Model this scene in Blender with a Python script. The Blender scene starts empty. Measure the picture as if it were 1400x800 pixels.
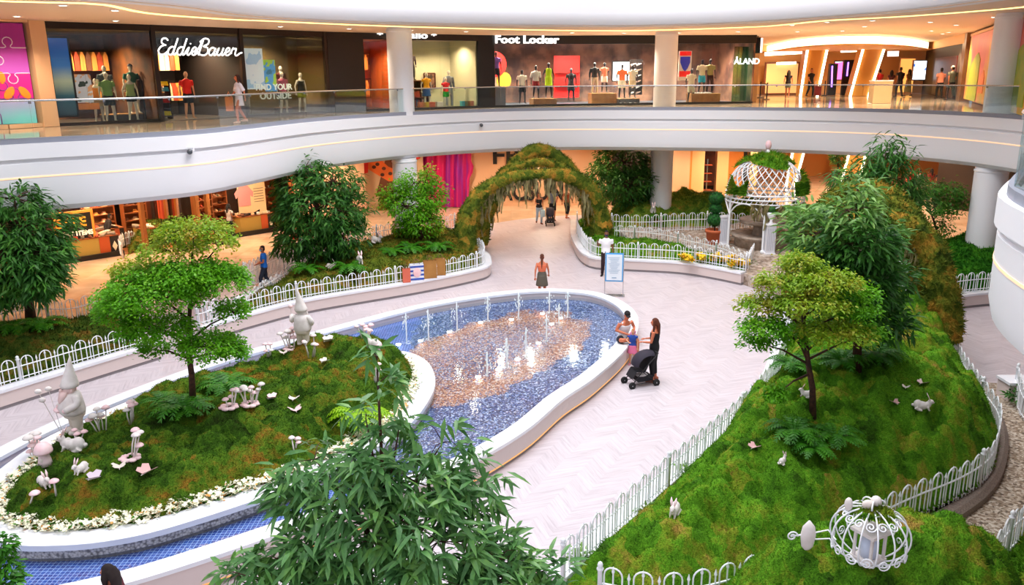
import bpy, bmesh, math, random
import numpy as np
from mathutils import Vector, Matrix, geometry
random.seed(7); RNG = np.random.default_rng(7)
S = bpy.context.scene
COL = S.collection
PI = math.pi; R = math.radians

# ------------------------------------------------------------------ camera, sky, lights, exposure
F = 1120.0; PIT = R(14.9); ROLL = 0.0093; CZ = 7.6
cam_d = bpy.data.cameras.new('camera'); cam = bpy.data.objects.new('camera', cam_d); COL.objects.link(cam)
cam_d.sensor_width = 36; cam_d.lens = 36 * F / 1400; cam_d.clip_end = 300
cam.matrix_world = Matrix.Translation((0, 0, CZ)) @ Matrix.Rotation(PI / 2 - PIT, 4, 'X') @ Matrix.Rotation(-ROLL, 4, 'Z')
S.camera = cam
S.view_settings.view_transform = 'Standard'; S.view_settings.look = 'None'
S.view_settings.gamma = 1; S.view_settings.use_curve_mapping = False
S.view_settings.exposure = 0.36
W = bpy.data.worlds.new('daylight'); S.world = W; W.use_nodes = True
wn = W.node_tree.nodes; wl = W.node_tree.links
bg = wn['Background']; bg.inputs['Strength'].default_value = 1.0
tc = wn.new('ShaderNodeTexCoord'); sx = wn.new('ShaderNodeSeparateXYZ'); rp = wn.new('ShaderNodeValToRGB')
wl.new(tc.outputs['Generated'], sx.inputs[0]); wl.new(sx.outputs['Z'], rp.inputs[0]); wl.new(rp.outputs[0], bg.inputs[0])
rp.color_ramp.elements[0].position = 0.0; rp.color_ramp.elements[0].color = (.16, .165, .19, 1)
rp.color_ramp.elements[1].position = 0.7; rp.color_ramp.elements[1].color = (1.02, 1.04, 1.14, 1)

def area(name, loc, size, power, col=(1, 1, 1), rot=(0, 0, 0), sy=None):
    d = bpy.data.lights.new(name, 'AREA'); d.energy = power; d.color = col; d.size = size
    if sy: d.shape = 'RECTANGLE'; d.size_y = sy
    o = bpy.data.objects.new(name, d); o.location = loc; o.rotation_euler = rot; COL.objects.link(o); return o
def spot(name, loc, power, col, ang=110):
    d = bpy.data.lights.new(name, 'SPOT'); d.energy = power; d.color = col; d.spot_size = R(ang); d.spot_blend = .6; d.shadow_soft_size = .12
    o = bpy.data.objects.new(name, d); o.location = loc; COL.objects.link(o); return o
area('skylight', (1, 20, 24), 11, 4700, (1, .99, .985), sy=20)
WARM = (1, .62, .28); WARM2 = (1, .74, .46)

# ------------------------------------------------------------------ pixel -> place helpers
def ray(px, py):
    u = (px - 700) / F; v = (400 - py) / F
    c, s = math.cos(ROLL), math.sin(ROLL)
    u, v = u * c + v * s, -u * s + v * c
    cp, sp = math.cos(PIT), math.sin(PIT)
    return Vector((u, cp + v * sp, -sp + v * cp))
def P(px, py, z=0.0):
    d = ray(px, py); t = (z - CZ) / d.z
    return Vector((d.x * t, d.y * t, z))
def PL(pts, z=0.0): return [P(a, b, z) for a, b in pts]
def D(px, py, Y):
    d = ray(px, py); t = Y / d.y
    return Vector((d.x * t, Y, CZ + d.z * t))
def pxl(v):
    "frame pixel of a point"
    x, y, z = v[0], v[1], v[2] - CZ
    cp, sp = math.cos(PIT), math.sin(PIT)
    dep = y * cp - z * sp; up = y * sp + z * cp
    u, w = x / dep, up / dep
    c, s = math.cos(ROLL), math.sin(ROLL)
    return (700 + F * (u * c - w * s), 400 - F * (u * s + w * c))

def pxm(Y, px, py):
    p = D(px, py, Y); dep = p.y * math.cos(PIT) - (p.z - CZ) * math.sin(PIT); return dep / F
# ------------------------------------------------------------------ noise (numpy)
def _h(ix, iy, iz, seed):
    n = (ix.astype(np.int64) * 374761393 + iy.astype(np.int64) * 668265263 + iz.astype(np.int64) * 2147483647 + seed * 1274126177) & 0xffffffff
    n = ((n ^ (n >> 13)) * 1274126177) & 0xffffffff
    n = n ^ (n >> 16)
    return (n & 0xffff) / 65535.0
def vnoise(p, scale, seed=0):
    q = np.asarray(p, float) * scale
    i = np.floor(q); f = q - i; f = f * f * (3 - 2 * f); i = i.astype(np.int64)
    out = 0
    for a in (0, 1):
        for b in (0, 1):
            for c in (0, 1):
                w = (f[:, 0] if a else 1 - f[:, 0]) * (f[:, 1] if b else 1 - f[:, 1]) * (f[:, 2] if c else 1 - f[:, 2])
                out = out + w * _h(i[:, 0] + a, i[:, 1] + b, i[:, 2] + c, seed)
    return out * 2 - 1
def worley(p, scale, seed=0):
    q = np.asarray(p, float) * scale; i = np.floor(q).astype(np.int64)
    best = np.full(len(q), 9.0)
    for a in (-1, 0, 1):
        for b in (-1, 0, 1):
            for c in (-1, 0, 1):
                j = i + np.array([a, b, c])
                ctr = j + np.stack([_h(j[:, 0], j[:, 1], j[:, 2], seed + k) for k in (1, 2, 3)], 1)
                best = np.minimum(best, np.linalg.norm(q - ctr, axis=1))
    return best

# ------------------------------------------------------------------ mesh helpers
class MB:
    def __init__(s): s.v = []; s.f = []; s.m = []
    def add(s, vs, fs, m=0):
        k = len(s.v); s.v.extend([tuple(p) for p in vs]); s.f.extend([tuple(i + k for i in f) for f in fs]); s.m.extend([m] * len(fs)); return s
    def box(s, c, d, rz=0, m=0, tilt=None):
        M4 = Matrix.Rotation(rz, 3, 'Z')
        if tilt is not None: M4 = M4 @ tilt
        vs = [Vector(c) + M4 @ Vector((d[0] / 2 * a, d[1] / 2 * b, d[2] / 2 * e)) for a in (-1, 1) for b in (-1, 1) for e in (-1, 1)]
        return s.add(vs, [(0, 1, 3, 2), (4, 6, 7, 5), (0, 4, 5, 1), (2, 3, 7, 6), (0, 2, 6, 4), (1, 5, 7, 3)], m)
    def tube(s, pts, r, n=6, m=0, cap=True, asp=1.0, up=None):
        pts = [Vector(p) for p in pts]
        rs = r if isinstance(r, (list, tuple)) else [r] * len(pts)
        rings = []; prev = None
        for i, p in enumerate(pts):
            t = (pts[min(i + 1, len(pts) - 1)] - pts[max(i - 1, 0)])
            t = t.normalized() if t.length > 1e-9 else Vector((0, 0, 1))
            ref = prev if prev is not None else (Vector(up) if up is not None else (Vector((1, 0, 0)) if abs(t.x) < .9 else Vector((0, 1, 0))))
            a = ref - t * ref.dot(t)
            if a.length < 1e-6: a = Vector((0, 1, 0)) - t * t.y
            a.normalize(); b = t.cross(a); prev = a
            q = rs[i]; ra, rb = q if isinstance(q, (list, tuple)) else (q, q * asp)
            rings.append([p + a * ra * math.cos(2 * PI * k / n) + b * rb * math.sin(2 * PI * k / n) for k in range(n)])
        return s.loft(rings, m, cap)
    def loft(s, rings, m=0, cap=True, closed=True):
        n = len(rings[0]); vs = [p for r in rings for p in r]; fs = []
        for i in range(len(rings) - 1):
            for k in range(n if closed else n - 1):
                k2 = (k + 1) % n
                fs.append((i * n + k, i * n + k2, (i + 1) * n + k2, (i + 1) * n + k))
        if cap and n > 2: fs.append(tuple(range(n))[::-1]); fs.append(tuple((len(rings) - 1) * n + k for k in range(n)))
        return s.add(vs, fs, m)
    def lathe(s, prof, c=(0, 0, 0), n=20, m=0, cap=True):
        c = Vector(c)
        return s.loft([[c + Vector((r * math.cos(2 * PI * k / n), r * math.sin(2 * PI * k / n), z)) for k in range(n)] for r, z in prof], m, cap)
    def ball(s, c, r, n=12, k=8, m=0, rot=None):
        r = r if isinstance(r, (list, tuple)) else (r, r, r); c = Vector(c)
        rings = []
        for i in range(k + 1):
            th = PI * min(max(i / k, .02), .98)
            ring = []
            for j in range(n):
                p = Vector((r[0] * math.sin(th) * math.cos(2 * PI * j / n), r[1] * math.sin(th) * math.sin(2 * PI * j / n), -r[2] * math.cos(th)))
                if rot is not None: p = rot @ p
                ring.append(c + p)
            rings.append(ring)
        return s.loft(rings, m)
    def prism(s, poly, z0, z1, m=0, sides=True):
        n = len(poly); top = [Vector((p[0], p[1], z1)) for p in poly]; bot = [Vector((p[0], p[1], z0)) for p in poly]
        tri = geometry.tessellate_polygon([[Vector((p[0], p[1], 0)) for p in poly]])
        fs = []
        for t in tri:
            a, b, c = t
            if (top[b] - top[a]).cross(top[c] - top[a]).z < 0: b, c = c, b
            fs.append((n + a, n + b, n + c)); fs.append((c, b, a))
        if sides:
            for i in range(n): j = (i + 1) % n; fs.append((i, j, n + j, n + i))
        return s.add(bot + top, fs, m)
    def wall(s, p0, p1, z0, z1, t=.1, m=0):
        a = Vector((p0[0], p0[1])); b = Vector((p1[0], p1[1])); d = (b - a); L = d.length
        c = (a + b) / 2
        return s.box((c.x, c.y, (z0 + z1) / 2), (L, t, z1 - z0), math.atan2(d.y, d.x), m)
    def sweep(s, path, prof, closed=False, m=0, capends=True):
        "profile (offset to the left of the path, z) carried along an XY path"
        N = normals2(path, closed); n = len(path)
        rings = [[(path[i][0] + N[i][0] * o, path[i][1] + N[i][1] * o, z) for o, z in prof] for i in range(n)]
        if closed: rings.append(rings[0])
        return s.loft(rings, m, cap=(not closed and capends), closed=True)
    def build(s, name, mats, parent=None, smooth=False, world=False):
        me = bpy.data.meshes.new(name); me.from_pydata(s.v, [], s.f)
        mats = mats if isinstance(mats, (list, tuple)) else [mats]
        for q in mats: me.materials.append(q)
        if len(mats) > 1: me.polygons.foreach_set('material_index', s.m)
        if smooth: me.polygons.foreach_set('use_smooth', [True] * len(s.f))
        me.update()
        o = bpy.data.objects.new(name, me); COL.objects.link(o)
        if parent is not None: adopt(o, parent, world)
        return o
def adopt(o, parent, world=False):
    o.parent = parent
    if world: o.matrix_parent_inverse = (Matrix.Translation(parent.location) @ parent.rotation_euler.to_matrix().to_4x4()).inverted()
def autosmooth(o, ang=40):
    me = o.data; bm = bmesh.new(); bm.from_mesh(me)
    bmesh.ops.recalc_face_normals(bm, faces=bm.faces)
    for f in bm.faces: f.smooth = True
    for e in bm.edges:
        e.smooth = not (len(e.link_faces) == 2 and e.calc_face_angle(0) > R(ang))
    bm.to_mesh(me); bm.free(); return o
def normals2(path, closed=False):
    n = len(path); out = []
    for i in range(n):
        a = path[(i - 1) % n] if (closed or i > 0) else path[i]; b = path[(i + 1) % n] if (closed or i < n - 1) else path[i]
        dx, dy = b[0] - a[0], b[1] - a[1]; L = math.hypot(dx, dy) or 1
        out.append((-dy / L, dx / L))
    return out
def smooth_path(pts, step=.4, closed=False):
    "Catmull-Rom through the points, resampled"
    p = [Vector((q[0], q[1], q[2] if len(q) > 2 else 0)) for q in pts]; n = len(p); out = []
    rng = range(n) if closed else range(n - 1)
    for i in rng:
        p0 = p[(i - 1) % n] if (closed or i > 0) else p[i] * 2 - p[i + 1]
        p1 = p[i]; p2 = p[(i + 1) % n]
        p3 = p[(i + 2) % n] if (closed or i + 2 < n) else p2 * 2 - p1
        k = max(2, int((p2 - p1).length / step))
        for j in range(k):
            t = j / k
            out.append(.5 * ((2 * p1) + (p2 - p0) * t + (2 * p0 - 5 * p1 + 4 * p2 - p3) * t * t + (3 * p1 - p0 - 3 * p2 + p3) * t ** 3))
    if not closed: out.append(p[-1])
    return out
def resample(path, step, closed=False):
    pts = [Vector(p) for p in path] + ([Vector(path[0])] if closed else [])
    L = [0]
    for a, b in zip(pts, pts[1:]): L.append(L[-1] + (b - a).length)
    n = max(1, round(L[-1] / step)); out = []; j = 0
    for i in range(n + 1):
        d = L[-1] * i / n
        while j < len(L) - 2 and L[j + 1] < d: j += 1
        t = (d - L[j]) / max(L[j + 1] - L[j], 1e-9); out.append(pts[j].lerp(pts[j + 1], t))
    return out[:-1] if closed else out
def offset(path, o, closed=False):
    N = normals2(path, closed); return [Vector((p[0] + N[i][0] * o, p[1] + N[i][1] * o, p[2] if len(p) > 2 else 0)) for i, p in enumerate(path)]

# ------------------------------------------------------------------ scene graph helpers
def tag(o, label, cat, group=None, kind=None):
    if label: o['label'] = label
    if cat: o['category'] = cat
    if group: o['group'] = group
    if kind: o['kind'] = kind
    return o
def thing(name, label, cat, loc=(0, 0, 0), rz=0, group=None):
    o = bpy.data.objects.new(name, None); COL.objects.link(o); o.empty_display_size = .2
    o.location = loc; o.rotation_euler = (0, 0, rz); return tag(o, label, cat, group)
def struct(o, label=None, cat=None):
    o['kind'] = 'structure'
    if label: o['label'] = label
    if cat: o['category'] = cat
    return o
def copy_tree(o, parent=None):
    c = o.copy(); COL.objects.link(c)
    if parent is not None: c.parent = parent; c.matrix_parent_inverse = o.matrix_parent_inverse.copy()
    for ch in KIDS.get(o.name, list(o.children)): copy_tree(ch, c)
    return c
KIDS = {}
def text_mesh(txt, size, extrude=.03, bold=0.0, shear=0.0, name='lettering', mat=None, res=3, spacing=1.0):
    cu = bpy.data.curves.new(name, 'FONT'); cu.body = txt; cu.size = size; cu.extrude = extrude; cu.offset = bold; cu.shear = shear
    cu.align_x = 'CENTER'; cu.align_y = 'CENTER'; cu.resolution_u = res; cu.space_character = spacing
    t = bpy.data.objects.new(name, cu); COL.objects.link(t)
    dg = bpy.context.evaluated_depsgraph_get(); me = bpy.data.meshes.new_from_object(t.evaluated_get(dg)); bpy.data.objects.remove(t); bpy.data.curves.remove(cu)
    me.name = name; me.materials.clear(); me.materials.append(mat)
    o = bpy.data.objects.new(name, me); COL.objects.link(o); return o
def stand_text(o, c, ang):
    "upright lettering: centre c, reading direction ang in plan"
    o.matrix_world = Matrix.Translation(c) @ Matrix.Rotation(ang, 4, 'Z') @ Matrix.Rotation(PI / 2, 4, 'X'); return o

# ------------------------------------------------------------------ materials
def lin(h):
    if isinstance(h, str):
        h = h.lstrip('#'); c = [int(h[i:i + 2], 16) / 255 for i in (0, 2, 4)]
        return tuple(x / 12.92 if x <= .04045 else ((x + .055) / 1.055) ** 2.4 for x in c)
    return tuple(h)
MC = {}
def M(name, col, rough=.5, metal=0, c2=None, ns=4.0, det=3, bump=0, bs=20, emit=0, spec=.5, tr=0, contrast=.5, coat=0):
    if name in MC: return MC[name]
    m = bpy.data.materials.new(name); m.use_nodes = True; nt = m.node_tree; N = nt.nodes; L = nt.links
    b = N['Principled BSDF']; col = lin(col)
    b.inputs['Base Color'].default_value = (*col, 1); b.inputs['Roughness'].default_value = rough; b.inputs['Metallic'].default_value = metal
    b.inputs['Specular IOR Level'].default_value = spec
    if coat: b.inputs['Coat Weight'].default_value = coat
    tcn = N.new('ShaderNodeTexCoord')
    src = None
    if c2 is not None:
        nz = N.new('ShaderNodeTexNoise'); nz.inputs['Scale'].default_value = ns; nz.inputs['Detail'].default_value = det
        L.new(tcn.outputs['Object'], nz.inputs['Vector'])
        r = N.new('ShaderNodeValToRGB'); r.color_ramp.elements[0].position = .5 - contrast * .4; r.color_ramp.elements[1].position = .5 + contrast * .4
        r.color_ramp.elements[0].color = (*col, 1); r.color_ramp.elements[1].color = (*lin(c2), 1)
        L.new(nz.outputs['Fac'], r.inputs[0]); L.new(r.outputs[0], b.inputs['Base Color']); src = r.outputs[0]
    if bump:
        nb = N.new('ShaderNodeTexNoise'); nb.inputs['Scale'].default_value = bs; nb.inputs['Detail'].default_value = 4
        L.new(tcn.outputs['Object'], nb.inputs['Vector'])
        bp = N.new('ShaderNodeBump'); bp.inputs['Strength'].default_value = bump; bp.inputs['Distance'].default_value = .03
        L.new(nb.outputs['Fac'], bp.inputs['Height']); L.new(bp.outputs[0], b.inputs['Normal'])
    if emit:
        b.inputs['Emission Color'].default_value = (*col, 1); b.inputs['Emission Strength'].default_value = emit
        if src is not None: L.new(src, b.inputs['Emission Color'])
    if tr:
        tl = N.new('ShaderNodeBsdfTranslucent'); tl.inputs['Color'].default_value = (*[min(1, x * 1.4) for x in col], 1)
        if src is not None: L.new(src, tl.inputs['Color'])
        mx = N.new('ShaderNodeMixShader'); mx.inputs[0].default_value = tr
        L.new(b.outputs[0], mx.inputs[1]); L.new(tl.outputs[0], mx.inputs[2]); L.new(mx.outputs[0], N['Material Output'].inputs['Surface'])
    MC[name] = m; return m
def glass_mat(name, tint=(.9, .97, .96), refl=.5, rough=.02):
    if name in MC: return MC[name]
    m = bpy.data.materials.new(name); m.use_nodes = True; nt = m.node_tree; N = nt.nodes; L = nt.links
    N.remove(N['Principled BSDF'])
    t = N.new('ShaderNodeBsdfTransparent'); t.inputs[0].default_value = (*tint, 1)
    g = N.new('ShaderNodeBsdfGlossy'); g.inputs['Roughness'].default_value = rough
    fr = N.new('ShaderNodeFresnel'); fr.inputs['IOR'].default_value = 1.45
    mu = N.new('ShaderNodeMath'); mu.operation = 'MULTIPLY'; mu.inputs[1].default_value = refl
    mx = N.new('ShaderNodeMixShader'); L.new(fr.outputs[0], mu.inputs[0]); L.new(mu.outputs[0], mx.inputs[0])
    L.new(t.outputs[0], mx.inputs[1]); L.new(g.outputs[0], mx.inputs[2]); L.new(mx.outputs[0], N['Material Output'].inputs['Surface'])
    MC[name] = m; return m
class NT:
    "small node-tree helper"
    def __init__(s, name):
        s.m = bpy.data.materials.new(name); s.m.use_nodes = True; s.N = s.m.node_tree.nodes; s.L = s.m.node_tree.links
        s.b = s.N['Principled BSDF']; s.tc = s.N.new('ShaderNodeTexCoord'); MC[name] = s.m
    def n(s, t, **k):
        x = s.N.new(t)
        for a, v in k.items(): setattr(x, a, v)
        return x
    def noise(s, scale, det=3, vec=None, rough=.5):
        x = s.n('ShaderNodeTexNoise'); x.inputs['Scale'].default_value = scale; x.inputs['Detail'].default_value = det; x.inputs['Roughness'].default_value = rough
        s.L.new(vec or s.tc.outputs['Object'], x.inputs['Vector']); return x.outputs['Fac']
    def ramp(s, fac, stops, interp='LINEAR'):
        x = s.n('ShaderNodeValToRGB'); x.color_ramp.interpolation = interp
        e = x.color_ramp.elements
        while len(e) < len(stops): e.new(.5)
        for q, (p, c) in zip(e, stops): q.position = p; q.color = (*lin(c), 1)
        s.L.new(fac, x.inputs[0]); return x.outputs[0]
    def mix(s, fac, a, b, mode='MIX'):
        x = s.n('ShaderNodeMix'); x.data_type = 'RGBA'; x.blend_type = mode
        for i, v in ((0, fac), (6, a), (7, b)):
            if isinstance(v, (int, float)): x.inputs[i].default_value = v
            elif isinstance(v, (tuple, str)): x.inputs[i].default_value = (*lin(v), 1)
            else: s.L.new(v, x.inputs[i])
        return x.outputs[2]
    def math(s, op, a, b=0.0):
        x = s.n('ShaderNodeMath'); x.operation = op
        for i, v in ((0, a), (1, b)):
            if isinstance(v, (int, float)): x.inputs[i].default_value = v
            else: s.L.new(v, x.inputs[i])
        return x.outputs[0]
    def mapping(s, scale=(1, 1, 1), rot=(0, 0, 0), loc=(0, 0, 0)):
        x = s.n('ShaderNodeMapping'); x.inputs['Scale'].default_value = scale; x.inputs['Rotation'].default_value = rot; x.inputs['Location'].default_value = loc
        s.L.new(s.tc.outputs['Object'], x.inputs[0]); return x.outputs[0]
    def bump(s, h, st=.3, dist=.03):
        x = s.n('ShaderNodeBump'); x.inputs['Strength'].default_value = st; x.inputs['Distance'].default_value = dist
        s.L.new(h, x.inputs['Height']); s.L.new(x.outputs[0], s.b.inputs['Normal'])
    def col(s, c): s.L.new(c, s.b.inputs['Base Color']); return s
    def set(s, **k):
        for a, v in k.items(): s.b.inputs[a.replace('_', ' ')].default_value = v
        return s

WHITE = M('white_plaster', '#efeef2', .55)
CAPW = M('white_marble', '#f0f0f4', .25, c2='#dfe1e8', ns=1.5, det=6)
CREAM = M('cream_wall', '#d9b08c', .6)
PINKW = M('planter_render', '#d6c6c2', .6)
STONEG = M('grey_base', '#8d8688', .6)
BLACK = M('black_panel', '#07070b', .35)
STEEL = M('brushed_steel', '#c9ccd2', .25, 1)
DARKM = M('dark_metal', '#1a1410', .4, .5)
GLOW = M('warm_cove_light', (1, .70, .30), emit=3.2)
GLOWW = M('white_light', (1, .93, .82), emit=6)
GLASS = glass_mat('clear_glass'); SHOPG = glass_mat('shop_glass', (.93, .95, .95), .55)
TINTG = glass_mat('balustrade_glass', (.91, .965, .97), .38)

def moss_mat(name, stops, ps=.9, warm=.5, gain=1.65):
    t = NT(name); stops = [(p, tuple(x * gain for x in c)) for p, c in stops]
    a = t.noise(ps, 5, rough=.65); b = t.noise(7, 4, rough=.7); c = t.noise(45, 3, rough=.8)
    wob = t.n('ShaderNodeVectorMath'); wob.operation = 'ADD'; nc = t.n('ShaderNodeTexNoise'); nc.inputs['Scale'].default_value = 3; t.L.new(t.tc.outputs['Object'], nc.inputs['Vector'])
    sc = t.n('ShaderNodeVectorMath'); sc.operation = 'SCALE'; sc.inputs['Scale'].default_value = .45; t.L.new(nc.outputs['Color'], sc.inputs[0]); t.L.new(t.tc.outputs['Object'], wob.inputs[0]); t.L.new(sc.outputs[0], wob.inputs[1])
    vo = t.n('ShaderNodeTexVoronoi'); vo.inputs['Scale'].default_value = 2.6; t.L.new(wob.outputs[0], vo.inputs['Vector']); cs = t.n('ShaderNodeSeparateColor'); t.L.new(vo.outputs['Color'], cs.inputs[0])
    mid = t.noise(2.7, 5, rough=.7); mixv = t.math('ADD', t.math('ADD', t.math('ADD', t.math('MULTIPLY', a, .40), t.math('MULTIPLY', mid, .55)), t.math('MULTIPLY', b, .25)), t.math('SUBTRACT', t.math('MULTIPLY', t.math('SUBTRACT', cs.outputs[0], .5), .22), .10))
    base = t.ramp(mixv, stops)
    fine = t.ramp(c, [(.3, (.45, .45, .42)), (.7, (1.5, 1.5, 1.35))])
    t.col(t.mix(1.0, base, fine, 'MULTIPLY')); t.set(Roughness=.95, Specular_IOR_Level=.1)
    t.bump(t.math('ADD', b, c), .9, .05); return t.m
MOSS = moss_mat('island_moss', [(.30, (.016, .030, .004)), (.42, (.030, .080, .006)), (.52, (.065, .135, .010)), (.60, (.12, .125, .012)), (.66, (.20, .10, .014)), (.74, (.10, .11, .010))], gain=1.5)
MOSSG = moss_mat('garden_moss', [(.30, (.018, .045, .004)), (.40, (.040, .125, .006)), (.52, (.075, .20, .010)), (.63, (.15, .19, .016)), (.72, (.26, .17, .04))])
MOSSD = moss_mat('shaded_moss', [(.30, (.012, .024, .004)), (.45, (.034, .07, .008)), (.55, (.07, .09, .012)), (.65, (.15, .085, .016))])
MOSSA = moss_mat('arch_moss', [(.30, (.022, .034, .006)), (.43, (.055, .085, .010)), (.52, (.12, .13, .016)), (.61, (.24, .15, .022)), (.70, (.38, .18, .03))], 1.6)
def leaf_mat(name, a, b, c=None, ns=2.5, tr=.3, rough=.45):
    t = NT(name); n = t.noise(ns, 4, rough=.7)
    st = [(.35, a), (.65, b)] if c is None else [(.3, a), (.5, b), (.7, c)]
    k = t.ramp(n, st); t.col(k); t.set(Roughness=rough, Specular_IOR_Level=.35)
    tl = t.n('ShaderNodeBsdfTranslucent'); t.L.new(k, tl.inputs[0]); mx = t.n('ShaderNodeMixShader'); mx.inputs[0].default_value = tr
    t.L.new(t.b.outputs[0], mx.inputs[1]); t.L.new(tl.outputs[0], mx.inputs[2]); t.L.new(mx.outputs[0], t.N['Material Output'].inputs[0]); return t.m
LEAFD = leaf_mat('dark_leaf', (.014, .075, .012), (.045, .17, .022), (.11, .30, .035))
LEAFF = leaf_mat('fore_leaf', (.05, .16, .05), (.11, .28, .075), (.21, .42, .075), 5, .25, .38)
LEAFM = leaf_mat('maple_leaf', (.07, .27, .008), (.14, .43, .012), (.24, .52, .02), 3, .4)
LEAFO = leaf_mat('maple_leaf_orange', (.13, .33, .012), (.30, .45, .02), (.46, .30, .035), 3, .4)
FERN = leaf_mat('fern_leaf', (.02, .11, .006), (.045, .22, .008), (.09, .32, .012), 4, .3)
FERNY = leaf_mat('lime_leaf', (.16, .40, .01), (.30, .56, .015), (.42, .64, .02), 4, .35)
BARK = M('bark', '#5a3323', .8, c2='#2c1610', ns=14, bump=.4)
WIRON = M('white_iron', '#eef0f4', .35)
# ------------------------------------------------------------------ floors
def walkway_mat():
    t = NT('herringbone_tile'); outs = []
    n1 = t.noise(.55, 2)
    zig = t.mapping((1, 1, 1), (0, 0, R(28)))
    sp = t.n('ShaderNodeSeparateXYZ'); t.L.new(zig, sp.inputs[0])
    # herringbone: columns 0.9 m wide, boards slanted left and right in turn
    colw = .48
    tri = t.math('PINGPONG', sp.outputs['X'], colw)
    v = t.math('ADD', sp.outputs['Y'], tri)
    brd = t.math('FRACT', t.math('MULTIPLY', v, 1 / .17))
    joint = t.math('LESS_THAN', brd, .06)
    cid = t.math('FLOOR', t.math('MULTIPLY', sp.outputs['X'], 1 / colw)); bid = t.math('FLOOR', t.math('MULTIPLY', v, 1 / .17))
    cmb = t.n('ShaderNodeCombineXYZ'); t.L.new(cid, cmb.inputs[0]); t.L.new(bid, cmb.inputs[1])
    wnz = t.n('ShaderNodeTexWhiteNoise'); t.L.new(cmb.outputs[0], wnz.inputs['Vector'])
    tone = t.ramp(wnz.outputs['Value'], [(0, '#b2a7ac'), (.5, '#beb4b9'), (1, '#c9c0c5')])
    grain_v = t.n('ShaderNodeCombineXYZ'); t.L.new(t.math('MULTIPLY', v, 14), grain_v.inputs[0]); t.L.new(t.math('MULTIPLY', sp.outputs['X'], 1.6), grain_v.inputs[1])
    g = t.noise(1.0, 5, grain_v.outputs[0], .7)
    gr = t.ramp(g, [(.28, '#a0959c'), (.5, '#c8bec3'), (.8, '#d8cfd3')])
    k = t.mix(.62, tone, gr); k = t.mix(joint, k, '#b8afb5')
    t.col(k); t.set(Roughness=.42); t.bump(g, .08, .01); return t.m
WALK = walkway_mat()
def marble_floor(name, a, b, rough=.12):
    t = NT(name); br = t.n('ShaderNodeTexBrick'); br.offset = 0; br.inputs['Scale'].default_value = 1
    br.inputs['Brick Width'].default_value = 1.2; br.inputs['Row Height'].default_value = 1.2; br.inputs['Mortar Size'].default_value = .006
    br.inputs['Color1'].default_value = (*lin(a), 1); br.inputs['Color2'].default_value = (*lin(b), 1); br.inputs['Mortar'].default_value = (*[x * .7 for x in lin(a)], 1)
    t.L.new(t.tc.outputs['Object'], br.inputs[0]); n = t.ramp(t.noise(1.2, 6), [(.35, (.82, .8, .78)), (.65, (1.05, 1.05, 1.05))])
    t.col(t.mix(1, br.outputs[0], n, 'MULTIPLY')); t.set(Roughness=rough); return t.m
BEIGE = marble_floor('beige_marble', '#dfc3a6', '#d2b08f'); UPF = marble_floor('upper_marble', '#d9c6b2', '#b89f88', .08)
struct(MB().box((2, 34, -.15), (90, 84, .3)).build('floor', BEIGE))
walk = smooth_path([(-30, 3), (-22, 14), (-15, 24.6), (-12.4, 30), (-9.6, 35.5), (-5.5, 39.6), (-1.5, 42.4), (1.2, 44.4), (4, 45.2), (9, 45), (14, 42), (18, 37), (21, 30), (24, 20), (28, 10), (30, 3)], 1.0)
struct(MB().prism([(p.x, p.y) for p in walk] + [(30, -6), (-30, -6)], 0, .012).build('floor', WALK))

# ------------------------------------------------------------------ upper slab, fascia, ceiling
edge = smooth_path([(-20, 6), (-16.6, 13), (-14.5, 17.6), (-12.77, 20.78), (-10.6, 22.5), (-9.0, 24.2), (-8.2, 26.6), (-7.2, 30.2), (-5.4, 33.4), (-2.9, 36.0), (0, 37.6), (2.7, 38.0), (5.32, 37.7), (10.4, 36.3), (14.2, 34.2), (16.2, 31.2), (16.9, 28.2), (16.6, 25), (15, 21.6), (12.2, 18.2), (9.6, 15.0), (7.9, 12.85), (6.9, 11.5), (6.35, 10.6), (5.95, 9.4), (5.75, 8.0), (5.75, 5.5), (5.9, 2)], .35)
back2 = [(5.9, -4), (40, -4), (40, 75), (-40, 75), (-40, 6)]
eb = [(p.x, p.y) for p in offset(edge, .3)]  # path runs left to right, +offset = away from the atrium (outside)
N0 = normals2(edge)[len(edge) // 2]
SGN = 1 if N0[1] > 0 else -1   # offset sign that leads away from the atrium
eb = [(p.x, p.y) for p in offset(edge, .3 * SGN)]
struct(MB().prism(eb + back2, 5.6, 5.99).build('floor', UPF))
struct(MB().prism([(p.x, p.y) for p in offset(edge, .5 * SGN)] + back2, 4.2, 4.3).build('ceiling', CREAM))
prof = [(0, 6.0), (0, 5.62), (.10, 5.60), (.10, 5.53), (.05, 5.50), (.06, 4.6), (.12, 4.36), (.28, 4.22), (.55, 4.18), (.55, 5.55), (.32, 6.0)]
autosmooth(struct(MB().sweep(edge, [(o * SGN, z) for o, z in prof]).build('trim_1', WHITE)), 30)
led = MB().sweep(edge, [(.045 * SGN, 5.17), (.045 * SGN, 5.13), (.075 * SGN, 5.13), (.075 * SGN, 5.17)]).build('light_strip', M('peach_light_strip', (1, .60, .36), emit=.55))
tag(led, 'thin peach light line running along the white balcony fascia', 'light strip')
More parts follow.
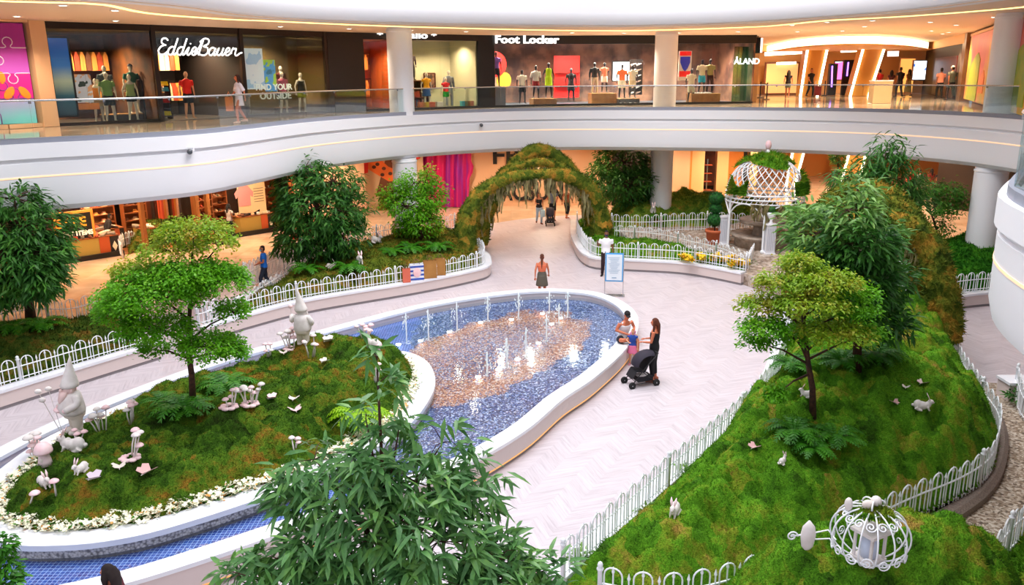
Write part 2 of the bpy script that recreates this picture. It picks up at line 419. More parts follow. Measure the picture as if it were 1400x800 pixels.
# balustrade: grey shoe, glass panels, handrail
rail = thing('balustrade', 'frameless glass balustrade with a slim rail along the upper balcony edge', 'railing', (0, 37.8, 6))
rp_ = offset(edge, .16 * SGN)
MB().sweep(rp_, [(-.06, 6.0), (-.06, 6.14), (.06, 6.14), (.06, 6.0)]).build('base_channel', M('grey_channel', '#8b8e9b', .5), rail, world=True)
MB().tube([(p.x, p.y, 7.07) for p in rp_], .03, 6).build('handrail', STEEL, rail, True, True)
gp = resample(rp_, 1.75)
for a, b in zip(gp, gp[1:]):
    if a.y < 7 and a.x > 0: continue
    d = (b - a).normalized() * .012
    MB().wall(a + d, b - d, 6.14, 7.04, .02).build('glass_panel', TINTG, rail, world=True)
clips = MB()
for a in gp: clips.box((a.x, a.y, 7.02), (.05, .05, .06))
clips.build('rail_clip', STEEL, rail, world=True)
# upper (third level) fascia and ceiling
u_edge = smooth_path([(-26, 6), (-17, 13), (-12.2, 18.0), (-9.9, 21.5), (-8.73, 24.0), (-8.1, 27.6), (-6.6, 30.0), (-4.53, 31.6), (0.10, 33.9), (4.9, 35.4), (9.0, 33.8), (12.3, 29.0), (13.1, 24.6), (12.6, 19), (11, 14), (9.2, 9), (9, 3)], .4)
CEILM = M('warm_ceiling', '#f2d9bf', .7)
struct(MB().prism([(p.x, p.y) for p in offset(u_edge, .35)] + [(9.3, -4), (40, -4), (40, 75), (-40, 75), (-40, 6)], 9.5, 9.62).build('ceiling', CEILM))
uprof = [(.06, 11.6), (.0, 11.5), (.0, 10.0), (.06, 9.72), (.2, 9.55), (.5, 9.49), (.8, 9.49), (.8, 11.6)]
autosmooth(struct(MB().sweep(u_edge, uprof).build('trim_2', WHITE)), 30)
cove = [P(x, y, 9.5) for x, y in [(-60, -4), (0, 1), (80, 3), (142, 6), (206, 18), (309, 26), (360, 28), (520, 35), (700, 40), (800, 41.5), (894, 41), (1040, 36), (1128, 28), (1237, 22), (1370, 12), (1440, 4)]]
cv = MB().sweep(smooth_path(cove, .5), [(-.07, 9.475), (-.07, 9.51), (.07, 9.51), (.07, 9.475)]).build('light_strip', M('gold_cove_light', (1, .66, .22), emit=2.2))
tag(cv, 'golden cove light line in the cream ceiling above the upper shops', 'light strip')
dl = [(23, 22), (86, 7), (157, 14), (158, 28), (139, 35), (116, 32), (249, 39), (383, 36), (477, 39), (562, 41), (637, 43), (782, 44.5), (853, 45), (928, 44.5), (1009, 43), (1083, 34), (1090, 43), (1131, 30), (1152, 42), (1193, 28), (1182, 36), (1272, 30), (1273, 42), (1307, 34), (1359, 23), (1289, 46), (1297, 44)]
d0 = None
for i, (x, y) in enumerate(dl):
    p = P(x, y, 9.5)
    if d0 is None:
        t = thing('downlight', 'small round recessed downlight in the cream ceiling of the upper floor', 'downlight', p, 0, 'recessed ceiling downlights')
        MB().lathe([(.10, -.02), (.13, -.02), (.13, 0), (.10, 0)], n=12, cap=False).build('bezel', WHITE, t)
        MB().lathe([(.10, -.015), (.10, 0)], n=12).build('lens', M('downlight_lens', (1, .9, .72), emit=9), t)
        KIDS[t.name] = list(t.children); d0 = t
    else:
        c = copy_tree(d0); c.location = p
    if i % 2 == 0 and p.y < 60: spot('downlight_lamp', (p.x, p.y, 9.42), 520, (1, .80, .58), 140)
# columns
def column(x, y, r, z0, z1, name='column'):
    mb = MB().lathe([(r * .99, z0), (r, z0 + .02), (r, z1 - .25), (r * 1.0, z1 - .18), (r * 1.04, z1 - .16), (r * 1.04, z1 - .1), (r * .98, z1 - .09), (r * .98, z1)], (x, y, 0), 40)
    return struct(autosmooth(mb.build(name, WHITE), 30))
COLS = [(-4.55, 35.3, .52), (7.5, 40.9, .54), (17.5, 29.9, .56)]
for x, y, r in COLS:
    column(x, y, r, 0, 4.2); column(x, y, r, 5.99, 9.5)
# security cameras on the fascia
def dome_cam(px, py, label):
    i = min(range(len(edge)), key=lambda k: (abs(pxl((edge[k].x, edge[k].y, 5.3))[0] - px) if edge[k].y > 15 else 1e9))
    n = normals2(edge)[i]; q = Vector((edge[i].x - n[0] * .02 * SGN, edge[i].y - n[1] * .02 * SGN, D(px, py, edge[i].y).z))
    t = thing('security_camera', label, 'camera', q)
    MB().box((0, 0, 0), (.16, .12, .12)).build('bracket', WHITE, t)
    MB().ball((0, -.12, -.06), .08, 10, 8).build('dome', M('camera_dome', '#55585f', .2), t, True)
dome_cam(268, 204, 'small white security camera fixed on the left of the white fascia'); dome_cam(657, 169, 'small white security camera fixed at the middle of the white fascia')

# ------------------------------------------------------------------ upper shops: front line in pixels -> plan
FL = [(-120, 181), (0, 177), (85, 172), (230, 165.5), (330, 160.5), (450, 154.5), (500, 152.3), (660, 147), (750, 145), (890, 143), (1028, 141)]
def s2(px):
    for (a, ya), (b, yb) in zip(FL, FL[1:]):
        if px <= b or b == 1028:
            t = (px - a) / (b - a); return P(px, ya + (yb - ya) * t, 6.0)
def s2z(px, py): return D(px, py, s2(px).y).z
def s2n(px):
    a, b = s2(px - 8), s2(px + 8); d = (b - a).normalized(); return Vector((-d.y, d.x, 0)), d   # normal points into the shop
def s2a(px):
    n, d = s2n(px); return math.atan2(d.y, d.x)
def s2in(px, depth): n, d = s2n(px); return s2(px) + n * depth
def s2off(px, o):
    n, d = s2n(px); return s2(px) + n * o
def front(mb, a, b, z0, z1, t=.12, o=0, step=25, m=0):
    xs = np.linspace(a, b, max(2, int((b - a) / step) + 1))
    pp = [s2off(x, o) for x in xs]
    for p, q in zip(pp, pp[1:]): mb.wall(p, q, z0, z1, t, m)
    return mb
TOP = 9.5
# puzzle mural at the far left
def puzzle_mat():
    t = NT('puzzle_print'); sp = t.n('ShaderNodeSeparateXYZ'); t.L.new(t.tc.outputs['Object'], sp.inputs[0])
    g = t.math('ADD', t.math('MULTIPLY', sp.outputs['Z'], 1 / 3.4), t.math('MULTIPLY', t.noise(.8, 2), .25))
    t.col(t.ramp(g, [(.15, '#6fd0dd'), (.38, '#a9a4e0'), (.6, '#b04fc0'), (.85, '#a3189b')])); t.set(Roughness=.4); return t.m
a0, a1 = s2(-110), s2(52); mu = thing('puzzle_mural', 'big purple to turquoise jigsaw mural panel left of the outdoor clothing shop', 'mural', s2(-30))
dd = (a1 - a0); LM = dd.length; dd.normalize(); ang = math.atan2(dd.y, dd.x)
mu.location = (a0.x, a0.y, 6.15); mu.rotation_euler = (0, 0, ang)
MB().box((LM / 2, 0, 1.62), (LM, .08, 3.25)).build('panel', puzzle_mat(), mu)
pw = 1.05; ph = .82
def jig(p0, p1, sg):
    "one wavy jigsaw edge with a round knob"
    d = Vector((p1[0] - p0[0], 0, p1[1] - p0[1])); L = d.length; d.normalize(); n = Vector((-d.z, 0, d.x)) * sg
    o = Vector((p0[0], -.055, p0[1])); q = [o, o + d * (L / 2 - .12), o + d * (L / 2 - .065) + n * .03]
    for k in range(11):
        a = -PI * .5 - .55 - (2 * PI - 1.1) * k / 10; q.append(o + d * (L / 2 + .145 * math.cos(a)) + n * (.19 + .145 * math.sin(a)))
    return q + [o + d * (L / 2 + .065) + n * .03, o + d * (L / 2 + .12), o + d * L]
rj = random.Random(4)
for i in range(int(LM / pw) + 1):
    for j in range(4):
        x = LM - i * pw; z = j * ph
        if x - pw < 0: continue
        mt_ = M('lilac_line', '#e6d7f2', .5) if j >= 2 else M('violet_line', '#7a3a9c', .5)
        if j: MB().tube(jig((x, z), (x - pw, z), rj.choice((-1, 1))), .016, 4).build('piece_outline', mt_, mu)
        if i: MB().tube(jig((x, z), (x, min(z + ph, 3.24)), rj.choice((-1, 1))), .016, 4).build('piece_outline', mt_, mu)
q = MB().box((LM - pw / 2, -.045, ph * 1.5), (pw, .02, ph)); q.build('printed_piece', M('magenta_print', '#c4148c', .45), mu)
blob = MB()
for cx, cz, a, s_ in ((-.85, 1.5, 0, .2), (-.7, 1.0, .6, .24), (-.25, 1.0, -.6, .24)):
    blob.ball((LM + cx, -.06, cz), (s_ * .55, .01, s_), 12, 8, rot=Matrix.Rotation(a, 3, 'Y'))
blob.build('printed_petal', M('orange_print', '#f08a1c', .45), mu, True)
# pilaster between mural and shop, dark shop surrounds
pil = MB(); front(pil, 57, 78, 6, TOP, .35, .0, 30); struct(pil.build('wall_pilaster', CREAM))
wl_ = MB(); front(wl_, -170, 57, 9.42, TOP, .2, 0, 40); front(wl_, -170, 57, 6, 6.14, .2, .02, 40); struct(wl_.build('wall_left', CREAM))
BRN = M('bronze_frame', '#241711', .4, .3); OLIVE = M('olive_wall', '#5b4a22', .7)
# shop A: outdoor clothing (78..452)
fr = MB()
front(fr, 74, 452, 9.28, TOP, .16, .05)
for x in (76, 222, 338, 450): p = s2(x); fr.box((p.x, p.y, 7.75), (.16, .16, 3.5), s2a(x))
front(fr, 222, 338, 8.48, 8.58, .1); front(fr, 76, 222, 6, 6.1, .12); front(fr, 338, 450, 6, 6.1, .12)
struct(fr.build('trim_3', BRN))
def pane(a, b, z0, z1, name):
    w = MB(); front(w, a, b, z0, z1, .02, .0, 40); return struct(w.build(name, SHOPG))
pane(79, 219, 6.1, 9.28, 'window_1'); pane(341, 448, 6.1, 9.28, 'window_2'); pane(225, 336, 8.58, 9.28, 'window_3')
def interior(a, b, depth, wallm, floorm, ceilm, zc=9.3, names='shop'):
    xs = np.linspace(a, b, max(2, int((b - a) / 30)))
    f = [s2off(x, .1) for x in xs]; bk = [s2off(x, depth) for x in xs]
    w = MB()
    for p, q in zip(bk, bk[1:]): w.wall(p, q, 6, zc + .2, .1)
    w.wall(f[0], bk[0], 6, zc + .2, .1); w.wall(f[-1], bk[-1], 6, zc + .2, .1)
    struct(w.build('wall_' + names, wallm))
    poly = [(p.x, p.y) for p in f] + [(p.x, p.y) for p in reversed(bk)]
    struct(MB().prism(poly, zc, zc + .05).build('ceiling', ceilm)); struct(MB().prism(poly, 5.99, 6.015).build('floor', floorm))
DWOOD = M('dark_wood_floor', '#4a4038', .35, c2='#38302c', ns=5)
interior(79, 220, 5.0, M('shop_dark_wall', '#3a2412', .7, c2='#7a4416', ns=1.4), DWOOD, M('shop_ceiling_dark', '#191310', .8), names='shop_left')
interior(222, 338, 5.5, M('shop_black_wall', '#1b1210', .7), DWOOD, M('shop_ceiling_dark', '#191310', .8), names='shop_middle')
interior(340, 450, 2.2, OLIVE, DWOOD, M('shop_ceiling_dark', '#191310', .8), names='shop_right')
for px, dp, pw_ in ((110, 2.4, 60), (170, 2.6, 90), (255, 2.5, 80), (310, 2.5, 70), (390, 1.2, 55)):
    p = s2in(px, dp); spot('shop_lamp', (p.x, p.y, 9.25), pw_ * 9, WARM2, 150)
# script sign, white tube lettering
GL = {'E': [[(.62, .86), (.45, 1.0), (.22, .95), (.2, .72), (.42, .6), (.2, .5), (.05, .25), (.2, .02), (.45, .02), (.7, .2)], [(.42, .6), (.52, .58)]],
      'd': [[(.5, .42), (.32, .5), (.1, .36), (.08, .1), (.25, .0), (.42, .16), (.62, 1.02)], [(.62, 1.02), (.44, .2), (.5, .0), (.7, .16)]],
      'i': [[(0, .16), (.22, .48), (.14, .1), (.24, 0), (.42, .16)], [(.28, .68), (.30, .73)]],
      'e': [[(0, .16), (.3, .26), (.38, .42), (.26, .5), (.1, .36), (.1, .1), (.26, 0), (.56, .2)]],
      'B': [[(-.2, .0), (.1, .5), (.32, 1.0), (.18, .3), (.12, 0)], [(.1, .82), (.4, 1.04), (.72, .98), (.72, .72), (.4, .55), (.7, .48), (.78, .2), (.55, 0), (.22, .04)]],
      'a': [[(.46, .42), (.28, .5), (.08, .34), (.08, .08), (.24, 0), (.42, .2), (.5, .46)], [(.5, .46), (.42, .1), (.5, 0), (.66, .14)]],
      'u': [[(0, .14), (.16, .48), (.08, .12), (.2, 0), (.4, .16), (.5, .48)], [(.5, .48), (.42, .1), (.5, 0), (.66, .14)]],
      'r': [[(0, .14), (.16, .5), (.22, .42), (.4, .46), (.36, .1), (.5, 0), (.75, .16), (.9, .2)]]}
ADV = {'E': .66, 'd': .64, 'i': .38, 'e': .48, 'B': .82, 'a': .6, 'u': .62, 'r': .6}
sg = thing('shop_sign', 'glowing white script sign over the outdoor clothing shop entrance', 'sign', (*s2off(280, -.2).xy, 8.7), s2a(280))
Ls = (s2(333) - s2(226)).length; x = 0; mb = MB(); tot = sum(ADV[c] for c in 'EddieBauer')
sc = Ls / tot; hh = .52
for c in 'EddieBauer':
    for st in GL[c]:
        pts = [((x + u + .28 * (v - .5)) * sc - Ls / 2, 0, (v - .45) * hh * 1.15) for u, v in st]
        mb.tube(smooth_path(pts, .05) if len(pts) > 2 else pts, .030, 6)
    x += ADV[c]
SIGNW = M('sign_white', (1, 1, 1), emit=1.1)
mb.build('lettering', SIGNW, sg, True)
# shop B: black front with window (452..660)
BW = MB(); front(BW, 452, 500, 6, TOP, .2); front(BW, 500, 660, 9.22, TOP, .2, 0); front(BW, 654, 676, 6, TOP, .2); front(BW, 676, 1028, 9.08, TOP, .2)
struct(BW.build('wall_black', BLACK))
pane(500, 655, 6.1, 9.22, 'window_4'); kb = MB(); front(kb, 500, 655, 6, 6.1, .15); front(kb, 676, 1028, 6, 6.1, .15); struct(kb.build('baseboard_1', BLACK))
interior(501, 560, 4.5, M('shop_orange_wall', '#c8652c', .7), DWOOD, M('shop_grey_ceiling', '#a9a2a0', .8), 9.3, 'orange')
interior(560, 654, 3.0, M('shop_sage_wall', '#b7b69a', .7), DWOOD, M('shop_grey_ceiling', '#a9a2a0', .8), 9.3, 'sage')
for px, dp, pw_ in ((525, 2, 160), (590, 1.4, 150), (635, 1.4, 150)):
    p = s2in(px, dp); spot('shop_lamp', (p.x, p.y, 9.25), pw_ * 3, WARM2, 150)
def front_sign(txt, px, z, size, label, bold=.012, o=-.18, sp=1.0, mat=None, width=None):
    q = s2off(px, o); t = thing('shop_sign', label, 'sign', (q.x, q.y, z), s2a(px))
    L = text_mesh(txt, size, .04, bold, 0, 'lettering', mat or SIGNW, 3, sp)
    L.parent = t; L.rotation_euler = (PI / 2, 0, 0)
    if width: L.scale = (width / L.dimensions.x, 1, 1) if L.dimensions.x else (1, 1, 1)
    return t
front_sign('* ventallo *', 559, 9.42, .42, 'white sign letters on the black shop front, partly behind the left column', .004, width=(s2(595) - s2(516)).length)
front_sign('Foot Locker', 719, 9.28, .52, 'glowing heavy white letters on the black header of the sports shoe shop', .014, -.22, 1.0, width=(s2(763) - s2(677)).length)
# shop C: sports shoe shop (676..1028)
pane(677, 1000, 6.1, 9.08, 'window_5')
interior(677, 1028, 6.0, M('shop_umber_wall', '#4a302a', .7, c2='#8a604a', ns=1.1, contrast=.3), M('shop_slate_floor', '#4d5562', .3), M('shop_white_ceiling', '#b5a89e', .8), 9.4, 'sports')
for px in (700, 745, 800, 850, 885, 940, 985):
    for dp in (1.3, 3.6):
        p = s2in(px, dp)
        t = tag(MB().box((p.x, p.y, 9.36), (1.5, .14, .05), s2a(px)).build('ceiling_lamp', M('linear_lamp', (1, .92, .84), emit=9)), 'long white linear lamp under the sports shop ceiling', 'ceiling lamp', 'linear lamps in the sports shop')
    p = s2in(px, 2.4); spot('shop_lamp', (p.x, p.y, 9.33), 1300, (1, .84, .68), 155)
# ------------------------------------------------------------------ upper concourse to the right
PEACH = M('peach_wall', '#e8b070', .55); TAN = M('tan_panel', '#c98a3c', .5)
YB = 61.0
def dwall(mb, px0, px1, py0, py1, Y0, Y1=None, t=.2, m=0, z0=None, z1=None):
    Y1 = Y0 if Y1 is None else Y1
    a, b = D(px0, py0, Y0), D(px1, py0, Y1)
    za = D(px0, py1, Y0).z if z0 is None else z0; zb = a.z if z1 is None else z1
    return mb.wall(a, b, min(za, zb), max(za, zb), t, m)
w = MB(); w.wall((14.2, 50), (14.6, 63), 6, 9.5, .3); w.wall((14.4, 62.6), (33, 62.6), 6, 9.5, .3)
struct(w.build('wall_concourse', PEACH))
w = MB(); w.wall((13.7, 47.2), (14.6, 50.6), 6, 9.5, .25); struct(w.build('wall_pier', PEACH))
# drop soffit with the curved glowing band
ringp = smooth_path([P(x, y, 9.46) for x, y in [(1038, 65.5), (1060, 60), (1090, 54), (1130, 50), (1170, 48.5), (1210, 49.5), (1245, 52.5), (1270, 57.5)]], .5)
struct(MB().prism([(p.x, p.y) for p in ringp] + [(33, 62), (16, 62)], 8.98, 9.05).build('ceiling', M('soffit', '#e0a968', .6)))
band = MB().sweep(ringp, [(0, 9.04), (0, 9.44), (.12, 9.44), (.12, 9.04)])
tag(band.build('ceiling_light', M('oval_cove_light', (1, .84, .55), emit=2.6)), 'wide curved glowing band in the ceiling above the two lit portals', 'ceiling light')
def portal(pts, Y, label, dep=.9):
    "slanted panel outlined in light; pts: bottom left, top left, top right, bottom right in the frame"
    q = [D(x, y, Y) for x, y in pts]; q[0].z = q[3].z = 6.0
    t = thing('slanted_portal', label, 'portal', ((q[0].x + q[3].x) / 2, Y, 6))
    f = [Vector((p.x, Y, p.z)) for p in q]; b = [p + Vector((0, dep, 0)) for p in f]
    MB().add(f + b, [(0, 1, 2, 3), (7, 6, 5, 4), (0, 4, 5, 1), (1, 5, 6, 2), (2, 6, 7, 3), (3, 7, 4, 0)]).build('panel', TAN, t, world=True)
    o = Vector((0, -.05, 0)); MB().tube([f[0] + o, f[1] + o, f[2] + o, f[3] + o], .085, 6).build('light_outline', M('portal_light', (1, .90, .66), emit=5), t, world=True)
    return t
portal([(1094, 131), (1104, 65), (1131, 65), (1117, 131)], 56.5, 'left slanted tan portal outlined in white light on the upper floor')
portal([(1162, 131), (1181, 62), (1210, 62), (1187, 132)], 56.0, 'right slanted tan portal outlined in white light on the upper floor')
for z_, sx in ((0, 0),):
    for pts, nm in (([(1074, 262), (1088, 203), (1106, 203), (1086, 262)], 'left'), ([(1148, 262), (1168, 203), (1190, 203), (1172, 262)], 'right')):
        q = [D(x, y, 57.0) for x, y in pts]
        for p, z in zip(q, (0, 4.15, 4.15, 0)): p.z = z
        t = thing('slanted_portal', nm + ' slanted tan portal outlined in white light on the ground floor behind the garden', 'portal', ((q[0].x + q[3].x) / 2, 57, 0))
        b = [p + Vector((0, .9, 0)) for p in q]
        MB().add(q + b, [(0, 1, 2, 3), (7, 6, 5, 4), (0, 4, 5, 1), (1, 5, 6, 2), (2, 6, 7, 3), (3, 7, 4, 0)]).build('panel', TAN, t, world=True)
        o = Vector((0, -.05, 0)); MB().tube([p + o for p in q], .085, 6).build('light_outline', M('portal_light', (1, .90, .66), emit=5), t, world=True)
def slab_thing(name, label, cat, px0, py0, px1, py1, Y, mat, t=.08, group=None, bottom=None, frame=None):
    a, b = D(px0, py0, Y), D(px1, py1, Y)
    z0 = b.z if bottom is None else bottom
    r = thing(name, label, cat, ((a.x + b.x) / 2, Y, z0), 0, group)
    w, h = b.x - a.x, a.z - z0
    if frame:
        MB().box((0, .02, h / 2), (w, t, h)).build('frame', frame, r); MB().box((0, -.02 - t / 2 + .02, h / 2), (w * .9, .03, h * .9)).build('screen', mat, r)
    else: MB().box((0, 0, h / 2), (w, t, h)).build('panel', mat, r)
    return r
def screen_mat(name, stops, ns=1.4, emit=1.5):
    t = NT(name); k = t.ramp(t.noise(ns, 3), stops, 'CONSTANT'); t.col(k); t.L.new(k, t.b.inputs['Emission Color']); t.set(Emission_Strength=emit); return t.m
slab_thing('doorway_pillar', 'dark doorway post with a violet light bar, left of the pair', 'door post', 1134, 87, 1141, 131, 58.6, BLACK, .3, bottom=6)
slab_thing('doorway_pillar', 'dark doorway post with a violet light bar, right of the pair', 'door post', 1154, 82, 1163, 131, 58.2, BLACK, .3, bottom=6)
VIO = M('violet_light', (.42, .16, 1), emit=3)
tag(MB().tube([D(1137, 119, 58.35), D(1138, 90, 58.35)], .05, 6).build('light_bar', VIO), 'left violet light bar on a dark doorway post', 'light bar')
tag(MB().tube([D(1158, 104, 57.95), D(1160, 85, 57.95)], .05, 6).build('light_bar', VIO), 'right violet light bar on a dark doorway post', 'light bar')
slab_thing('display_screen', 'pink and white promotional screen between the two violet light bars', 'screen', 1141, 83, 1154, 110, 60, screen_mat('pink_screen', [(0, '#f8e8ff'), (.42, '#ff6ab8'), (.58, '#ffffff'), (.66, '#b95cf0')], 1.0), .1, frame=BLACK)
slab_thing('lit_sign', 'plain white lit sign box hanging above people on the upper concourse', 'sign', 1215, 70, 1227, 77, 55, M('sign_white', (1, 1, 1), emit=2.6), .3)
slab_thing('display_screen', 'bright green and blue advertising screen beside the dark shop', 'screen', 1249, 82, 1264, 110, 57, screen_mat('park_screen', [(0, '#f4fbff'), (.45, '#eef8ff'), (.55, '#3a6bd6'), (.62, '#9fd84a')], .8, 1.6), .2, frame=STEEL)
slab_thing('lit_doorway', 'orange lit shop doorway between the white sign and the advertising screen', 'doorway', 1231, 78, 1247, 128, 60.5, M('orange_glow', (1, .45, .10), emit=.9), .1, bottom=6, frame=CREAM)
slab_thing('lit_doorway', 'warm lit shop front left of the portals on the upper concourse', 'doorway', 1046, 85, 1090, 131, 61.5, M('amber_shop', (.9, .42, .16), emit=.6), .1, bottom=6, frame=M('brown_frame', '#6b3a20', .5))
tag(MB().tube([D(1046, 74, 60), D(1098, 71, 60)], .14, 6).build('light_bar', M('portal_light', (1, .90, .66), emit=5)), 'long white ceiling light left of the lit portals', 'light bar')
tag(MB().tube([D(1062, 87, 60.8), D(1088, 86, 60.8)], .1, 6).build('light_bar', M('portal_light', (1, .90, .66), emit=5)), 'short white light over the warm shop front left of the portals', 'light bar')
tag(MB().tube([D(1150, 70, 59), D(1171, 69, 59)], .1, 6).build('light_bar', M('portal_light', (1, .90, .66), emit=5)), 'short white light between the two portal tops', 'light bar')
# counter block, barrier posts
q = P(1202, 141, 6); t = thing('counter', 'plain beige counter block near the glass balustrade', 'counter', q)
MB().box((0, 0, .55), (.95, .6, 1.1)).build('body', M('counter_beige', '#d8b78f', .5), t); MB().box((0, 0, 1.12), (1.0, .65, .05)).build('top', WHITE, t)
def barrier(px, py, label):
    q = P(px, py, 6); t = thing('barrier_post', label, 'barrier post', q)
    MB().lathe([(.2, 0), (.2, .03), (.04, .06)], n=14).build('base', BLACK, t); MB().tube([(0, 0, .03), (0, 0, 1.0)], .04, 8).build('post', BLACK, t)
    return q
bs = [barrier(1039, 133.5, 'black barrier post furthest left on the upper concourse'), barrier(1048, 136, 'black barrier post nearest the sports shop corner'), barrier(1127, 131, 'black barrier post between the left portal and the screens'), barrier(1176, 131, 'black barrier post inside the right portal')]
mb = MB().wall(bs[0], bs[1], 6.86, 6.93, .02); tag(mb.build('barrier_belt', BLACK), 'black belt stretched between two barrier posts', 'belt')
# dark shop and bright mural on the right wall of the concourse
w = MB(); a, b = P(1262, 128, 6), P(1312, 138, 6); w.wall(a, b, 6, 9.0, .2); struct(w.build('wall_dark_shop', M('charcoal_wall', '#2a1c14', .6)))
w = MB(); w.wall(a, b, 9.0, 9.5, .3); struct(w.build('wall_header', PEACH))
slab = MB(); m_ = a.lerp(b, .62); dd = (b - a).normalized(); nn = Vector((dd.y, -dd.x, 0)); m_ = m_ + nn * .12
slab.box((m_.x, m_.y, 7.25), ((b - a).length * .55, .04, 2.3), math.atan2(dd.y, dd.x)); tag(slab.build('dark_doorway', M('maroon_dark', '#1a0606', .4, c2='#54100c', ns=1.2)), 'deep red dark doorway of the shop on the right of the upper concourse', 'doorway')
w = MB(); c = P(1309, 136, 6); d = P(1318, 139, 6); w.wall(c, d, 6, 9.5, .5); struct(w.build('wall_pilaster', M('bronze_panel', '#7a5636', .35, .4)))
def blur_print():
    t = NT('abstract_print'); sp = t.n('ShaderNodeSeparateXYZ'); t.L.new(t.tc.outputs['Object'], sp.inputs[0])
    f = t.math('ADD', t.math('MULTIPLY', t.noise(.9, 2, t.mapping((.5, .5, .35))), 1.0), t.math('MULTIPLY', sp.outputs['Z'], .09))
    t.col(t.ramp(f, [(.30, '#7fae2a'), (.45, '#c9b02c'), (.56, '#e3a336'), (.66, '#dd6f5f'), (.80, '#cf5a6c')])); t.set(Roughness=.4); return t.m
e0, e1 = P(1318, 139.5, 6), P(1420, 172, 6); mm = (e0 + e1) / 2; t = thing('abstract_mural', 'tall pink, yellow and green mural panel beside the right column', 'mural', (mm.x, mm.y, 6.1), math.atan2(e1.y - e0.y, e1.x - e0.x))
L_ = (e1 - e0).length
MB().box((0, 0, 1.62), (L_, .1, 3.1)).build('panel', blur_print(), t); MB().box((0, -.02, 3.24), (L_, .14, .12)).build('frame', CREAM, t)
def mural_x(px):
    return min((abs(pxl(tuple(e0.lerp(e1, u)))[0] - px), (u - .5) * L_) for u in np.linspace(0, 1, 400))[1]
for pa, pb, z0_, z1_, mt_ in ((1322, 1334, .1, 2.3, M('olive_print', '#b7b023', .45, c2='#7fa52c', ns=2)), (1336, 1342, .5, 1.5, M('salmon_print', '#ee8a4a', .45)), (1346, 1364, .1, 2.0, M('olive_print', '#b7b023', .45, c2='#7fa52c', ns=2)), (1375, 1398, .3, 2.4, M('olive_print', '#b7b023', .45, c2='#7fa52c', ns=2))):
    xa, xb = mural_x(pa), mural_x(pb); rr_ = (xb - xa) / 2
    ol = [(xa, z0_), (xb, z0_), (xb, z1_ - .3), (xb - rr_ * .5, z1_), (xa + rr_ * .9, z1_ - .15), (xa + rr_ * .3, z1_ - .5), (xa, z1_ * .6)]
    MB().add([(x, y, z) for y in (-.075, -.05) for x, z in ol], [tuple(range(7)), tuple(range(13, 6, -1))] + [(i, (i + 1) % 7, 7 + (i + 1) % 7, 7 + i) for i in range(7)]).build('printed_shape', mt_, t)
struct(MB().wall((e0 + Vector((.45, -.1, 0))), (e1 + Vector((.45, -.1, 0))), 6, 9.5, .15).build('wall_right', CREAM))
# curved glass corner of the sports shop with a sign
gg = MB(); c0, c1, c2_ = s2(1000), s2(1020) + Vector((0, .5, 0)), s2(1028) + Vector((.2, 1.6, 0))
gp2 = smooth_path([c0, c1, c2_], .3)
for p, q in zip(gp2, gp2[1:]): gg.wall(p, q, 6.1, 8.93, .03)
struct(gg.build('window_6', glass_mat('green_glass', (.55, .85, .70), .8)))
q = s2off(1014, -.35); t = thing('shop_sign', 'small white lettering on the green glass corner of the sports shop', 'sign', (q.x, q.y, 8.15), s2a(1010))
L_ = text_mesh('\u00c5LAND', .42, .02, .006, 0, 'lettering', M('sign_soft_white', (.85, .97, 1), emit=1.2)); L_.parent = t; L_.rotation_euler = (PI / 2, 0, 0)
q = P(1033, 140, 6); t = thing('blade_sign', 'white round cornered projecting sign at the end of the black header', 'sign', (q.x, q.y, 9.0))
MB().box((0, 0, 0), (.12, .8, .75)).build('lightbox', M('sign_white', (1, 1, 1), emit=2.6), t); MB().box((-.1, 0, 0), (.08, .86, .8)).build('casing', BLACK, t); MB().tube([(-.1, 0, .38), (-.1, 0, .52)], .03, 6).build('hanger', BLACK, t)
for x, y, pw_ in ((18, 52, 500), (22, 53, 500), (27, 52, 500), (24, 47, 500), (20, 43, 450), (30, 46, 400), (25, 59.5, 400), (18.5, 59.5, 400)):
    spot('concourse_lamp', (x, y, 8.9), pw_, WARM2, 140)
# warm lamps over the ground floor arcade (recessed under the balcony), plus two added fill lamps
for x, y, pw_ in ((-17, 33, 520), (-13, 38, 520), (-8.5, 42, 420), (-3, 45, 420), (2, 46, 420), (8, 47, 420), (13, 47, 600), (17, 52, 700), (23, 53, 700), (21, 44, 600), (22, 37, 600), (24, 47, 600), (14, 55, 600), (-20, 27, 400), (-.5, 40.2, 130), (3.6, 40.4, 130)):  # last two entries: fill lamps added to brighten people under the arch
    spot('arcade_and_fill_lamp', (x, y, 4.15), pw_ * 1.6, (1, .79, .57), 160)

# ------------------------------------------------------------------ ground floor arcade walls
struct(MB().wall((-9.0, 48.9), (10.6, 48.9), 0, 4.2, .3).build('wall_hoarding', M('hoarding_beige', '#dcb18c', .6)))
# big dark shop name letters on the hoarding, seen through the arch
def flat_letters(txt, px, py, Y, size, label, width=None, mat=None):
    q = D(px, py, Y); t = thing('shop_sign', label, 'sign', q)
    L = text_mesh(txt, size, .05, .03, 0, 'lettering', mat or M('black_letters', '#141214', .5)); L.parent = t; L.rotation_euler = (PI / 2, 0, 0)
    if width: L.scale = (width / L.dimensions.x, 1, 1)
    return t
YH = 48.7
flat_letters('PACSUN', 720, 263, YH, 1.5, 'row of big black letters on the beige hoarding, seen through the arch', (D(770, 257, YH) - D(670, 257, YH)).length)
flat_letters('FREE', 712, 214, YH, 1.35, 'upper black letters on the beige hoarding, half hidden by the balcony and moss arch', (D(752, 214, YH) - D(674, 214, YH)).length)
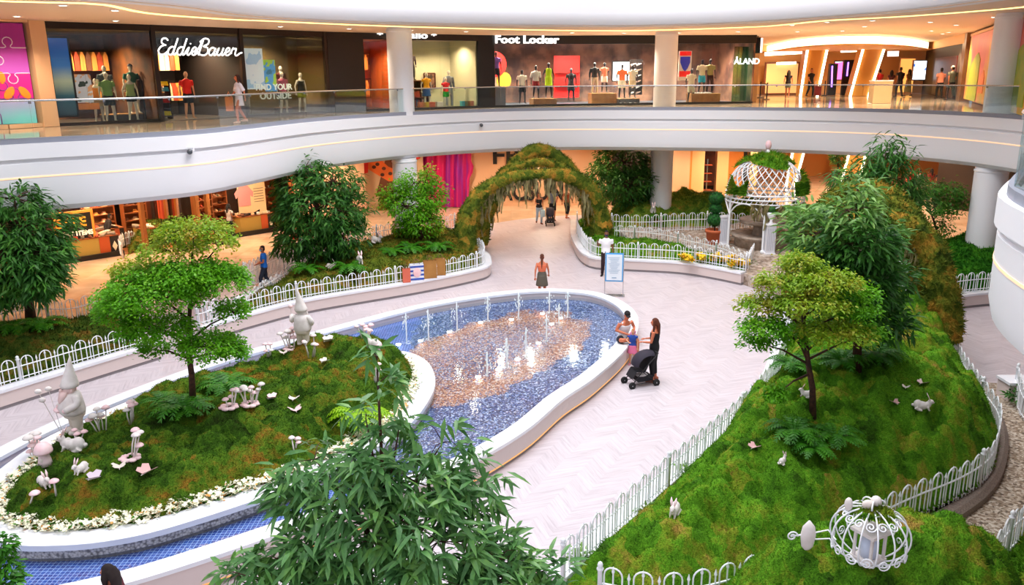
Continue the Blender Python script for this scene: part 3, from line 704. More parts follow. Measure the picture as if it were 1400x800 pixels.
# magenta curtain
t = thing('curtain', 'magenta and purple draped curtain on the beige hoarding', 'curtain', (D(612, 285, 48.3).x, 48.3, 0))
a, b = D(571, 285, 48.3).x - t.location.x, D(648, 285, 48.3).x - t.location.x
vs = []; nx, nz = 90, 12
for j in range(nz + 1):
    z = .05 + 4.1 * j / nz; e = b - .55 * (1 if z > 2.6 else .0) * 0 - .35 * (1 - z / 4.1)
    for i in range(nx + 1):
        u = i / nx; x = a + (e - a) * u + (0.25 * max(0, 1 - abs(z - 2.3) / .5) if u > .9 else 0)
        vs.append((x, -.12 - .10 * math.sin(u * 34 + math.sin(z * .7) * .6), z))
bk = [(x, y + .12, z) for x, y, z in vs]; n1 = nx + 1
fs = [(j * n1 + i, j * n1 + i + 1, (j + 1) * n1 + i + 1, (j + 1) * n1 + i) for j in range(nz) for i in range(nx)]
def curtain_mat():
    t = NT('magenta_curtain'); v = t.mapping((1.5, 1.5, .06)); t.col(t.ramp(t.noise(1, 2, v), [(.35, '#c8085c'), (.5, '#b50a66'), (.62, '#7a1490'), (.72, '#b10b62')])); t.set(Roughness=.6); return t.m
MB().add(vs, fs).build('fabric', curtain_mat(), t, True)
MB().tube([(a, -.05, 4.12), (b, -.05, 4.12)], .03, 6).build('curtain_rail', STEEL, t)
# giraffe hoarding (plain generic animal shapes)
t = thing('printed_hoarding', 'beige hoarding printed with brown shapes and a spotted orange giraffe with a red bow', 'hoarding', (D(512, 290, 46.8).x, 46.8, 0), R(14))
wd = (D(590, 290, 46.8) - D(452, 290, 46.8)).length
MB().box((0, 0, 2.08), (wd, .1, 4.15)).build('panel', M('hoarding_sand', '#c9ab86', .6), t)
br = M('hoarding_brown', '#6b3d22', .6)
def flat_poly(pts, o=-.06, name='printed_shape', mat=br):
    n = len(pts); tri = geometry.tessellate_polygon([[Vector((x, z, 0)) for x, z in pts]])
    vs = [(x, o, z) for x, z in pts] + [(x, o + .012, z) for x, z in pts]
    fs = []
    for k in tri:
        fs.append(tuple(k)); fs.append(tuple(i + n for i in reversed(k)))
    for i in range(n): fs.append((i, (i + 1) % n, n + (i + 1) % n, n + i))
    return MB().add(vs, fs).build(name, mat, t)
flat_poly([(-2.6, 2.2), (-2.6, 3.7), (-2.2, 3.75), (-1.2, 3.2), (-.9, 2.6), (-1.6, 2.1)])
flat_poly([(.1, .9), (1.0, 3.75), (1.3, 3.85), (1.6, 3.5), (2.2, 2.4), (1.6, 1.0)])
flat_poly([(.2, .1), (.4, .9), (1.4, 1.3), (2.5, 1.1), (2.8, .1)])
flat_poly([(-.5, 3.0), (-.2, 3.5), (.3, 3.2), (.9, 2.6), (1.5, 2.3), (1.5, 1.8), (.9, 1.75), (.2, 2.2), (-.4, 2.6)], -.075, 'giraffe_head', M('giraffe_orange', '#e2702c', .6))
for x, z in ((-.1, 3.05), (.3, 2.75), (.65, 2.5), (1.0, 2.2), (1.3, 2.05), (.55, 2.15), (.1, 2.6)): MB().ball((x, -.08, z), (.12, .01, .1), 8, 6).build('giraffe_spot', M('giraffe_brown', '#4c2414', .6), t)
flat_poly([(-.95, 3.1), (-.7, 3.4), (-.5, 3.2), (-.2, 2.95), (-.25, 2.3), (-.6, 2.2), (-.85, 2.5)], -.09, 'red_bow', M('bow_red', '#e02418', .6))
flat_poly([(-.8, 3.35), (-.5, 3.7), (-.9, 4.1), (-.15, 4.1), (-.3, 3.6), (-.45, 3.3)], -.092, 'red_bow', M('bow_red', '#e02418', .6))
flat_poly([(2.0, 3.0), (2.1, 4.1), (2.7, 4.1), (2.75, 3.0), (2.4, 2.9)], -.07, 'red_shape', M('bow_red', '#e02418', .6))
# left ground shops: line from far left to the hoarding
G0, G1 = Vector((-21.5, 31.3, 0)), Vector((-8.3, 44.9, 0)); gd = (G1 - G0).normalized(); gn = Vector((-gd.y, gd.x, 0)); GA = math.atan2(gd.y, gd.x)
def gat(px, dep=0, z=0):
    "point on the ground shop line under frame column px"
    for k in range(600):
        p = G0 + gd * (k * .035)
        if pxl((p.x, p.y, 1.0))[0] >= px: break
    q = p + gn * dep; q.z = z; return q
w = MB(); w.wall(G0 + gn * 4.2 - gd * 3, G1 + gn * 4.2 + gd * 1, 0, 4.2, .2); struct(w.build('wall_shop_back', M('shop_umber', '#3a1a0c', .7, c2='#120804', ns=.8)))
struct(MB().prism([(p.x, p.y) for p in (G0 - gd * 4, G1, G1 + gn * 4.2, G0 - gd * 4 + gn * 4.2)], .012, .03).build('floor', M('shop_wood_floor', '#a8632c', .3, c2='#7c4218', ns=3)))
bs_ = MB(); 
for a_, b_ in ((60, 165), (300, 385)): bs_.wall(gat(a_), gat(b_), 0, .22, .12)
struct(bs_.build('baseboard_2', M('black_plinth', '#120c08', .4)))
for px in (196, 270, 285, 400):
    p = gat(px, .0); struct(MB().box((p.x, p.y, 2.1), (.16, .3, 4.2), GA).build('trim_4', M('wood_post', '#8a5222', .5)))
for px in (235, 255): p = gat(px, 2.8); struct(MB().box((p.x, p.y, 2.1), (.5, .1, 4.2), GA).build('wall_panel', M('mahogany', '#54200f', .5)))
w = MB(); w.wall(gat(400, .2), G1 + gd * .3, 0, 4.2, .2); struct(w.build('wall_shop_end', CREAM))
for px in (90, 150, 230, 320, 370): p = gat(px, 1.8); spot('shop_lamp', (p.x, p.y, 4.1), 480, (1, .70, .40), 155)
GOODS = [M('goods_%d' % i, c, .7) for i, c in enumerate(('#d8c09a', '#b8431f', '#efe3cf', '#6b3a20', '#d98a3a', '#8d8070', '#301812', '#e8b48a'))]
hat = MB().lathe([(.0, .13), (.07, .12), (.09, .08), (.095, .035), (.16, .02), (.165, .01), (.16, 0)], n=10).build('sun_hat', GOODS[0], None, True)
shoe = MB().loft([[(-.13, a, b) for a, b in ((-.035, 0), (.035, 0), (.03, .09), (-.03, .09))], [(-.02, a, b) for a, b in ((-.04, 0), (.04, 0), (.035, .08), (-.035, .08))], [(.08, a, b) for a, b in ((-.045, 0), (.045, 0), (.035, .05), (-.035, .05))], [(.14, a, b) for a, b in ((-.025, 0), (.025, 0), (.02, .03), (-.02, .03))]]).build('shoe', GOODS[3], None, True)
COL.objects.unlink(hat); COL.objects.unlink(shoe)
HATS = []
for k in range(8):
    me = hat.data.copy(); me.materials.clear(); me.materials.append(GOODS[k]); m2 = shoe.data.copy(); m2.materials.clear(); m2.materials.append(GOODS[(k * 3 + 1) % 8]); HATS.append((me, m2))
bpy.data.objects.remove(hat); bpy.data.objects.remove(shoe)
def goods(kind, loc, rz, label, cat, group, s=1.0):
    o = bpy.data.objects.new(kind, random.choice(HATS)[0 if kind == 'sun_hat' else 1]); COL.objects.link(o); o.location = loc; o.rotation_euler = (0, 0, rz); o.scale = (s, s, s)
    return tag(o, label, cat, group)
def shelf_unit(pxa, pxb, dep, h, label, rows, kind, glabel, group, per=.36):
    a, b = gat(pxa, dep), gat(pxb, dep); c = (a + b) / 2; Lw = (b - a).length
    t = thing('shelf_unit', label, 'shelves', c, GA); wd_ = M('shelf_wood', '#8c4a1f', .6)
    MB().box((0, .2, h / 2), (Lw, .05, h)).build('back_panel', wd_, t)
    for s_ in (-1, 1): MB().box((s_ * Lw / 2, 0, h / 2), (.05, .42, h)).build('side_panel', wd_, t)
    for r in range(rows):
        z = .35 + r * (h - .5) / rows
        MB().box((0, 0, z), (Lw - .05, .40, .04)).build('shelf', wd_, t)
        n = int(Lw / per)
        for k in range(n):
            x = -Lw / 2 + per * (k + .5) + random.uniform(-.05, .05)
            if random.random() < .12: continue
            p = c + gd * x - gn * .02
            goods(kind, (p.x, p.y, z + .02), GA + (random.uniform(-.4, .4) if kind == 'sun_hat' else -PI / 2 + random.uniform(-.2, .2)), glabel, 'hat' if kind == 'sun_hat' else 'shoe', group, random.uniform(.95, 1.25))
    return t
shelf_unit(200, 232, 2.6, 3.4, 'tall wooden shelves of hats behind the sale board in the left ground shop', 8, 'sun_hat', 'small hat on the tall shelves behind the sale board', 'hats on the left shop shelves')
shelf_unit(284, 308, 1.4, 3.8, 'tall wooden shelves of shoes left of the pink poster', 9, 'shoe', 'shoe on the tall shelves left of the pink poster', 'shoes left of the poster', .26)
shelf_unit(309, 334, 1.9, 3.8, 'set back wooden shelves of shoes beside the pink poster', 9, 'shoe', 'shoe on the set back shelves beside the pink poster', 'shoes beside the poster', .26)
shelf_unit(366, 396, 1.6, 3.8, 'wooden shelves of shoes behind the dark leafy tree', 8, 'shoe', 'shoe on the shelves behind the dark leafy tree', 'shoes behind the tree', .3)
def bin_table(pxa, pxb, dep, label, h=.85, glabel='', group=''):
    a, b = gat(pxa, dep), gat(pxb, dep); c = (a + b) / 2; Lw = (b - a).length
    t = thing('display_table', label, 'table', c, GA)
    MB().box((-Lw * .18, 0, h / 2), (Lw * .62, .9, h)).build('cabinet', M('table_khaki', '#a98a3c', .6), t)
    MB().box((Lw * .22, -.01, h / 2), (Lw * .2, .92, h)).build('cabinet_panel', M('table_rust', '#b04a18', .6), t)
    MB().box((Lw * .41, 0, h / 2), (Lw * .18, .9, h)).build('cabinet_panel', M('table_dark', '#1c140e', .6), t)
    d_ = MB(); d_.add([(Lw * .41, -.47, h * .75), (Lw * .46, -.47, h * .5), (Lw * .41, -.47, h * .25), (Lw * .36, -.47, h * .5), (Lw * .41, -.45, h * .75), (Lw * .46, -.45, h * .5), (Lw * .41, -.45, h * .25), (Lw * .36, -.45, h * .5)], [(0, 1, 2, 3), (7, 6, 5, 4), (0, 4, 5, 1), (1, 5, 6, 2), (2, 6, 7, 3), (3, 7, 4, 0)])
    d_.build('diamond_emblem', M('cream_print', '#e9dcc0', .6), t)
    MB().box((0, 0, h + .02), (Lw * 1.02, .95, .05)).build('tray', M('shelf_wood', '#8c4a1f', .6), t)
    for i in range(int(Lw / .3)):
        for j in range(3):
            p = c + gd * (-Lw / 2 + .15 + i * .3) + gn * (-.3 + j * .3)
            goods('shoe', (p.x, p.y, h + .045), GA + random.uniform(0, 6), glabel, 'shoe', group, 1.6)
shelf_unit(150, 192, 3.0, 3.4, 'tall shelves of hats at the very back of the left ground shop', 8, 'sun_hat', 'small hat on the shelves at the very back of the left ground shop', 'hats at the back of the left shop')
bin_table(88, 162, .55, 'display table of shoes below the framed sale board', .9, 'shoe lying on the display table below the sale board', 'shoes on the table below the sale board')
bin_table(329, 375, .6, 'display table of shoes below the pink poster', .9, 'shoe lying on the display table below the pink poster', 'shoes on the table below the poster')
bin_table(150, 186, 1.9, 'table of goods behind the shopper in dark clothes in the left ground shop', .95, 'shoe lying on the table behind the shopper in dark clothes', 'shoes on the table behind the shopper')
bin_table(262, 300, .7, 'long low table of goods left of the grey vest shopper', .75, 'shoe lying on the low table left of the grey vest shopper', 'shoes on the table left of the shopper')
bin_table(205, 226, 1.6, 'low table of goods deep in the left ground shop', .8, 'shoe lying on the low table deep in the left shop', 'shoes on the deep table')
# sale board in its orange frame
a, b = gat(80, .25), gat(131, .25); c = (a + b) / 2; Lw = (b - a).length
t = thing('sale_board', 'black sale board in an orange frame above a display table', 'sign', (c.x, c.y, D(105, 344, c.y).z), GA)
MB().box((0, 0, .85), (Lw, .06, 1.7)).build('board', M('board_black', '#15100c', .5), t)
fm = MB(); 
for x, z, w_, h_ in ((0, 0, Lw, .1), (0, 1.7, Lw, .1), (-Lw / 2, .85, .1, 1.8), (Lw / 2, .85, .1, 1.8)): fm.box((x, -.02, z), (w_, .12, h_))
fm.build('frame', M('board_orange', '#d9862c', .5, emit=.15), t)
for s_, sz, x, z, m_ in (('SALE', .56, -.1, 1.25, M('sale_orange', '#ee8c1e', .5, emit=.5)), ('30% ITEMS', .27, .1, .78, M('sale_cream', '#f0e2c4', .5, emit=.4)), ('______', .3, .1, .45, M('sale_cream', '#f0e2c4', .5, emit=.4))):
    if s_ == '______':
        MB().box((x, -.045, z - .08), (Lw * .6, .02, .03)).build('rule_line', m_, t); continue
    L_ = text_mesh(s_, sz, .015, .012, 0, 'lettering', m_); L_.parent = t; L_.location = (x, -.05, z); L_.rotation_euler = (PI / 2, 0, 0)
# pink poster
a, b = gat(331, .3), gat(368, .3); c = (a + b) / 2; Lw = (b - a).length
t = thing('shop_poster', 'cream poster with a pink shape and a black shoe hanging in the left ground shop', 'poster', (c.x, c.y, D(350, 306, c.y).z), GA)
MB().box((0, 0, 1.05), (Lw, .05, 2.1)).build('board', M('poster_cream', '#e6c594', .6), t)
ol = [(-.62, .95), (.02, .95), (.02, 1.45), (.16, 1.35), (.2, 1.6), (-.08, 1.95), (-.5, 1.95), (-.8, 1.6), (-.74, 1.35), (-.62, 1.45)]; n_ = len(ol)
MB().add([(x - .12, y, z) for y in (-.045, -.02) for x, z in ol], [tuple(range(n_)), tuple(range(2 * n_ - 1, n_ - 1, -1))] + [(i, (i + 1) % n_, n_ + (i + 1) % n_, n_ + i) for i in range(n_)]).build('pink_shape', M('poster_pink', '#d88a86', .6), t)
MB().loft([[(x, -.04 + y, z + .42) for y in (0, .012) for z in (zz, zz + .16)][:2] + [(x, -.028, zz + .58), (x, -.028, zz + .42)] for x, zz in ((-.7, .05), (-.3, 0), (.1, .02), (.35, .12))]).build('shoe_shape', BLACK, t)
ln = MB()
for k in range(6): ln.box((Lw * .25, -.03, 1.75 - k * .13), (Lw * .36, .012, .025))
for k in range(1): ln.box((0, -.03, .2), (Lw * .7, .012, .05))
ln.build('text_line', M('poster_ink', '#5a4634', .6), t)
# clothes rack glimpsed in the left shop
a, b = gat(236, 1.2), gat(262, 1.2); c = (a + b) / 2; Lw = (b - a).length
t = thing('clothes_rack', 'rack of red, tan and dark clothes between the hat shelves and shoe shelves', 'clothes rack', c, GA)
MB().tube([(-Lw / 2, 0, 0), (-Lw / 2, 0, 2.9), (Lw / 2, 0, 2.9), (Lw / 2, 0, 0)], .025, 6).build('frame', DARKM, t)
for k in range(9):
    x = -Lw / 2 + Lw * (k + .5) / 9
    MB().loft([[(x + dx * s_, y * 1.0, z) for dx, y in ((-.05, -.22), (.05, -.22), (.05, .22), (-.05, .22))] for z, s_ in ((1.2, 1.4), (2.5, 1.1), (2.85, .3))]).build('garment', GOODS[(1, 4, 7, 6, 3)[k % 5]], t)
# ground floor right: orange lit shop interiors, dark posts
ORG = M('orange_wall', '#dc9040', .5); 
w = MB(); w.wall((6.0, 48.7), (8.6, 48.7), 0, 4.2, .4); struct(w.build('wall_dark_front', M('charcoal_wall', '#2a1c14', .6)))
w = MB(); w.wall((10.6, 48.9), (10.6, 53), 0, 4.2, .3); w.wall((10.6, 58), (16, 58), 0, 4.2, .3); w.wall((12.9, 51.5), (14.4, 51.5), 0, 4.2, .8); w.wall((16, 62), (33, 62), 0, 4.2, .3); struct(w.build('wall_orange', ORG))
for px, py, Y, wd_, lab in ((952, 265, 50.5, .35, 'left'), (993, 268, 51.5, .35, 'middle'), (1012, 268, 53, .5, 'right')):
    q = D(px, py, Y); t = thing('doorway_post', lab + ' dark doorway post under the balcony near the birdcage gazebo', 'post', (q.x, Y, 0))
    MB().box((0, 0, 2.1), (wd_, .3, 4.2)).build('post', DARKM, t); MB().box((0, -.2, .06), (wd_ * 3, .8, .12)).build('base', DARKM, t)
for pts, lab in ((((948, 282), (965, 205)), 'left'), (((965, 270), (975, 215)), 'right')):
    q = D(*pts[0], 50); z = 2.6
    t = thing('product_stand', lab + ' slim product stand in the orange shop under the balcony', 'stand', (q.x, 50, 0))
    MB().box((0, 0, .05), (.7, .5, .1)).build('base', DARKM, t); MB().box((0, 0, 1.3), (.06, .06, 2.5)).build('post', STEEL, t)
    for k in range(4): MB().box((0, -.1, .7 + k * .5), (.5, .3, .04)).build('shelf', M('table_rust', '#b04a18', .6), t)
q = D(1020, 240, 55); t = thing('shop_window_display', 'deep brown curtained shop window under the balcony behind the gazebo', 'display', (q.x - 2.6, 55, 0))
MB().box((0, 0, 2.1), (3.2, .2, 4.2)).build('frame', DARKM, t); MB().box((.1, -.08, 2.1), (2.6, .15, 3.6)).build('curtain', M('brown_drape', '#6b2c10', .7, c2='#2c0f06', ns=2), t)
for px, wd_, Y, c_ in ((951, .9, 49.6, 'pier_cream'), (986, .7, 50.6, 'pier_cream'), (1028, .5, 54, 'pier_cream')):
    q = D(px, 240, Y); struct(MB().box((q.x, Y, 2.1), (wd_, .5, 4.2)).build('wall_pier', M(c_, '#ecc48a', .5)))
# dark shop front on the far right under the balcony
w = MB(); w.wall((24.5, 47), (29, 40), 0, 4.2, .3); struct(w.build('wall_dark_right', M('charcoal_wall', '#2a1c14', .6)))
w = MB(); w.wall((29, 40), (34, 28), 0, 4.2, .3); struct(w.build('wall_arcade_right', PEACH))
# ------------------------------------------------------------------ moss helpers
def tufts(mb, n, h=.05, seed=1, w=.6):
    "n little upright moss blades scattered over the faces of mb"
    rng = np.random.default_rng(seed)
    v = np.array(mb.v); tri = []
    for f in mb.f:
        for k in range(1, len(f) - 1): tri.append((f[0], f[k], f[k + 1]))
    tri = np.array(tri); a, b, c = v[tri[:, 0]], v[tri[:, 1]], v[tri[:, 2]]
    nr = np.cross(b - a, c - a); ar = np.linalg.norm(nr, axis=1); nr = nr / (ar[:, None] + 1e-12)
    i = rng.choice(len(tri), n, p=ar / ar.sum()); r1 = np.sqrt(rng.random(n)); r2 = rng.random(n)
    p = a[i] * (1 - r1)[:, None] + b[i] * (r1 * (1 - r2))[:, None] + c[i] * (r1 * r2)[:, None]
    N = nr[i]; d = rng.normal(size=(n, 3)) ; t = np.cross(N, d); t /= np.linalg.norm(t, axis=1)[:, None] + 1e-9
    hh = h * rng.uniform(.5, 1.3, n)[:, None]; q = N * hh + rng.normal(size=(n, 3)) * hh * .55
    V = np.stack([p - t * hh * w * .5 - N * .01, p + t * hh * w * .5 - N * .01, p + q], 1).reshape(-1, 3)
    k = len(mb.v); mb.v.extend(map(tuple, V.tolist())); mb.f.extend([(k + 3 * j, k + 3 * j + 1, k + 3 * j + 2) for j in range(n)]); mb.m.extend([0] * n)
    return mb
def dome_(w): return np.sqrt(np.clip(1 - (w / .92) ** 2, 0, 1))
class Mound:
    def __init__(s, outline, z0, H, ramp, step=.09, amp=.10, bumps=(), seed=3, power=1.0, inset=0.0, lump=1.0):
        s.o = np.array([(p[0], p[1]) for p in outline]); s.z0, s.H, s.ramp, s.amp, s.bumps, s.seed, s.power, s.lump = z0, H, ramp, amp, bumps, seed, power, lump; s.inset = inset; s.step = step
    def dist(s, q):
        o = s.o; best = np.full(len(q), 1e9); inside = np.zeros(len(q), bool)
        for a, b in zip(o, np.roll(o, -1, 0)):
            d = b - a; L = d @ d + 1e-12; t = np.clip(((q - a) @ d) / L, 0, 1)
            best = np.minimum(best, np.linalg.norm(q - a - t[:, None] * d, axis=1))
            cond = (a[1] > q[:, 1]) != (b[1] > q[:, 1])
            xs = a[0] + (q[:, 1] - a[1]) / (d[1] if abs(d[1]) > 1e-9 else 1e-9) * d[0]
            inside ^= cond & (q[:, 0] < xs)
        return np.where(inside, best, -best)
    def z(s, q):
        q = np.atleast_2d(np.array(q, float)); d = s.dist(q)
        t = np.clip(d / s.ramp, 0, 1); h = s.H * (1 - (1 - t) ** 2) ** s.power
        for bx, by, br, bh in s.bumps: h = h + bh * np.exp(-((q[:, 0] - bx) ** 2 + (q[:, 1] - by) ** 2) / br ** 2) * np.clip(d / .6, 0, 1)
        p3 = np.c_[q, np.zeros(len(q))]; k = np.clip(d / .5, 0, 1)
        h = h + k * 1.75 * s.amp * (1.1 * vnoise(p3, .8 * s.lump, s.seed) + .5 * vnoise(p3, 2.1 * s.lump, s.seed + 1) + 1.7 * (dome_(worley(p3 + .12 * vnoise(p3, 3, 9)[:, None], 2.0 * s.lump, s.seed)) - .6) + 1.15 * (dome_(worley(p3, 4.4, s.seed + 5)) - .6))
        return s.z0 + np.where(d < 0, -.05, h)
    def build(s, name, mat, parent=None, nt=30000, th=.05):
        lo = s.o.min(0) - s.step; hi = s.o.max(0) + s.step
        xs = np.arange(lo[0], hi[0], s.step); ys = np.arange(lo[1], hi[1], s.step)
        X, Y = np.meshgrid(xs, ys); q = np.c_[X.ravel(), Y.ravel()]; d = s.dist(q); z = s.z(q)
        ok = d > -s.step * .9 ; idx = np.full(len(q), -1); idx[ok] = np.arange(ok.sum())
        mb = MB(); mb.v = [tuple(r) for r in np.c_[q, z][ok].tolist()]; nx = len(xs)
        for j in range(len(ys) - 1):
            for i in range(nx - 1):
                f = (idx[j * nx + i], idx[j * nx + i + 1], idx[(j + 1) * nx + i + 1], idx[(j + 1) * nx + i])
                if min(f) >= 0: mb.f.append(tuple(int(k) for k in f)); mb.m.append(0)
        tufts(mb, nt, th, s.seed)
        return mb.build(name, mat, parent, True, world=True)
    def hit(s, px, py):
        d = ray(px, py); prev = None
        ts = np.arange(6, 60, .04); pts = np.array([(d.x * t, d.y * t) for t in ts]); zs = CZ + d.z * ts
        zz = s.z(pts); w = np.where((zs <= zz) & (s.dist(pts) > 0))[0]
        i = w[0] if len(w) else int(np.argmin(np.abs(zs - s.z0)))
        return Vector((pts[i][0], pts[i][1], float(zz[i])))
def cappath(outer, w=.36, closed=False, sgn=1):
    return outer, offset(outer, w * sgn, closed)
def planter_wall(name, outer, label, sgn, w=.36, h=.5, closed=False, mats=None):
    "rendered wall with a marble cap; outer = cap's outer edge, sgn = side of the planter's inside"
    t = thing(name, label, 'planter wall', (outer[0][0], outer[0][1], 0)); s_ = sgn
    MB().sweep(outer, [(0, h), (w * s_, h), (w * s_, h - .07), (0, h - .07)], closed).build('cap', CAPW, t, world=True)
    MB().sweep(outer, [(.03 * s_, h - .07), ((w - .04) * s_, h - .07), ((w - .04) * s_, .1), (.03 * s_, .1)], closed).build('wall', mats or PINKW, t, world=True)
    MB().sweep(outer, [(.06 * s_, .12), ((w - .06) * s_, .12), ((w - .06) * s_, 0), (.06 * s_, 0)], closed).build('plinth', STONEG, t, world=True)
    return t
# ------------------------------------------------------------------ fences
def fence(path, z, label, h=.58, period=.45, post_every=5, r=.013, step=None, group=None):
    """white bow-topped iron fence: hoops with a spear inside each and a spear between"""
    pts = resample(smooth_path(path, .15) if len(path) > 2 else [Vector((*p[:2], 0)) for p in path], .02)
    zf = z if callable(z) else (lambda p: z)
    Ltot = .02 * (len(pts) - 1); n = max(1, round(Ltot / period)); per = Ltot / n
    def at(d):
        k = min(max(d / .02, 0), len(pts) - 1.001); i = int(k); return pts[i].lerp(pts[i + 1], k - i)
    t = thing('garden_fence', label, 'fence', (pts[0].x, pts[0].y, zf(pts[0])), 0, group)
    mb = MB(); hb = h - per * .30
    for i in range(n):
        d0 = i * per
        if i % post_every == 0: mb = MB(); start = d0
        b0, b1, bm, sp = d0 + per * .14, d0 + per * .76, d0 + per * .45, d0 + per * .98
        rr = (b1 - b0) / 2; arc = []
        for k in range(9):
            a = PI * k / 8; q = at(bm - rr * math.cos(a)); arc.append((q.x, q.y, zf(q) + hb + rr * math.sin(a)))
        p0, p1 = at(b0), at(b1)
        mb.tube([(p0.x, p0.y, zf(p0) + .02)] + arc + [(p1.x, p1.y, zf(p1) + .02)], r, 5)
        for s_, top in ((bm, hb + .04), (sp, h - .16)):
            q = at(s_); zz = zf(q)
            mb.tube([(q.x, q.y, zz + .02), (q.x, q.y, zz + top), (q.x, q.y, zz + top + .03), (q.x, q.y, zz + top + .12)], [r, r, r * 2.0, .002], 5)
        if i % post_every == post_every - 1 or i == n - 1:
            e = d0 + per; m = max(2, int((e - start) / .15))
            for zz, rr_ in ((.08, r), (h * .62, r * 1.25)):
                q = [at(start + (e - start) * k / m) for k in range(m + 1)]
                mb.tube([(p.x, p.y, zf(p) + zz) for p in q], rr_, 5)
            mb.build('railing_panel', WIRON, t, world=True)
    for i in range(0, n + 1, post_every):
        q = at(min(i * per, Ltot)); zz = zf(q)
        MB().lathe([(.035, -.02), (.035, h * .9), (.05, h * .92), (.05, h * .95), (.025, h * .97), (.042, h * 1.02), (.03, h * 1.07), (.004, h * 1.10)], (q.x, q.y, zz), 10).build('post', WIRON, t, True, True)
    return t
# ------------------------------------------------------------------ fountain pool
pool = smooth_path([(-8.8, 9.55), (-7.4, 9.7), (-5.58, 10.38), tuple(P(431, 713, .55).xy), tuple(P(540, 673, .55).xy), tuple(P(640, 634, .55).xy), (.26, 15.51), (1.13, 17.18), (1.88, 18.35), (2.72, 19.95), (3.2, 21.1), (3.58, 22.3), (3.77, 23.7), (3.64, 24.9), (3.2, 26.0), (2.45, 26.7), (1.1, 27.0), (-.49, 26.6), (-2.37, 25.57), (-3.65, 24.5), (-5.5, 22.55), (-7.55, 20.2), (-8.75, 18.33), (-9.62, 16.61), (-10.2, 14.9), (-10.55, 12.6), (-10.1, 10.6)], .25, True)
planter_wall('fountain_wall', pool, 'low pale fountain wall with a white marble cap around the blue pebble pool', 1, .38, .55, True)
tag(MB().sweep(pool, [(.02, .118), (.055, .118), (.055, .095), (.02, .095)], True).build('light_strip', M('amber_strip', (1, .48, .14), emit=.3)), 'amber light line at the foot of the fountain wall', 'light strip')
pin = [(p.x, p.y) for p in offset(pool, .34, True)]
def pebble_mat():
    t = NT('blue_pebbles'); sp = t.n('ShaderNodeSeparateXYZ'); t.L.new(t.tc.outputs['Object'], sp.inputs[0])
    vo = t.n('ShaderNodeTexVoronoi'); vo.inputs['Scale'].default_value = 30; t.L.new(t.tc.outputs['Object'], vo.inputs['Vector'])
    sc_ = t.n('ShaderNodeSeparateColor'); t.L.new(vo.outputs['Color'], sc_.inputs[0])
    blue = t.ramp(sc_.outputs[0], [(0, '#0e1638'), (.25, '#1f3468'), (.5, '#38548f'), (.75, '#667fb4'), (.95, '#d2dcee')])
    cop = t.ramp(sc_.outputs[1], [(0, '#7c4230'), (.4, '#b46a48'), (.7, '#c98b68'), (.92, '#ecd4c2')])
    c0 = P(672, 478, .3)
    # copper swirl: elongated patch, bluer core
    ang = math.atan2(9.0, 5.2)
    dx = t.math('SUBTRACT', sp.outputs['X'], c0.x); dy = t.math('SUBTRACT', sp.outputs['Y'], c0.y)
    u = t.math('ADD', t.math('MULTIPLY', dx, math.cos(ang)), t.math('MULTIPLY', dy, math.sin(ang)))
    v = t.math('ADD', t.math('MULTIPLY', dx, -math.sin(ang)), t.math('MULTIPLY', dy, math.cos(ang)))
    r_ = t.math('SQRT', t.math('ADD', t.math('POWER', t.math('ABSOLUTE', t.math('DIVIDE', u, 4.3)), 2.4), t.math('POWER', t.math('ABSOLUTE', t.math('DIVIDE', v, 2.05)), 2.4)))
    rn = t.math('ADD', r_, t.math('MULTIPLY', t.math('SUBTRACT', t.noise(1.3, 3), .5), .5))
    pr = t.ramp(rn, [(0, (.38,) * 3), (.45, (.55,) * 3), (.75, (.95,) * 3), (.95, (.75,) * 3), (1.0, (0, 0, 0))])
    is_c = t.math('LESS_THAN', sc_.outputs[2], pr)
    k = t.mix(is_c, blue, cop)
    # mosaic tiles in the channel round the island
    br = t.n('ShaderNodeTexBrick'); br.offset = 0; br.inputs['Scale'].default_value = 1; br.inputs['Brick Width'].default_value = .075; br.inputs['Row Height'].default_value = .075; br.inputs['Mortar Size'].default_value = .006
    br.inputs['Color1'].default_value = (*lin('#153a94'), 1); br.inputs['Color2'].default_value = (*lin('#2f5cb4'), 1); br.inputs['Mortar'].default_value = (*lin('#a8c0ee'), 1)
    t.L.new(t.tc.outputs['Object'], br.inputs[0])
    k = t.mix(t.math('LESS_THAN', sp.outputs['X'], t.math('ADD', -2.9, t.math('MULTIPLY', t.math('SUBTRACT', t.noise(1.5, 3), .5), 1.2))), k, br.outputs[0])
    t.col(k); t.set(Roughness=.3); t.bump(t.math('MULTIPLY', vo.outputs['Distance'], -1), .5, .03); return t.m
struct(MB().prism(pin, .2, .27).build('floor_pool', pebble_mat()))
def water_mat():
    m = glass_mat('pool_water', (.95, .98, 1), .20, .05); N = m.node_tree.nodes; L = m.node_tree.links
    nz = N.new('ShaderNodeTexNoise'); nz.inputs['Scale'].default_value = 5; nz.inputs['Detail'].default_value = 3; tcx = N.new('ShaderNodeTexCoord'); L.new(tcx.outputs['Object'], nz.inputs['Vector'])
    bp = N.new('ShaderNodeBump'); bp.inputs['Strength'].default_value = .10; bp.inputs['Distance'].default_value = .03; L.new(nz.outputs['Fac'], bp.inputs['Height'])
    for n in list(N):
        if n.type in ('BSDF_GLOSSY', 'FRESNEL'): L.new(bp.outputs[0], n.inputs['Normal'])
    return m
MB_ = MB().prism(pin, .36, .365)
tag(MB_.build('pool_water', water_mat()), 'clear rippled water filling the fountain pool over blue and copper pebbles', 'water', None, 'stuff')
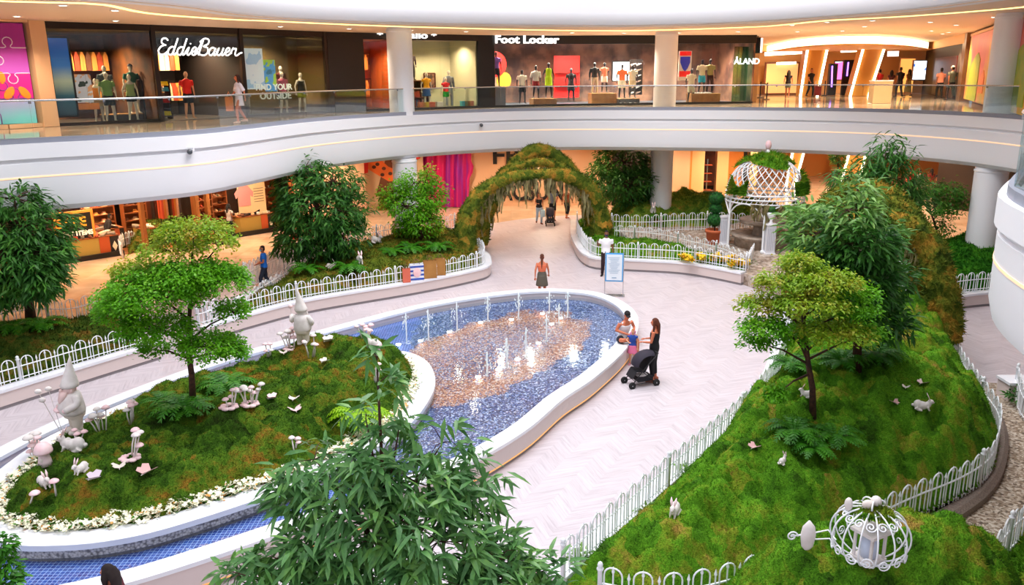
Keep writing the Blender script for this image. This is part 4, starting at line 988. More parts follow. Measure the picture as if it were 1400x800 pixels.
# ------------------------------------------------------------------ island planter
isl = smooth_path([(-8.04, 11.39), (-7.05, 11.29), (-6.19, 11.46), (-5.41, 11.88), (-4.11, 12.92), (-3.06, 14.1), (-2.22, 15.53), (-1.86, 17.2), (-1.87, 18.5), (-2.26, 19.78), (-3.07, 20.5), (-4.75, 20.55), (-6.35, 19.75), (-8.2, 17.85), (-9.15, 16.0), (-9.5, 14.9), (-9.5, 13.3), (-9.1, 12.1)], .2, True)
def mosaic_mat():
    t = NT('grey_mosaic'); vo = t.n('ShaderNodeTexVoronoi'); vo.inputs['Scale'].default_value = 24; t.L.new(t.tc.outputs['Object'], vo.inputs['Vector'])
    t.col(t.ramp(vo.outputs['Distance'], [(.0, '#d2cdc6'), (.5, '#a9a49e'), (.8, '#6a6663')])); t.set(Roughness=.4); return t.m
ip = thing('island_planter', 'raised island planter ring with a white marble rim and grey mosaic side in the pool', 'planter', (isl[0].x, isl[0].y, .2))
MB().sweep(isl, [(0, .6), (.44, .6), (.44, .5), (0, .5)], True).build('rim', CAPW, ip, world=True)
MB().sweep(isl, [(.03, .5), (.4, .5), (.4, .36), (.03, .36)], True).build('mosaic_side', mosaic_mat(), ip, world=True)
MB().sweep(isl, [(.09, .36), (.4, .36), (.4, .27), (.09, .27)], True).build('base', M('dark_mosaic', '#6d625c', .5, c2='#8d847c', ns=30), ip, world=True)
isl_in = offset(isl, .42, True)
ISL = Mound(isl_in, .52, .62, 1.9, .07, .12, [(-3.6, 18.2, 1.4, .42), (-6.3, 14.2, 1.3, .18), (-4.6, 15.6, 1.1, .34)], 5)
tag(ISL.build('moss_mound', MOSS, None, 90000, .028), 'brown and green moss mound on the island planter in the pool', 'moss')
# band of white flowers along the rim
def flower_band(path, closed, w0, w1, n, zf, name, label, mats, size=.045, hgt=.12):
    mb = MB(); Np = normals2(path, closed)
    for k in range(n):
        i = random.randrange(len(path)); o = random.uniform(w0, w1); x = path[i][0] + Np[i][0] * o + random.uniform(-.1, .1); y = path[i][1] + Np[i][1] * o + random.uniform(-.1, .1)
        z = zf(x, y) + random.uniform(.03, hgt); r = size * random.uniform(.7, 1.3); a0 = random.random() * 6
        tl = Matrix.Rotation(random.uniform(-.7, .7), 3, 'X') @ Matrix.Rotation(random.uniform(-.7, .7), 3, 'Y')
        c = Vector((x, y, z))
        for q in range(4):
            a = a0 + q * PI / 2; d = tl @ Vector((math.cos(a), math.sin(a), .15)); e = tl @ Vector((-math.sin(a), math.cos(a), 0))
            mb.add([c, c + d * r * .6 + e * r * .45, c + d * r * 1.1, c + d * r * .6 - e * r * .45], [(0, 1, 2, 3)], 0 if random.random() < .93 else 1)
        if random.random() < .4:
            a = random.random() * 6; d = Vector((math.cos(a), math.sin(a), .4)); e = Vector((-math.sin(a), math.cos(a), 0)); c2 = c - Vector((0, 0, .03))
            mb.add([c2, c2 + d * r + e * r * .5, c2 + d * r * 2, c2 + d * r - e * r * .5], [(0, 1, 2, 3)], 2)
    return tag(mb.build(name, mats), label, 'flowers', None, 'stuff')
FW = M('petal_white', '#f7f3d8', .6); FY = M('petal_orange', '#e8a050', .6)
flower_band(isl, True, .42, .78, 6800, lambda x, y: .56, 'flower_border', 'band of small white flowers along the marble rim of the island planter', [FW, FY, FERN], .046, .15)
# ------------------------------------------------------------------ left gardens
fA = smooth_path([(-15.5, 12.5), (-13.6, 15.6), (-12.08, 18.08), (-10.6, 20.35), (-9.75, 21.6)], .3)
bA = [P(x, y, .5) for x, y in [(192, 452), (150, 428), (100, 440), (46, 441), (0, 448), (-60, 455)]]
fB = smooth_path([(-9.05, 23.0), (-8.0, 24.55), (-6.54, 26.15), (-3.33, 28.35), (-1.35, 30.05), (-.84, 30.85), (-.80, 31.7), (-.95, 33.0), (-1.45, 34.3), (-1.95, 35.6)], .3)
bB = [P(x, y, .5) for x, y in [(622, 313), (560, 322), (500, 334), (470, 343), (432, 357), (385, 381), (340, 408), (300, 436)]]
planter_wall('planter_wall', fA, 'pale planter wall along the walkway at the far left of the picture', SGN * 0 + 1)
planter_wall('planter_wall', fB, 'pale planter wall with shopping bags on it, left of the moss arch', 1)
GA_ = Mound([(p.x, p.y) for p in offset(fA, .3)] + [(p.x, p.y) for p in bA] + [(-17, 20), (-18, 14)], .42, .40, 1.6, .11, .09, [(-13.6, 21.3, 1.5, .25)], 11)
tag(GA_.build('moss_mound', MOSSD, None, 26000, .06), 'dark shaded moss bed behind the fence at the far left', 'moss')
GB_ = Mound([(p.x, p.y) for p in offset(fB, .3)] + [(p.x, p.y) for p in bB], .42, .42, 1.6, .11, .10, [(-6.6, 30.6, 1.4, .3), (-3.9, 33.5, 1.4, .5)], 12)
tag(GB_.build('moss_mound', moss_mat('olive_moss', [(.30, (.018, .026, .004)), (.43, (.055, .08, .008)), (.52, (.09, .12, .012)), (.60, (.15, .10, .014)), (.72, (.22, .11, .02))]), None, 30000, .06), 'olive moss bed left of the moss arch', 'moss')
fence([p for p in offset(fA, .30)], .5, 'white bow topped fence on the planter wall at the far left', .58, .45, 8)
fence([p for p in offset(fB, .28)][:-6], .5, 'white bow topped fence on the planter wall behind the shopping bags', .58, .45, 8)
fence(bA[:-1], .45, 'white fence behind the big dark tree at the far left', .75)
fence(bB[:4], .5, 'white fence at the garden back between the dark leafy tree and the moss arch', .72)
fence(bB[4:], .35, 'low white fence along the grey garden path left of the dark leafy tree', .42)
fence([P(x, y, .2) for x, y in [(336, 396), (397, 366), (432, 350), (470, 335)]], .2, 'white fence behind the man in the blue shirt', .95, .3)
g = [P(283, 446, .3), P(300, 439, .3)]; fence(g, .3, 'short white gate fence between the two left gardens', .75, .35)
curv = [P(x, y, .1) for x, y in [(168, 352), (164, 345), (170, 337), (186, 333)]]; fence(curv, .1, 'short curved white fence near the left ground shop', .6, .3)
hedg = [P(x, y, .1) for x, y in [(176, 345), (215, 335), (260, 322), (250, 312), (200, 318), (178, 330)]]
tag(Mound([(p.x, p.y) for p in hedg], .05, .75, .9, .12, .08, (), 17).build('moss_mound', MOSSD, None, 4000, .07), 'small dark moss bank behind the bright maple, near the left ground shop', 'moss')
# ------------------------------------------------------------------ right planter by the arch and the gazebo garden
fE = smooth_path([(2.98, 41.0), (2.9, 39.5), (2.72, 37.0), (2.76, 34.2), (2.95, 32.7), (3.35, 31.95), (4.4, 31.62), (6.5, 31.0), (7.6, 30.1), (8.40, 29.2)], .3)
planter_wall('planter_wall', fE, 'pale curved planter wall behind the man in the white shirt', 1)
struct_e = [P(x, y, .5) for x, y in [(1020, 366), (985, 351), (945, 341), (910, 332), (870, 327), (840, 325)]]
GE_ = Mound([(p.x, p.y) for p in offset(fE, .3)] + [(p.x, p.y) for p in struct_e] + [(5.2, 38.5), (4.6, 41)], .42, .25, 1.0, .11, .07, [], 14)
tag(GE_.build('moss_mound', MOSSG, None, 14000, .06), 'narrow moss bed inside the curved planter behind the man in the white shirt', 'moss')
fence(offset(fE, .30)[5:], .5, 'white bow topped fence on the curved planter wall behind the man in the white shirt', .62)
fence(struct_e, .45, 'white fence behind the yellow flowers, between the planter and the gazebo', .62)
fence([P(x, y, .45) for x, y in [(836, 318), (885, 319), (930, 316), (985, 315), (1035, 318)]], .45, 'white fence in front of the hedge bank left of the gazebo', .85)
fence([P(x, y, .45) for x, y in [(1035, 320), (1075, 322), (1110, 330), (1130, 345)]], .45, 'white fence curving behind the stone fountain of the gazebo', .85)
fence([struct_e[0], P(1030, 352, .4), P(1022, 375, .3)], .35, 'short white fence at the right end of the curved planter', .6, .3)
hF = [(4.9, 39.2), (7.4, 38.6), (10, 38.7), (11.6, 39.8), (14, 40), (16.5, 37.5), (17, 39), (15, 42.5), (11, 44.6), (7, 44.4), (5, 43)]
HF_ = Mound(hF, .05, 1.1, 1.8, .13, .13, [(9.3, 42.6, 1.6, .25), (6.2, 42.4, 1.2, .3)], 15)
tag(HF_.build('moss_mound', moss_mat('hedge_moss', [(.30, (.020, .040, .005)), (.45, (.06, .12, .012)), (.58, (.11, .15, .016)), (.68, (.17, .11, .02))], gain=2.3), None, 26000, .07), 'dark green hedge bank under the balcony, left of and behind the gazebo', 'hedge')
GRAV = None
def gravel_mat(name, cols, sc_=22):
    t = NT(name); vo = t.n('ShaderNodeTexVoronoi'); vo.inputs['Scale'].default_value = sc_; t.L.new(t.tc.outputs['Object'], vo.inputs['Vector'])
    s_ = t.n('ShaderNodeSeparateColor'); t.L.new(vo.outputs['Color'], s_.inputs[0])
    a = t.ramp(s_.outputs[0], [(0, cols[0]), (.3, cols[1]), (.6, cols[2]), (.9, cols[3])]); n = t.ramp(t.noise(1.1, 4), [(.35, (.8, .74, .68)), (.65, (1.1, 1.1, 1.1))])
    t.col(t.mix(1, a, n, 'MULTIPLY')); t.set(Roughness=.7); t.bump(t.math('MULTIPLY', vo.outputs['Distance'], -1), .6, .03); return t.m
GRAV = gravel_mat('pebble_paving', ('#5d4e42', '#8f7b66', '#a89a8a', '#c9beb0')); GRAV2 = gravel_mat('gazebo_paving', ('#6f6056', '#9a8878', '#b5a698', '#c6bab0'), 9)
struct(MB().prism([(p.x, p.y) for p in [P(x, y, .45) for x, y in [(1013, 372), (1022, 362), (985, 345), (930, 332), (860, 326)]]] + [(5, 38.5), (12, 40.5), (16.5, 37), (16.5, 33), (13.5, 29.0), (11, 27.3), (9.3, 27.4)], .012, .45).build('floor_gazebo', GRAV2))
flower_band([P(x, y, .5) for x, y in [(945, 362), (960, 360), (975, 361), (990, 363), (1002, 368)]], False, -.1, .6, 420, lambda x, y: .6, 'flower_bed', 'bed of yellow flowers behind the fence at the right end of the curved planter', [M('petal_yellow', '#f2c81e', .6), M('petal_orange2', '#e88a1e', .6), FERN], .09, .22)
flower_band([P(x, y, .5) for x, y in [(400, 344), (412, 340), (430, 336), (455, 331)]], False, .1, .7, 120, lambda x, y: .75, 'flower_bed', 'red flowers behind the fence left of the dark leafy tree', [M('petal_red', '#d8261e', .6), M('petal_red2', '#b3140f', .6), FERN], .09, .3)
# ------------------------------------------------------------------ right gardens
g1L = [(.70, 10.44), (1.12, 11.0), (2.6, 13.0), (4.71, 15.82), (5.58, 17.2), (6.35, 18.56), (7.46, 21.09), (8.1, 22.6), (8.6, 24.2)]
g1R = [(.70, 10.44), (1.2, 10.1), (2.05, 9.9), (3.13, 10.18), (4.7, 11.11), (6.59, 12.34), (7.61, 12.92), (8.33, 13.41), (8.97, 14.01), (9.69, 15.05), (10.17, 15.95), (10.55, 17.28), (10.95, 18.68), (11.34, 19.97), (11.6, 22)]
L1 = smooth_path(g1L, .3); R1 = smooth_path(g1R, .3)
wall1 = offset(L1, .34); planter_wall('planter_wall', wall1, 'long pale planter wall beside the white fence of the right hand garden', -1, .36, .5)
gap1 = [(p.x, p.y) for p in L1] + [(9.4, 24.8), (10.6, 23.8)] + [(p.x, p.y) for p in reversed(R1)][:-1]
G1_ = Mound(gap1, .36, 1.05, 2.3, .07, .17, [(4.6, 14.2, 1.8, .28), (7.4, 17.0, 2.2, .45), (9.4, 18.8, 1.8, .35), (10.4, 21.0, 1.3, .35)], 21, .8)
tag(G1_.build('moss_mound', MOSSG, None, 110000, .028), 'large bright green moss mound of the right hand garden', 'moss')
fence([p for p in L1], .5, 'long white fence between the walkway and the right hand moss mound', .62, .38, 9)
fence([p for p in R1][2:], .22, 'white fence round the pebble path side of the right hand moss mound', .72, .42, 10)
curb = smooth_path([P(x, y, .2) for x, y in [(1180, 745), (1245, 722), (1295, 700), (1340, 668), (1362, 632), (1367, 590), (1355, 555)]], .25)
c_ = thing('path_curb', 'curved rounded stone curb along the pebble path', 'curb', curb[0]); MB().sweep(curb, [(-.16, 0), (-.16, .16), (-.08, .24), (.08, .24), (.16, .16), (.16, 0)]).build('curb_stone', M('granite', '#9b8b80', .7, c2='#6f625a', ns=40), c_, world=True)
path_poly = [P(x, y, 0) for x, y in [(1180, 760), (1245, 722), (1340, 668), (1366, 610), (1350, 548), (1325, 523), (1440, 530), (1560, 800), (1250, 860)]]
struct(MB().prism([(p.x, p.y) for p in path_poly], .012, .03).build('floor_path', GRAV))
g2 = [(4.85 + 2.35 * math.cos(a), 9.45 + 1.6 * math.sin(a)) for a in np.linspace(0, 2 * PI, 40, endpoint=False)]
G2_ = Mound(g2, .02, 1.80, 1.5, .06, .13, [], 31)
tag(G2_.build('moss_mound', MOSSG, None, 60000, .024), 'round moss mound in the right foreground under the wire pumpkin carriage', 'moss')
g3 = [P(x, y, 0) for x, y in [(1335, 815), (1375, 745), (1420, 715), (1560, 800), (1440, 900)]]
fence([P(x, y, .15) for x, y in [(1325, 850), (1345, 808), (1372, 765), (1402, 737), (1440, 715)]], .15, 'white fence at the bottom right corner beside the pebble path', .75, .42)
tag(Mound([(p.x, p.y) for p in g3], .02, .5, 1.2, .1, .08, (), 33).build('moss_mound', MOSSG, None, 4000, .06), 'small moss bed at the bottom right corner behind the fence', 'moss')
# planter and fence on the far right behind the walkway
fR = [P(1300, 406, .5), P(1330, 402, .5), P(1365, 399, .5), P(1420, 396, .5)]
planter_wall('planter_wall', smooth_path(fR, .4), 'short pale planter wall at the right, below the white column', 1)
fence(offset(smooth_path(fR, .4), .25), .5, 'white fence on the planter wall at the right, below the white column', .65)
fence([P(1300, 408, .4), P(1262, 395, .4), P(1232, 388, .4), P(1215, 380, .4)], .4, 'white fence seen through the right hand moss arch', .75)
planter_wall('planter_wall', [P(1262, 408, .5), P(1236, 400, .5), P(1215, 385, .5), P(1200, 372, .5)], 'pale planter wall seen through the right hand moss arch', -1)
gr_ = [(p.x, p.y) for p in offset(smooth_path(fR, .4), .3)] + [(21, 31), (19, 33.5), (15.5, 32.5), (12.8, 30.5), (12.9, 27.5)]
GR_ = Mound(gr_, .4, .75, 1.6, .12, .10, [], 41)
tag(GR_.build('moss_mound', moss_mat('grass_moss', [(.3, (.008, .045, .004)), (.5, (.02, .11, .006)), (.7, (.05, .17, .01))]), None, 22000, .08), 'vivid green moss bank below the white column on the right', 'moss')
t = thing('planter_end', 'pale planter end block with marble cap at the right edge of the picture', 'planter', P(1385, 545, 0))
MB().box((0.1, 0, .22), (.75, .5, .44)).build('block', PINKW, t); MB().box((.1, 0, .47), (.82, .56, .06)).build('cap', CAPW, t)
fence([P(1388, 530, .3), P(1398, 560, .3), P(1430, 590, .3)], .1, 'short white fence at the right edge beside the planter end block', .75)
# ------------------------------------------------------------------ moss covered arches
def hoop_path(A, B, H, sq=2.3, n=44):
    A = Vector(A); B = Vector(B); out = []
    for i in range(n + 1):
        a = PI * i / n; c = math.cos(a); s_ = math.sin(a)
        u = -math.copysign(abs(c) ** (2 / sq), c); z = abs(s_) ** (2 / sq)
        p = A.lerp(B, (u + 1) / 2); p.z = p.z + H * z; out.append(p)
    return out
def moss_tube(path, r0, r1, seed, nt=6000):
    "thick bumpy tube; r0 at the feet, r1 at the crown"
    pts = resample(path, .09); n = 30; rings = []
    prev = None
    for i, p in enumerate(pts):
        t = (pts[min(i + 1, len(pts) - 1)] - pts[max(i - 1, 0)]).normalized()
        ref = Vector((0, 1, 0)); a = (ref - t * ref.dot(t)).normalized(); b = t.cross(a)
        k = abs(i / (len(pts) - 1) - .5) * 2; r = r1 + (r0 - r1) * k ** 1.6
        rings.append([p + a * r * math.cos(2 * PI * j / n) * 1.05 + b * r * math.sin(2 * PI * j / n) for j in range(n)])
    V = np.array([[tuple(q) for q in rg] for rg in rings]); C = np.array([tuple(p) for p in pts])[:, None, :]
    f = V.reshape(-1, 3); nz = .5 * vnoise(f, 1.6, seed) + .35 * vnoise(f, 4, seed + 2) + .8 * (.45 - worley(f, 4.5, seed + 3))
    V2 = C + (V - C) * (1 + .28 * nz.reshape(V.shape[:2]))[:, :, None]
    mb = MB().loft([[tuple(q) for q in rg] for rg in V2]); return tufts(mb, nt, .07, seed)
VINE = leaf_mat('hanging_moss', (.16, .14, .05), (.34, .29, .13), (.48, .42, .22), 3, .25, .9)
def vines(mb, path, n, lmin, lmax, seed, spread=.25):
    rnd = random.Random(seed); pts = resample(path, .05); N = len(pts)
    for k in range(n):
        i = int(N * rnd.uniform(.16, .84)); p = pts[i] + Vector((rnd.uniform(-spread, spread) * .6, rnd.uniform(-spread, spread), -.15)); L = rnd.uniform(lmin, lmax)
        if rnd.random() < .3: L *= 1.6
        m = 9; w = rnd.uniform(.05, .10); a = rnd.random() * PI; ph = rnd.random() * 6
        for a_ in (a, a + PI / 2, a + .8):
            d = Vector((math.cos(a_), math.sin(a_), 0)); L_ = []; R_ = []
            for j in range(m + 1):
                z = -L * j / m; ww = w * (1 - .75 * (j / m)) * rnd.uniform(.6, 1.3); c = p + Vector((.03 * math.sin(ph + j), .03 * math.cos(ph + j), z))
                L_.append(c - d * ww); R_.append(c + d * ww)
            mb.add(L_ + R_, [(j, j + 1, m + 2 + j, m + 1 + j) for j in range(m)])
    return mb
def moss_arch(label, hoops, seed, nv, cap=None, nt=7000):
    A0 = Vector(hoops[0][0]); t = thing('moss_arch', label, 'arch', A0)
    for i, (A, B, H, r0, r1, *sq) in enumerate(hoops):
        pth = hoop_path(A, B, H, *sq); moss_tube(pth, r0, r1, seed + 10 * i, nt).build('moss_hoop', MOSSA, t, True, True)
        vines(MB(), pth, nv, .45, .85, seed + i, .18).build('hanging_moss', VINE, t, world=True)['kind'] = 'stuff'
    return t
moss_arch('big moss covered tunnel arch with hanging moss across the far walkway', [
    ((-1.95, 32.7, .45), (3.95, 35.2, .45), 3.15, .52, .21, 2.75),
    ((-1.75, 34.6, .3), (4.0, 36.6, .3), 3.62, .40, .17, 2.0),
    ((-1.45, 36.4, .2), (4.0, 38.0, .2), 4.08, .40, .32, 1.62)], 50, 72)
q0, q1 = P(1112, 440, .9), P(1283, 462, 1.0)
moss_arch('moss covered arch with hanging moss on the right hand garden mound', [
    (q0, q1, 3.0, .50, .30), (q0 + Vector((.25, 1.5, -.3)), q1 + Vector((.5, 1.3, -.4)), 3.5, .42, .28), (q0 + Vector((.5, 3.0, -.5)), q1 + Vector((.9, 2.6, -.6)), 3.9, .40, .28)], 70, 40, None, 9000)
# ------------------------------------------------------------------ birdcage gazebo and its fountain
gc = P(1041, 336, 0.45); gz = thing('gazebo', 'white wire birdcage gazebo with a moss topped dome over a stone fountain', 'gazebo', gc)
RD = 52 * pxm(gc.y, 1041, 265); ZR = D(1041, 266, gc.y).z - .45; HD = D(1041, 213, gc.y).z - .45 - ZR - .1
lt = MB()
for s_ in (1, -1):
    for k in range(28):
        pts = []
        for j in range(11):
            v = j / 10; a = 2 * PI * k / 28 + s_ * v * 1.15; th = v * PI / 2 * .97; pts.append((RD * .98 * math.cos(th) * math.cos(a), RD * .98 * math.cos(th) * math.sin(a), ZR + .1 + HD * math.sin(th)))
        lt.tube(pts, .022, 4)
lt.build('wire_dome', WIRON, gz)
rb = MB()
for z, r in ((ZR + .12, RD), (ZR - .22, RD), (ZR - .05, RD + .02)):
    rb.tube([(r * math.cos(2 * PI * k / 48), r * math.sin(2 * PI * k / 48), z) for k in range(49)], .035, 6)
for k in range(48):
    a = 2 * PI * k / 48; b = 2 * PI * (k + 1) / 48
    rb.tube([(RD * math.cos(a), RD * math.sin(a), ZR - .22), (RD * math.cos(b), RD * math.sin(b), ZR + .12)], .016, 4)
rb.build('ring_band', WIRON, gz)
for k in range(6):
    a = 2 * PI * k / 6 + .25; x, y = RD * math.cos(a), RD * math.sin(a)
    lg = MB().tube([(x, y, 0), (x, y, ZR - .2)], .045, 8).ball((x, y, .06), .09, 10, 6)
    lg.build('post', WIRON, gz)
    b2 = a + PI / 3; ar = MB()
    ar.tube([(RD * math.cos(a + (b2 - a) * u), RD * math.sin(a + (b2 - a) * u), ZR - .22 - .55 * (abs(2 * u - 1)) ** 2.2) for u in np.linspace(0, 1, 13)], .03, 5)
    ar.build('scroll_arch', WIRON, gz)
def dome_patch(a0, a1, t0, t1, seed):
    n, m = 16, 12; rings = []
    for i in range(m + 1):
        rw = []
        for j in range(n + 1):
            a = a0 + (a1 - a0) * j / n; ta = t0 - (.16 * math.sin(3 * a) + .08 * math.sin(5 * a + 1) if t0 > .5 else 0); tb = t1 + (.16 * math.sin(7 * a + seed) if t0 < .5 else 0)
            th = ta + (tb - ta) * i / m; rw.append(((RD * 1.02) * math.cos(th) * math.cos(a), (RD * 1.02) * math.cos(th) * math.sin(a), ZR + .12 + HD * 1.02 * math.sin(th)))
        rings.append(rw)
    V = np.array(rings).reshape(-1, 3); nz = .07 * (vnoise(V, 3, seed) + .6); C = np.array([0, 0, ZR])
    dv = (V - C); dv /= np.linalg.norm(dv, axis=1)[:, None]; V2 = V + dv * nz[:, None]
    mb = MB().loft([[tuple(q) for q in V2[i * (n + 1):(i + 1) * (n + 1)]] for i in range(m + 1)], closed=False, cap=False)
    return tufts(mb, 1500, .09, seed)
dome_patch(0, 2 * PI, .85, 1.5, 3).build('dome_moss', MOSSG, gz, True)
dome_patch(-PI * .5 - 1.35, -PI * .5 - .75, .0, .36, 4).build('dome_moss', MOSSG, gz, True); dome_patch(-PI * .5 + .5, -PI * .5 + 1.3, .0, .5, 5).build('dome_moss', MOSSG, gz, True)
ZT = ZR + HD + .08; fl = MB().lathe([(.1, ZT), (.16, ZT + .05), (.08, ZT + .2), (.05, ZT + .35)], n=10); fl.build('finial', WIRON, gz, True); MB().ball((0, 0, ZT + .45), (.13, .13, .2), 10, 8).build('finial_flower', M('pale_pink', '#e8c0c4', .6), gz, True)
hv = MB(); ringpath = [Vector((RD * math.cos(a), RD * math.sin(a), ZR - .05)) for a in np.linspace(-2.6, -.2, 40)]
vines(hv, ringpath, 40, .2, .7, 8, .12); hv.build('hanging_moss', VINE, gz)['kind'] = 'stuff'
STONE = M('fountain_stone', '#8d7a6b', .8, c2='#b5a394', ns=5, bump=.4)
ft = thing('stone_fountain', 'tiered brown stone fountain under the birdcage gazebo', 'fountain', gc)
MB().lathe([(1.1, 0), (1.15, .35), (1.3, .45), (1.3, .55), (1.05, .5), (.2, .45)], n=28).build('lower_basin', STONE, ft, True)
MB().lathe([(.45, .45), (.38, .8), (.42, .9), (.95, 1.0), (1.02, 1.15), (.9, 1.12), (.2, 1.05)], n=28).build('upper_basin', STONE, ft, True)
MB().lathe([(.3, 1.05), (.24, 1.35), (.16, 1.6), (.2, 1.75), (.14, 1.95), (.17, 2.1), (.05, 2.25)], n=20).build('statue_stem', STONE, ft, True)
for px, py, lb in ((988, 334, 'left'), (1051, 347, 'middle'), (1083, 334, 'right')):
    q = P(px, py, .45); t = thing('pedestal', lb + ' white openwork pedestal beside the stone fountain', 'pedestal', q)
    MB().box((0, 0, .62), (.36, .36, 1.16)).build('body', M('pedestal_white', '#dfe0e8', .5), t); MB().box((0, 0, 1.22), (.42, .42, .06)).build('top_plate', WHITE, t); MB().box((0, 0, .03), (.42, .42, .06)).build('base_plate', WHITE, t)
    ls = MB()
    for k in range(5): ls.box((-.14 + k * .07, -.19, .62), (.012, .012, .9))
    ls.build('lattice', M('grey_line', '#a7a9b4', .6), t)
    if lb != 'left':
        u = thing('urn_ornament', 'white urn ornament standing on the %s pedestal' % lb, 'urn', q + Vector((0, 0, 1.25)))
        MB().lathe([(.1, 0), (.06, .06), (.05, .12), (.16, .3), (.2, .42), (.17, .45)], n=14).build('bowl', WHITE, u, True); MB().ball((0, 0, .55), (.16, .16, .14), 10, 8).build('plant', LEAFD, u)
q = P(976, 333, .45); t = thing('topiary', 'three ball topiary in a terracotta pot beside the left pedestal', 'topiary', q)
MB().lathe([(.30, 0), (.36, .5), (.40, .5), (.40, .62), (.34, .62), (.33, .56), (.05, .54)], n=20).build('pot', M('terracotta', '#c8643a', .7), t, True)
MB().tube([(0, 0, .5), (0, 0, 2.1)], .03, 6).build('stem', BARK, t)
for z, r in ((1.05, .33), (1.55, .25), (1.98, .30)):
    b = MB().ball((0, 0, z), (r, r, r * .85), 18, 12); tufts(b, 900, .05, int(z * 100)); b.build('leaf_ball', M('topiary_green', '#1c6a1c', .8, c2='#0b3a0e', ns=9), t)
# ------------------------------------------------------------------ leaves, trees, ferns
def leaves(mb, pos, dr, ln, wd, rng, droop=.25, m=None, fold=.18):
    n = len(pos); dr = dr / (np.linalg.norm(dr, axis=1)[:, None] + 1e-9)
    up = np.tile([0, 0, 1.0], (n, 1)) + rng.normal(size=(n, 3)) * .45
    sd = np.cross(dr, up); sd /= np.linalg.norm(sd, axis=1)[:, None] + 1e-9; nr = np.cross(sd, dr)
    L = (ln * rng.uniform(.7, 1.2, n))[:, None]; Wd = (wd * rng.uniform(.8, 1.2, n))[:, None] * .5
    dz = np.zeros((n, 3)); dz[:, 2] = -1
    def pt(u, s_, f): return pos + dr * L * u + dz * L * droop * u * u + sd * Wd * s_ + nr * Wd * f
    V = np.stack([pt(0, 0, 0), pt(.3, -1, fold), pt(.3, 1, fold), pt(.3, 0, 0), pt(.68, -.72, fold), pt(.68, .72, fold), pt(.68, 0, 0), pt(1, 0, 0)], 1).reshape(-1, 3)
    k = len(mb.v); mb.v.extend(map(tuple, V.tolist()))
    for i in range(n):
        b = k + 8 * i; mb.f += [(b, b + 3, b + 1), (b, b + 2, b + 3), (b + 1, b + 3, b + 6, b + 4), (b + 3, b + 2, b + 5, b + 6), (b + 4, b + 6, b + 7), (b + 6, b + 5, b + 7)]
        mb.m += [0 if m is None else int(m[i])] * 6
def tree(label, base, pads, mats, ln, wd, per, seed, trunk_r=.07, name='garden_tree', cat='tree', ndroop=.25, twig=.3, dens=1.0, lean=None, inner=.5, radial=.9, dome=False):
    """pads: (px, py, rx px, ry px, Y, clusters, material index)"""
    rng = np.random.default_rng(seed); rnd = random.Random(seed)
    t = thing(name, label, cat, base); crown = MB(); wood = MB(); tops = []
    base = Vector(base)
    cz = [D(p[0], p[1], p[4]) for p in pads]
    top = max(cz, key=lambda c: c.z); ctr = sum(cz, Vector()) / len(cz)
    mid = base.lerp(Vector((ctr.x, ctr.y, max(ctr.z - .3, base.z + .3))), .62) if lean is None else Vector(lean)
    wood.tube([base - Vector((0, 0, .15)), base.lerp(mid, .5) + Vector((trunk_r * .5, 0, 0)), mid, mid.lerp(top, .6), top], [trunk_r * 1.25, trunk_r, trunk_r * .85, trunk_r * .5, trunk_r * .15], 8)
    for (px, py, rx, ry, Y, nc, mi), c in zip(pads, cz):
        s_ = pxm(Y, px, py); ra, rb = rx * s_, ry * s_ / .93
        frac = min(max((c.z - mid.z) / max(top.z - mid.z, .1), -.3), .8)
        st = mid.lerp(top, max(frac - .25, 0)) if frac > 0 else base.lerp(mid, .8)
        wood.tube([st, st.lerp(c, .5) + Vector((0, 0, .06)), c], [trunk_r * .45, trunk_r * .3, trunk_r * .12], 5)
        nc = int(nc * dens)
        d = rng.normal(size=(nc, 3)); d /= np.linalg.norm(d, axis=1)[:, None]
        if dome: d[:, 2] = np.where(d[:, 2] < -.2, -d[:, 2] * .6, d[:, 2])
        rr = rng.uniform(inner, 1.0, nc) ** .6
        q = d * rr[:, None] * np.array([ra, ra * .85, rb]) + np.array(c)
        out = d * np.array([1, 1, .45]) + np.array([0, 0, .12])
        for j in range(0, nc, 5): 
            e = Vector(q[j]); wood.tube([c, c.lerp(e, .55) + Vector((0, 0, .03)), e], [trunk_r * .14, trunk_r * .1, trunk_r * .05], 3, cap=False)
        pos = np.repeat(q, per, 0) + rng.normal(size=(nc * per, 3)) * ln * twig
        sp_ = rng.normal(size=(nc * per, 3)) * np.array([1, 1, .55])
        dr = np.repeat(out, per, 0) * radial + sp_ * .75 + np.array([0, 0, -ndroop])
        leaves(crown, pos, dr, ln, wd, rng, .28, np.full(nc * per, mi) if len(mats) > 1 else None)
    wood.build('trunk', BARK, t, True, True); crown.build('foliage', mats, t, True, True)
    return t
bI = ISL.hit(263, 549); YI = bI.y
tree('bright green maple in tiered pads on the island planter', bI, [
    (265, 318, 52, 16, YI, 150, 1), (300, 335, 26, 12, YI - .3, 50, 1), (235, 345, 50, 14, YI - .2, 90, 1), (185, 372, 34, 16, YI - .3, 70, 1), (212, 408, 78, 40, YI - .6, 520, 0), (296, 388, 46, 30, YI - .4, 260, 0), (255, 380, 60, 24, YI - .5, 240, 0),
    (165, 432, 36, 24, YI - .3, 130, 0), (215, 452, 56, 24, YI - .5, 220, 0), (320, 428, 24, 18, YI - .2, 70, 0), (288, 478, 46, 24, YI - .5, 210, 0), (205, 478, 28, 16, YI, 60, 0), (318, 484, 22, 14, YI - .4, 60, 0)],
    [LEAFM, LEAFO], .066, .04, 14, 101, .06, twig=.85, ndroop=.15, inner=.5, dome=True)
bL = P(42, 440, .95); YL = bL.y - 1.7
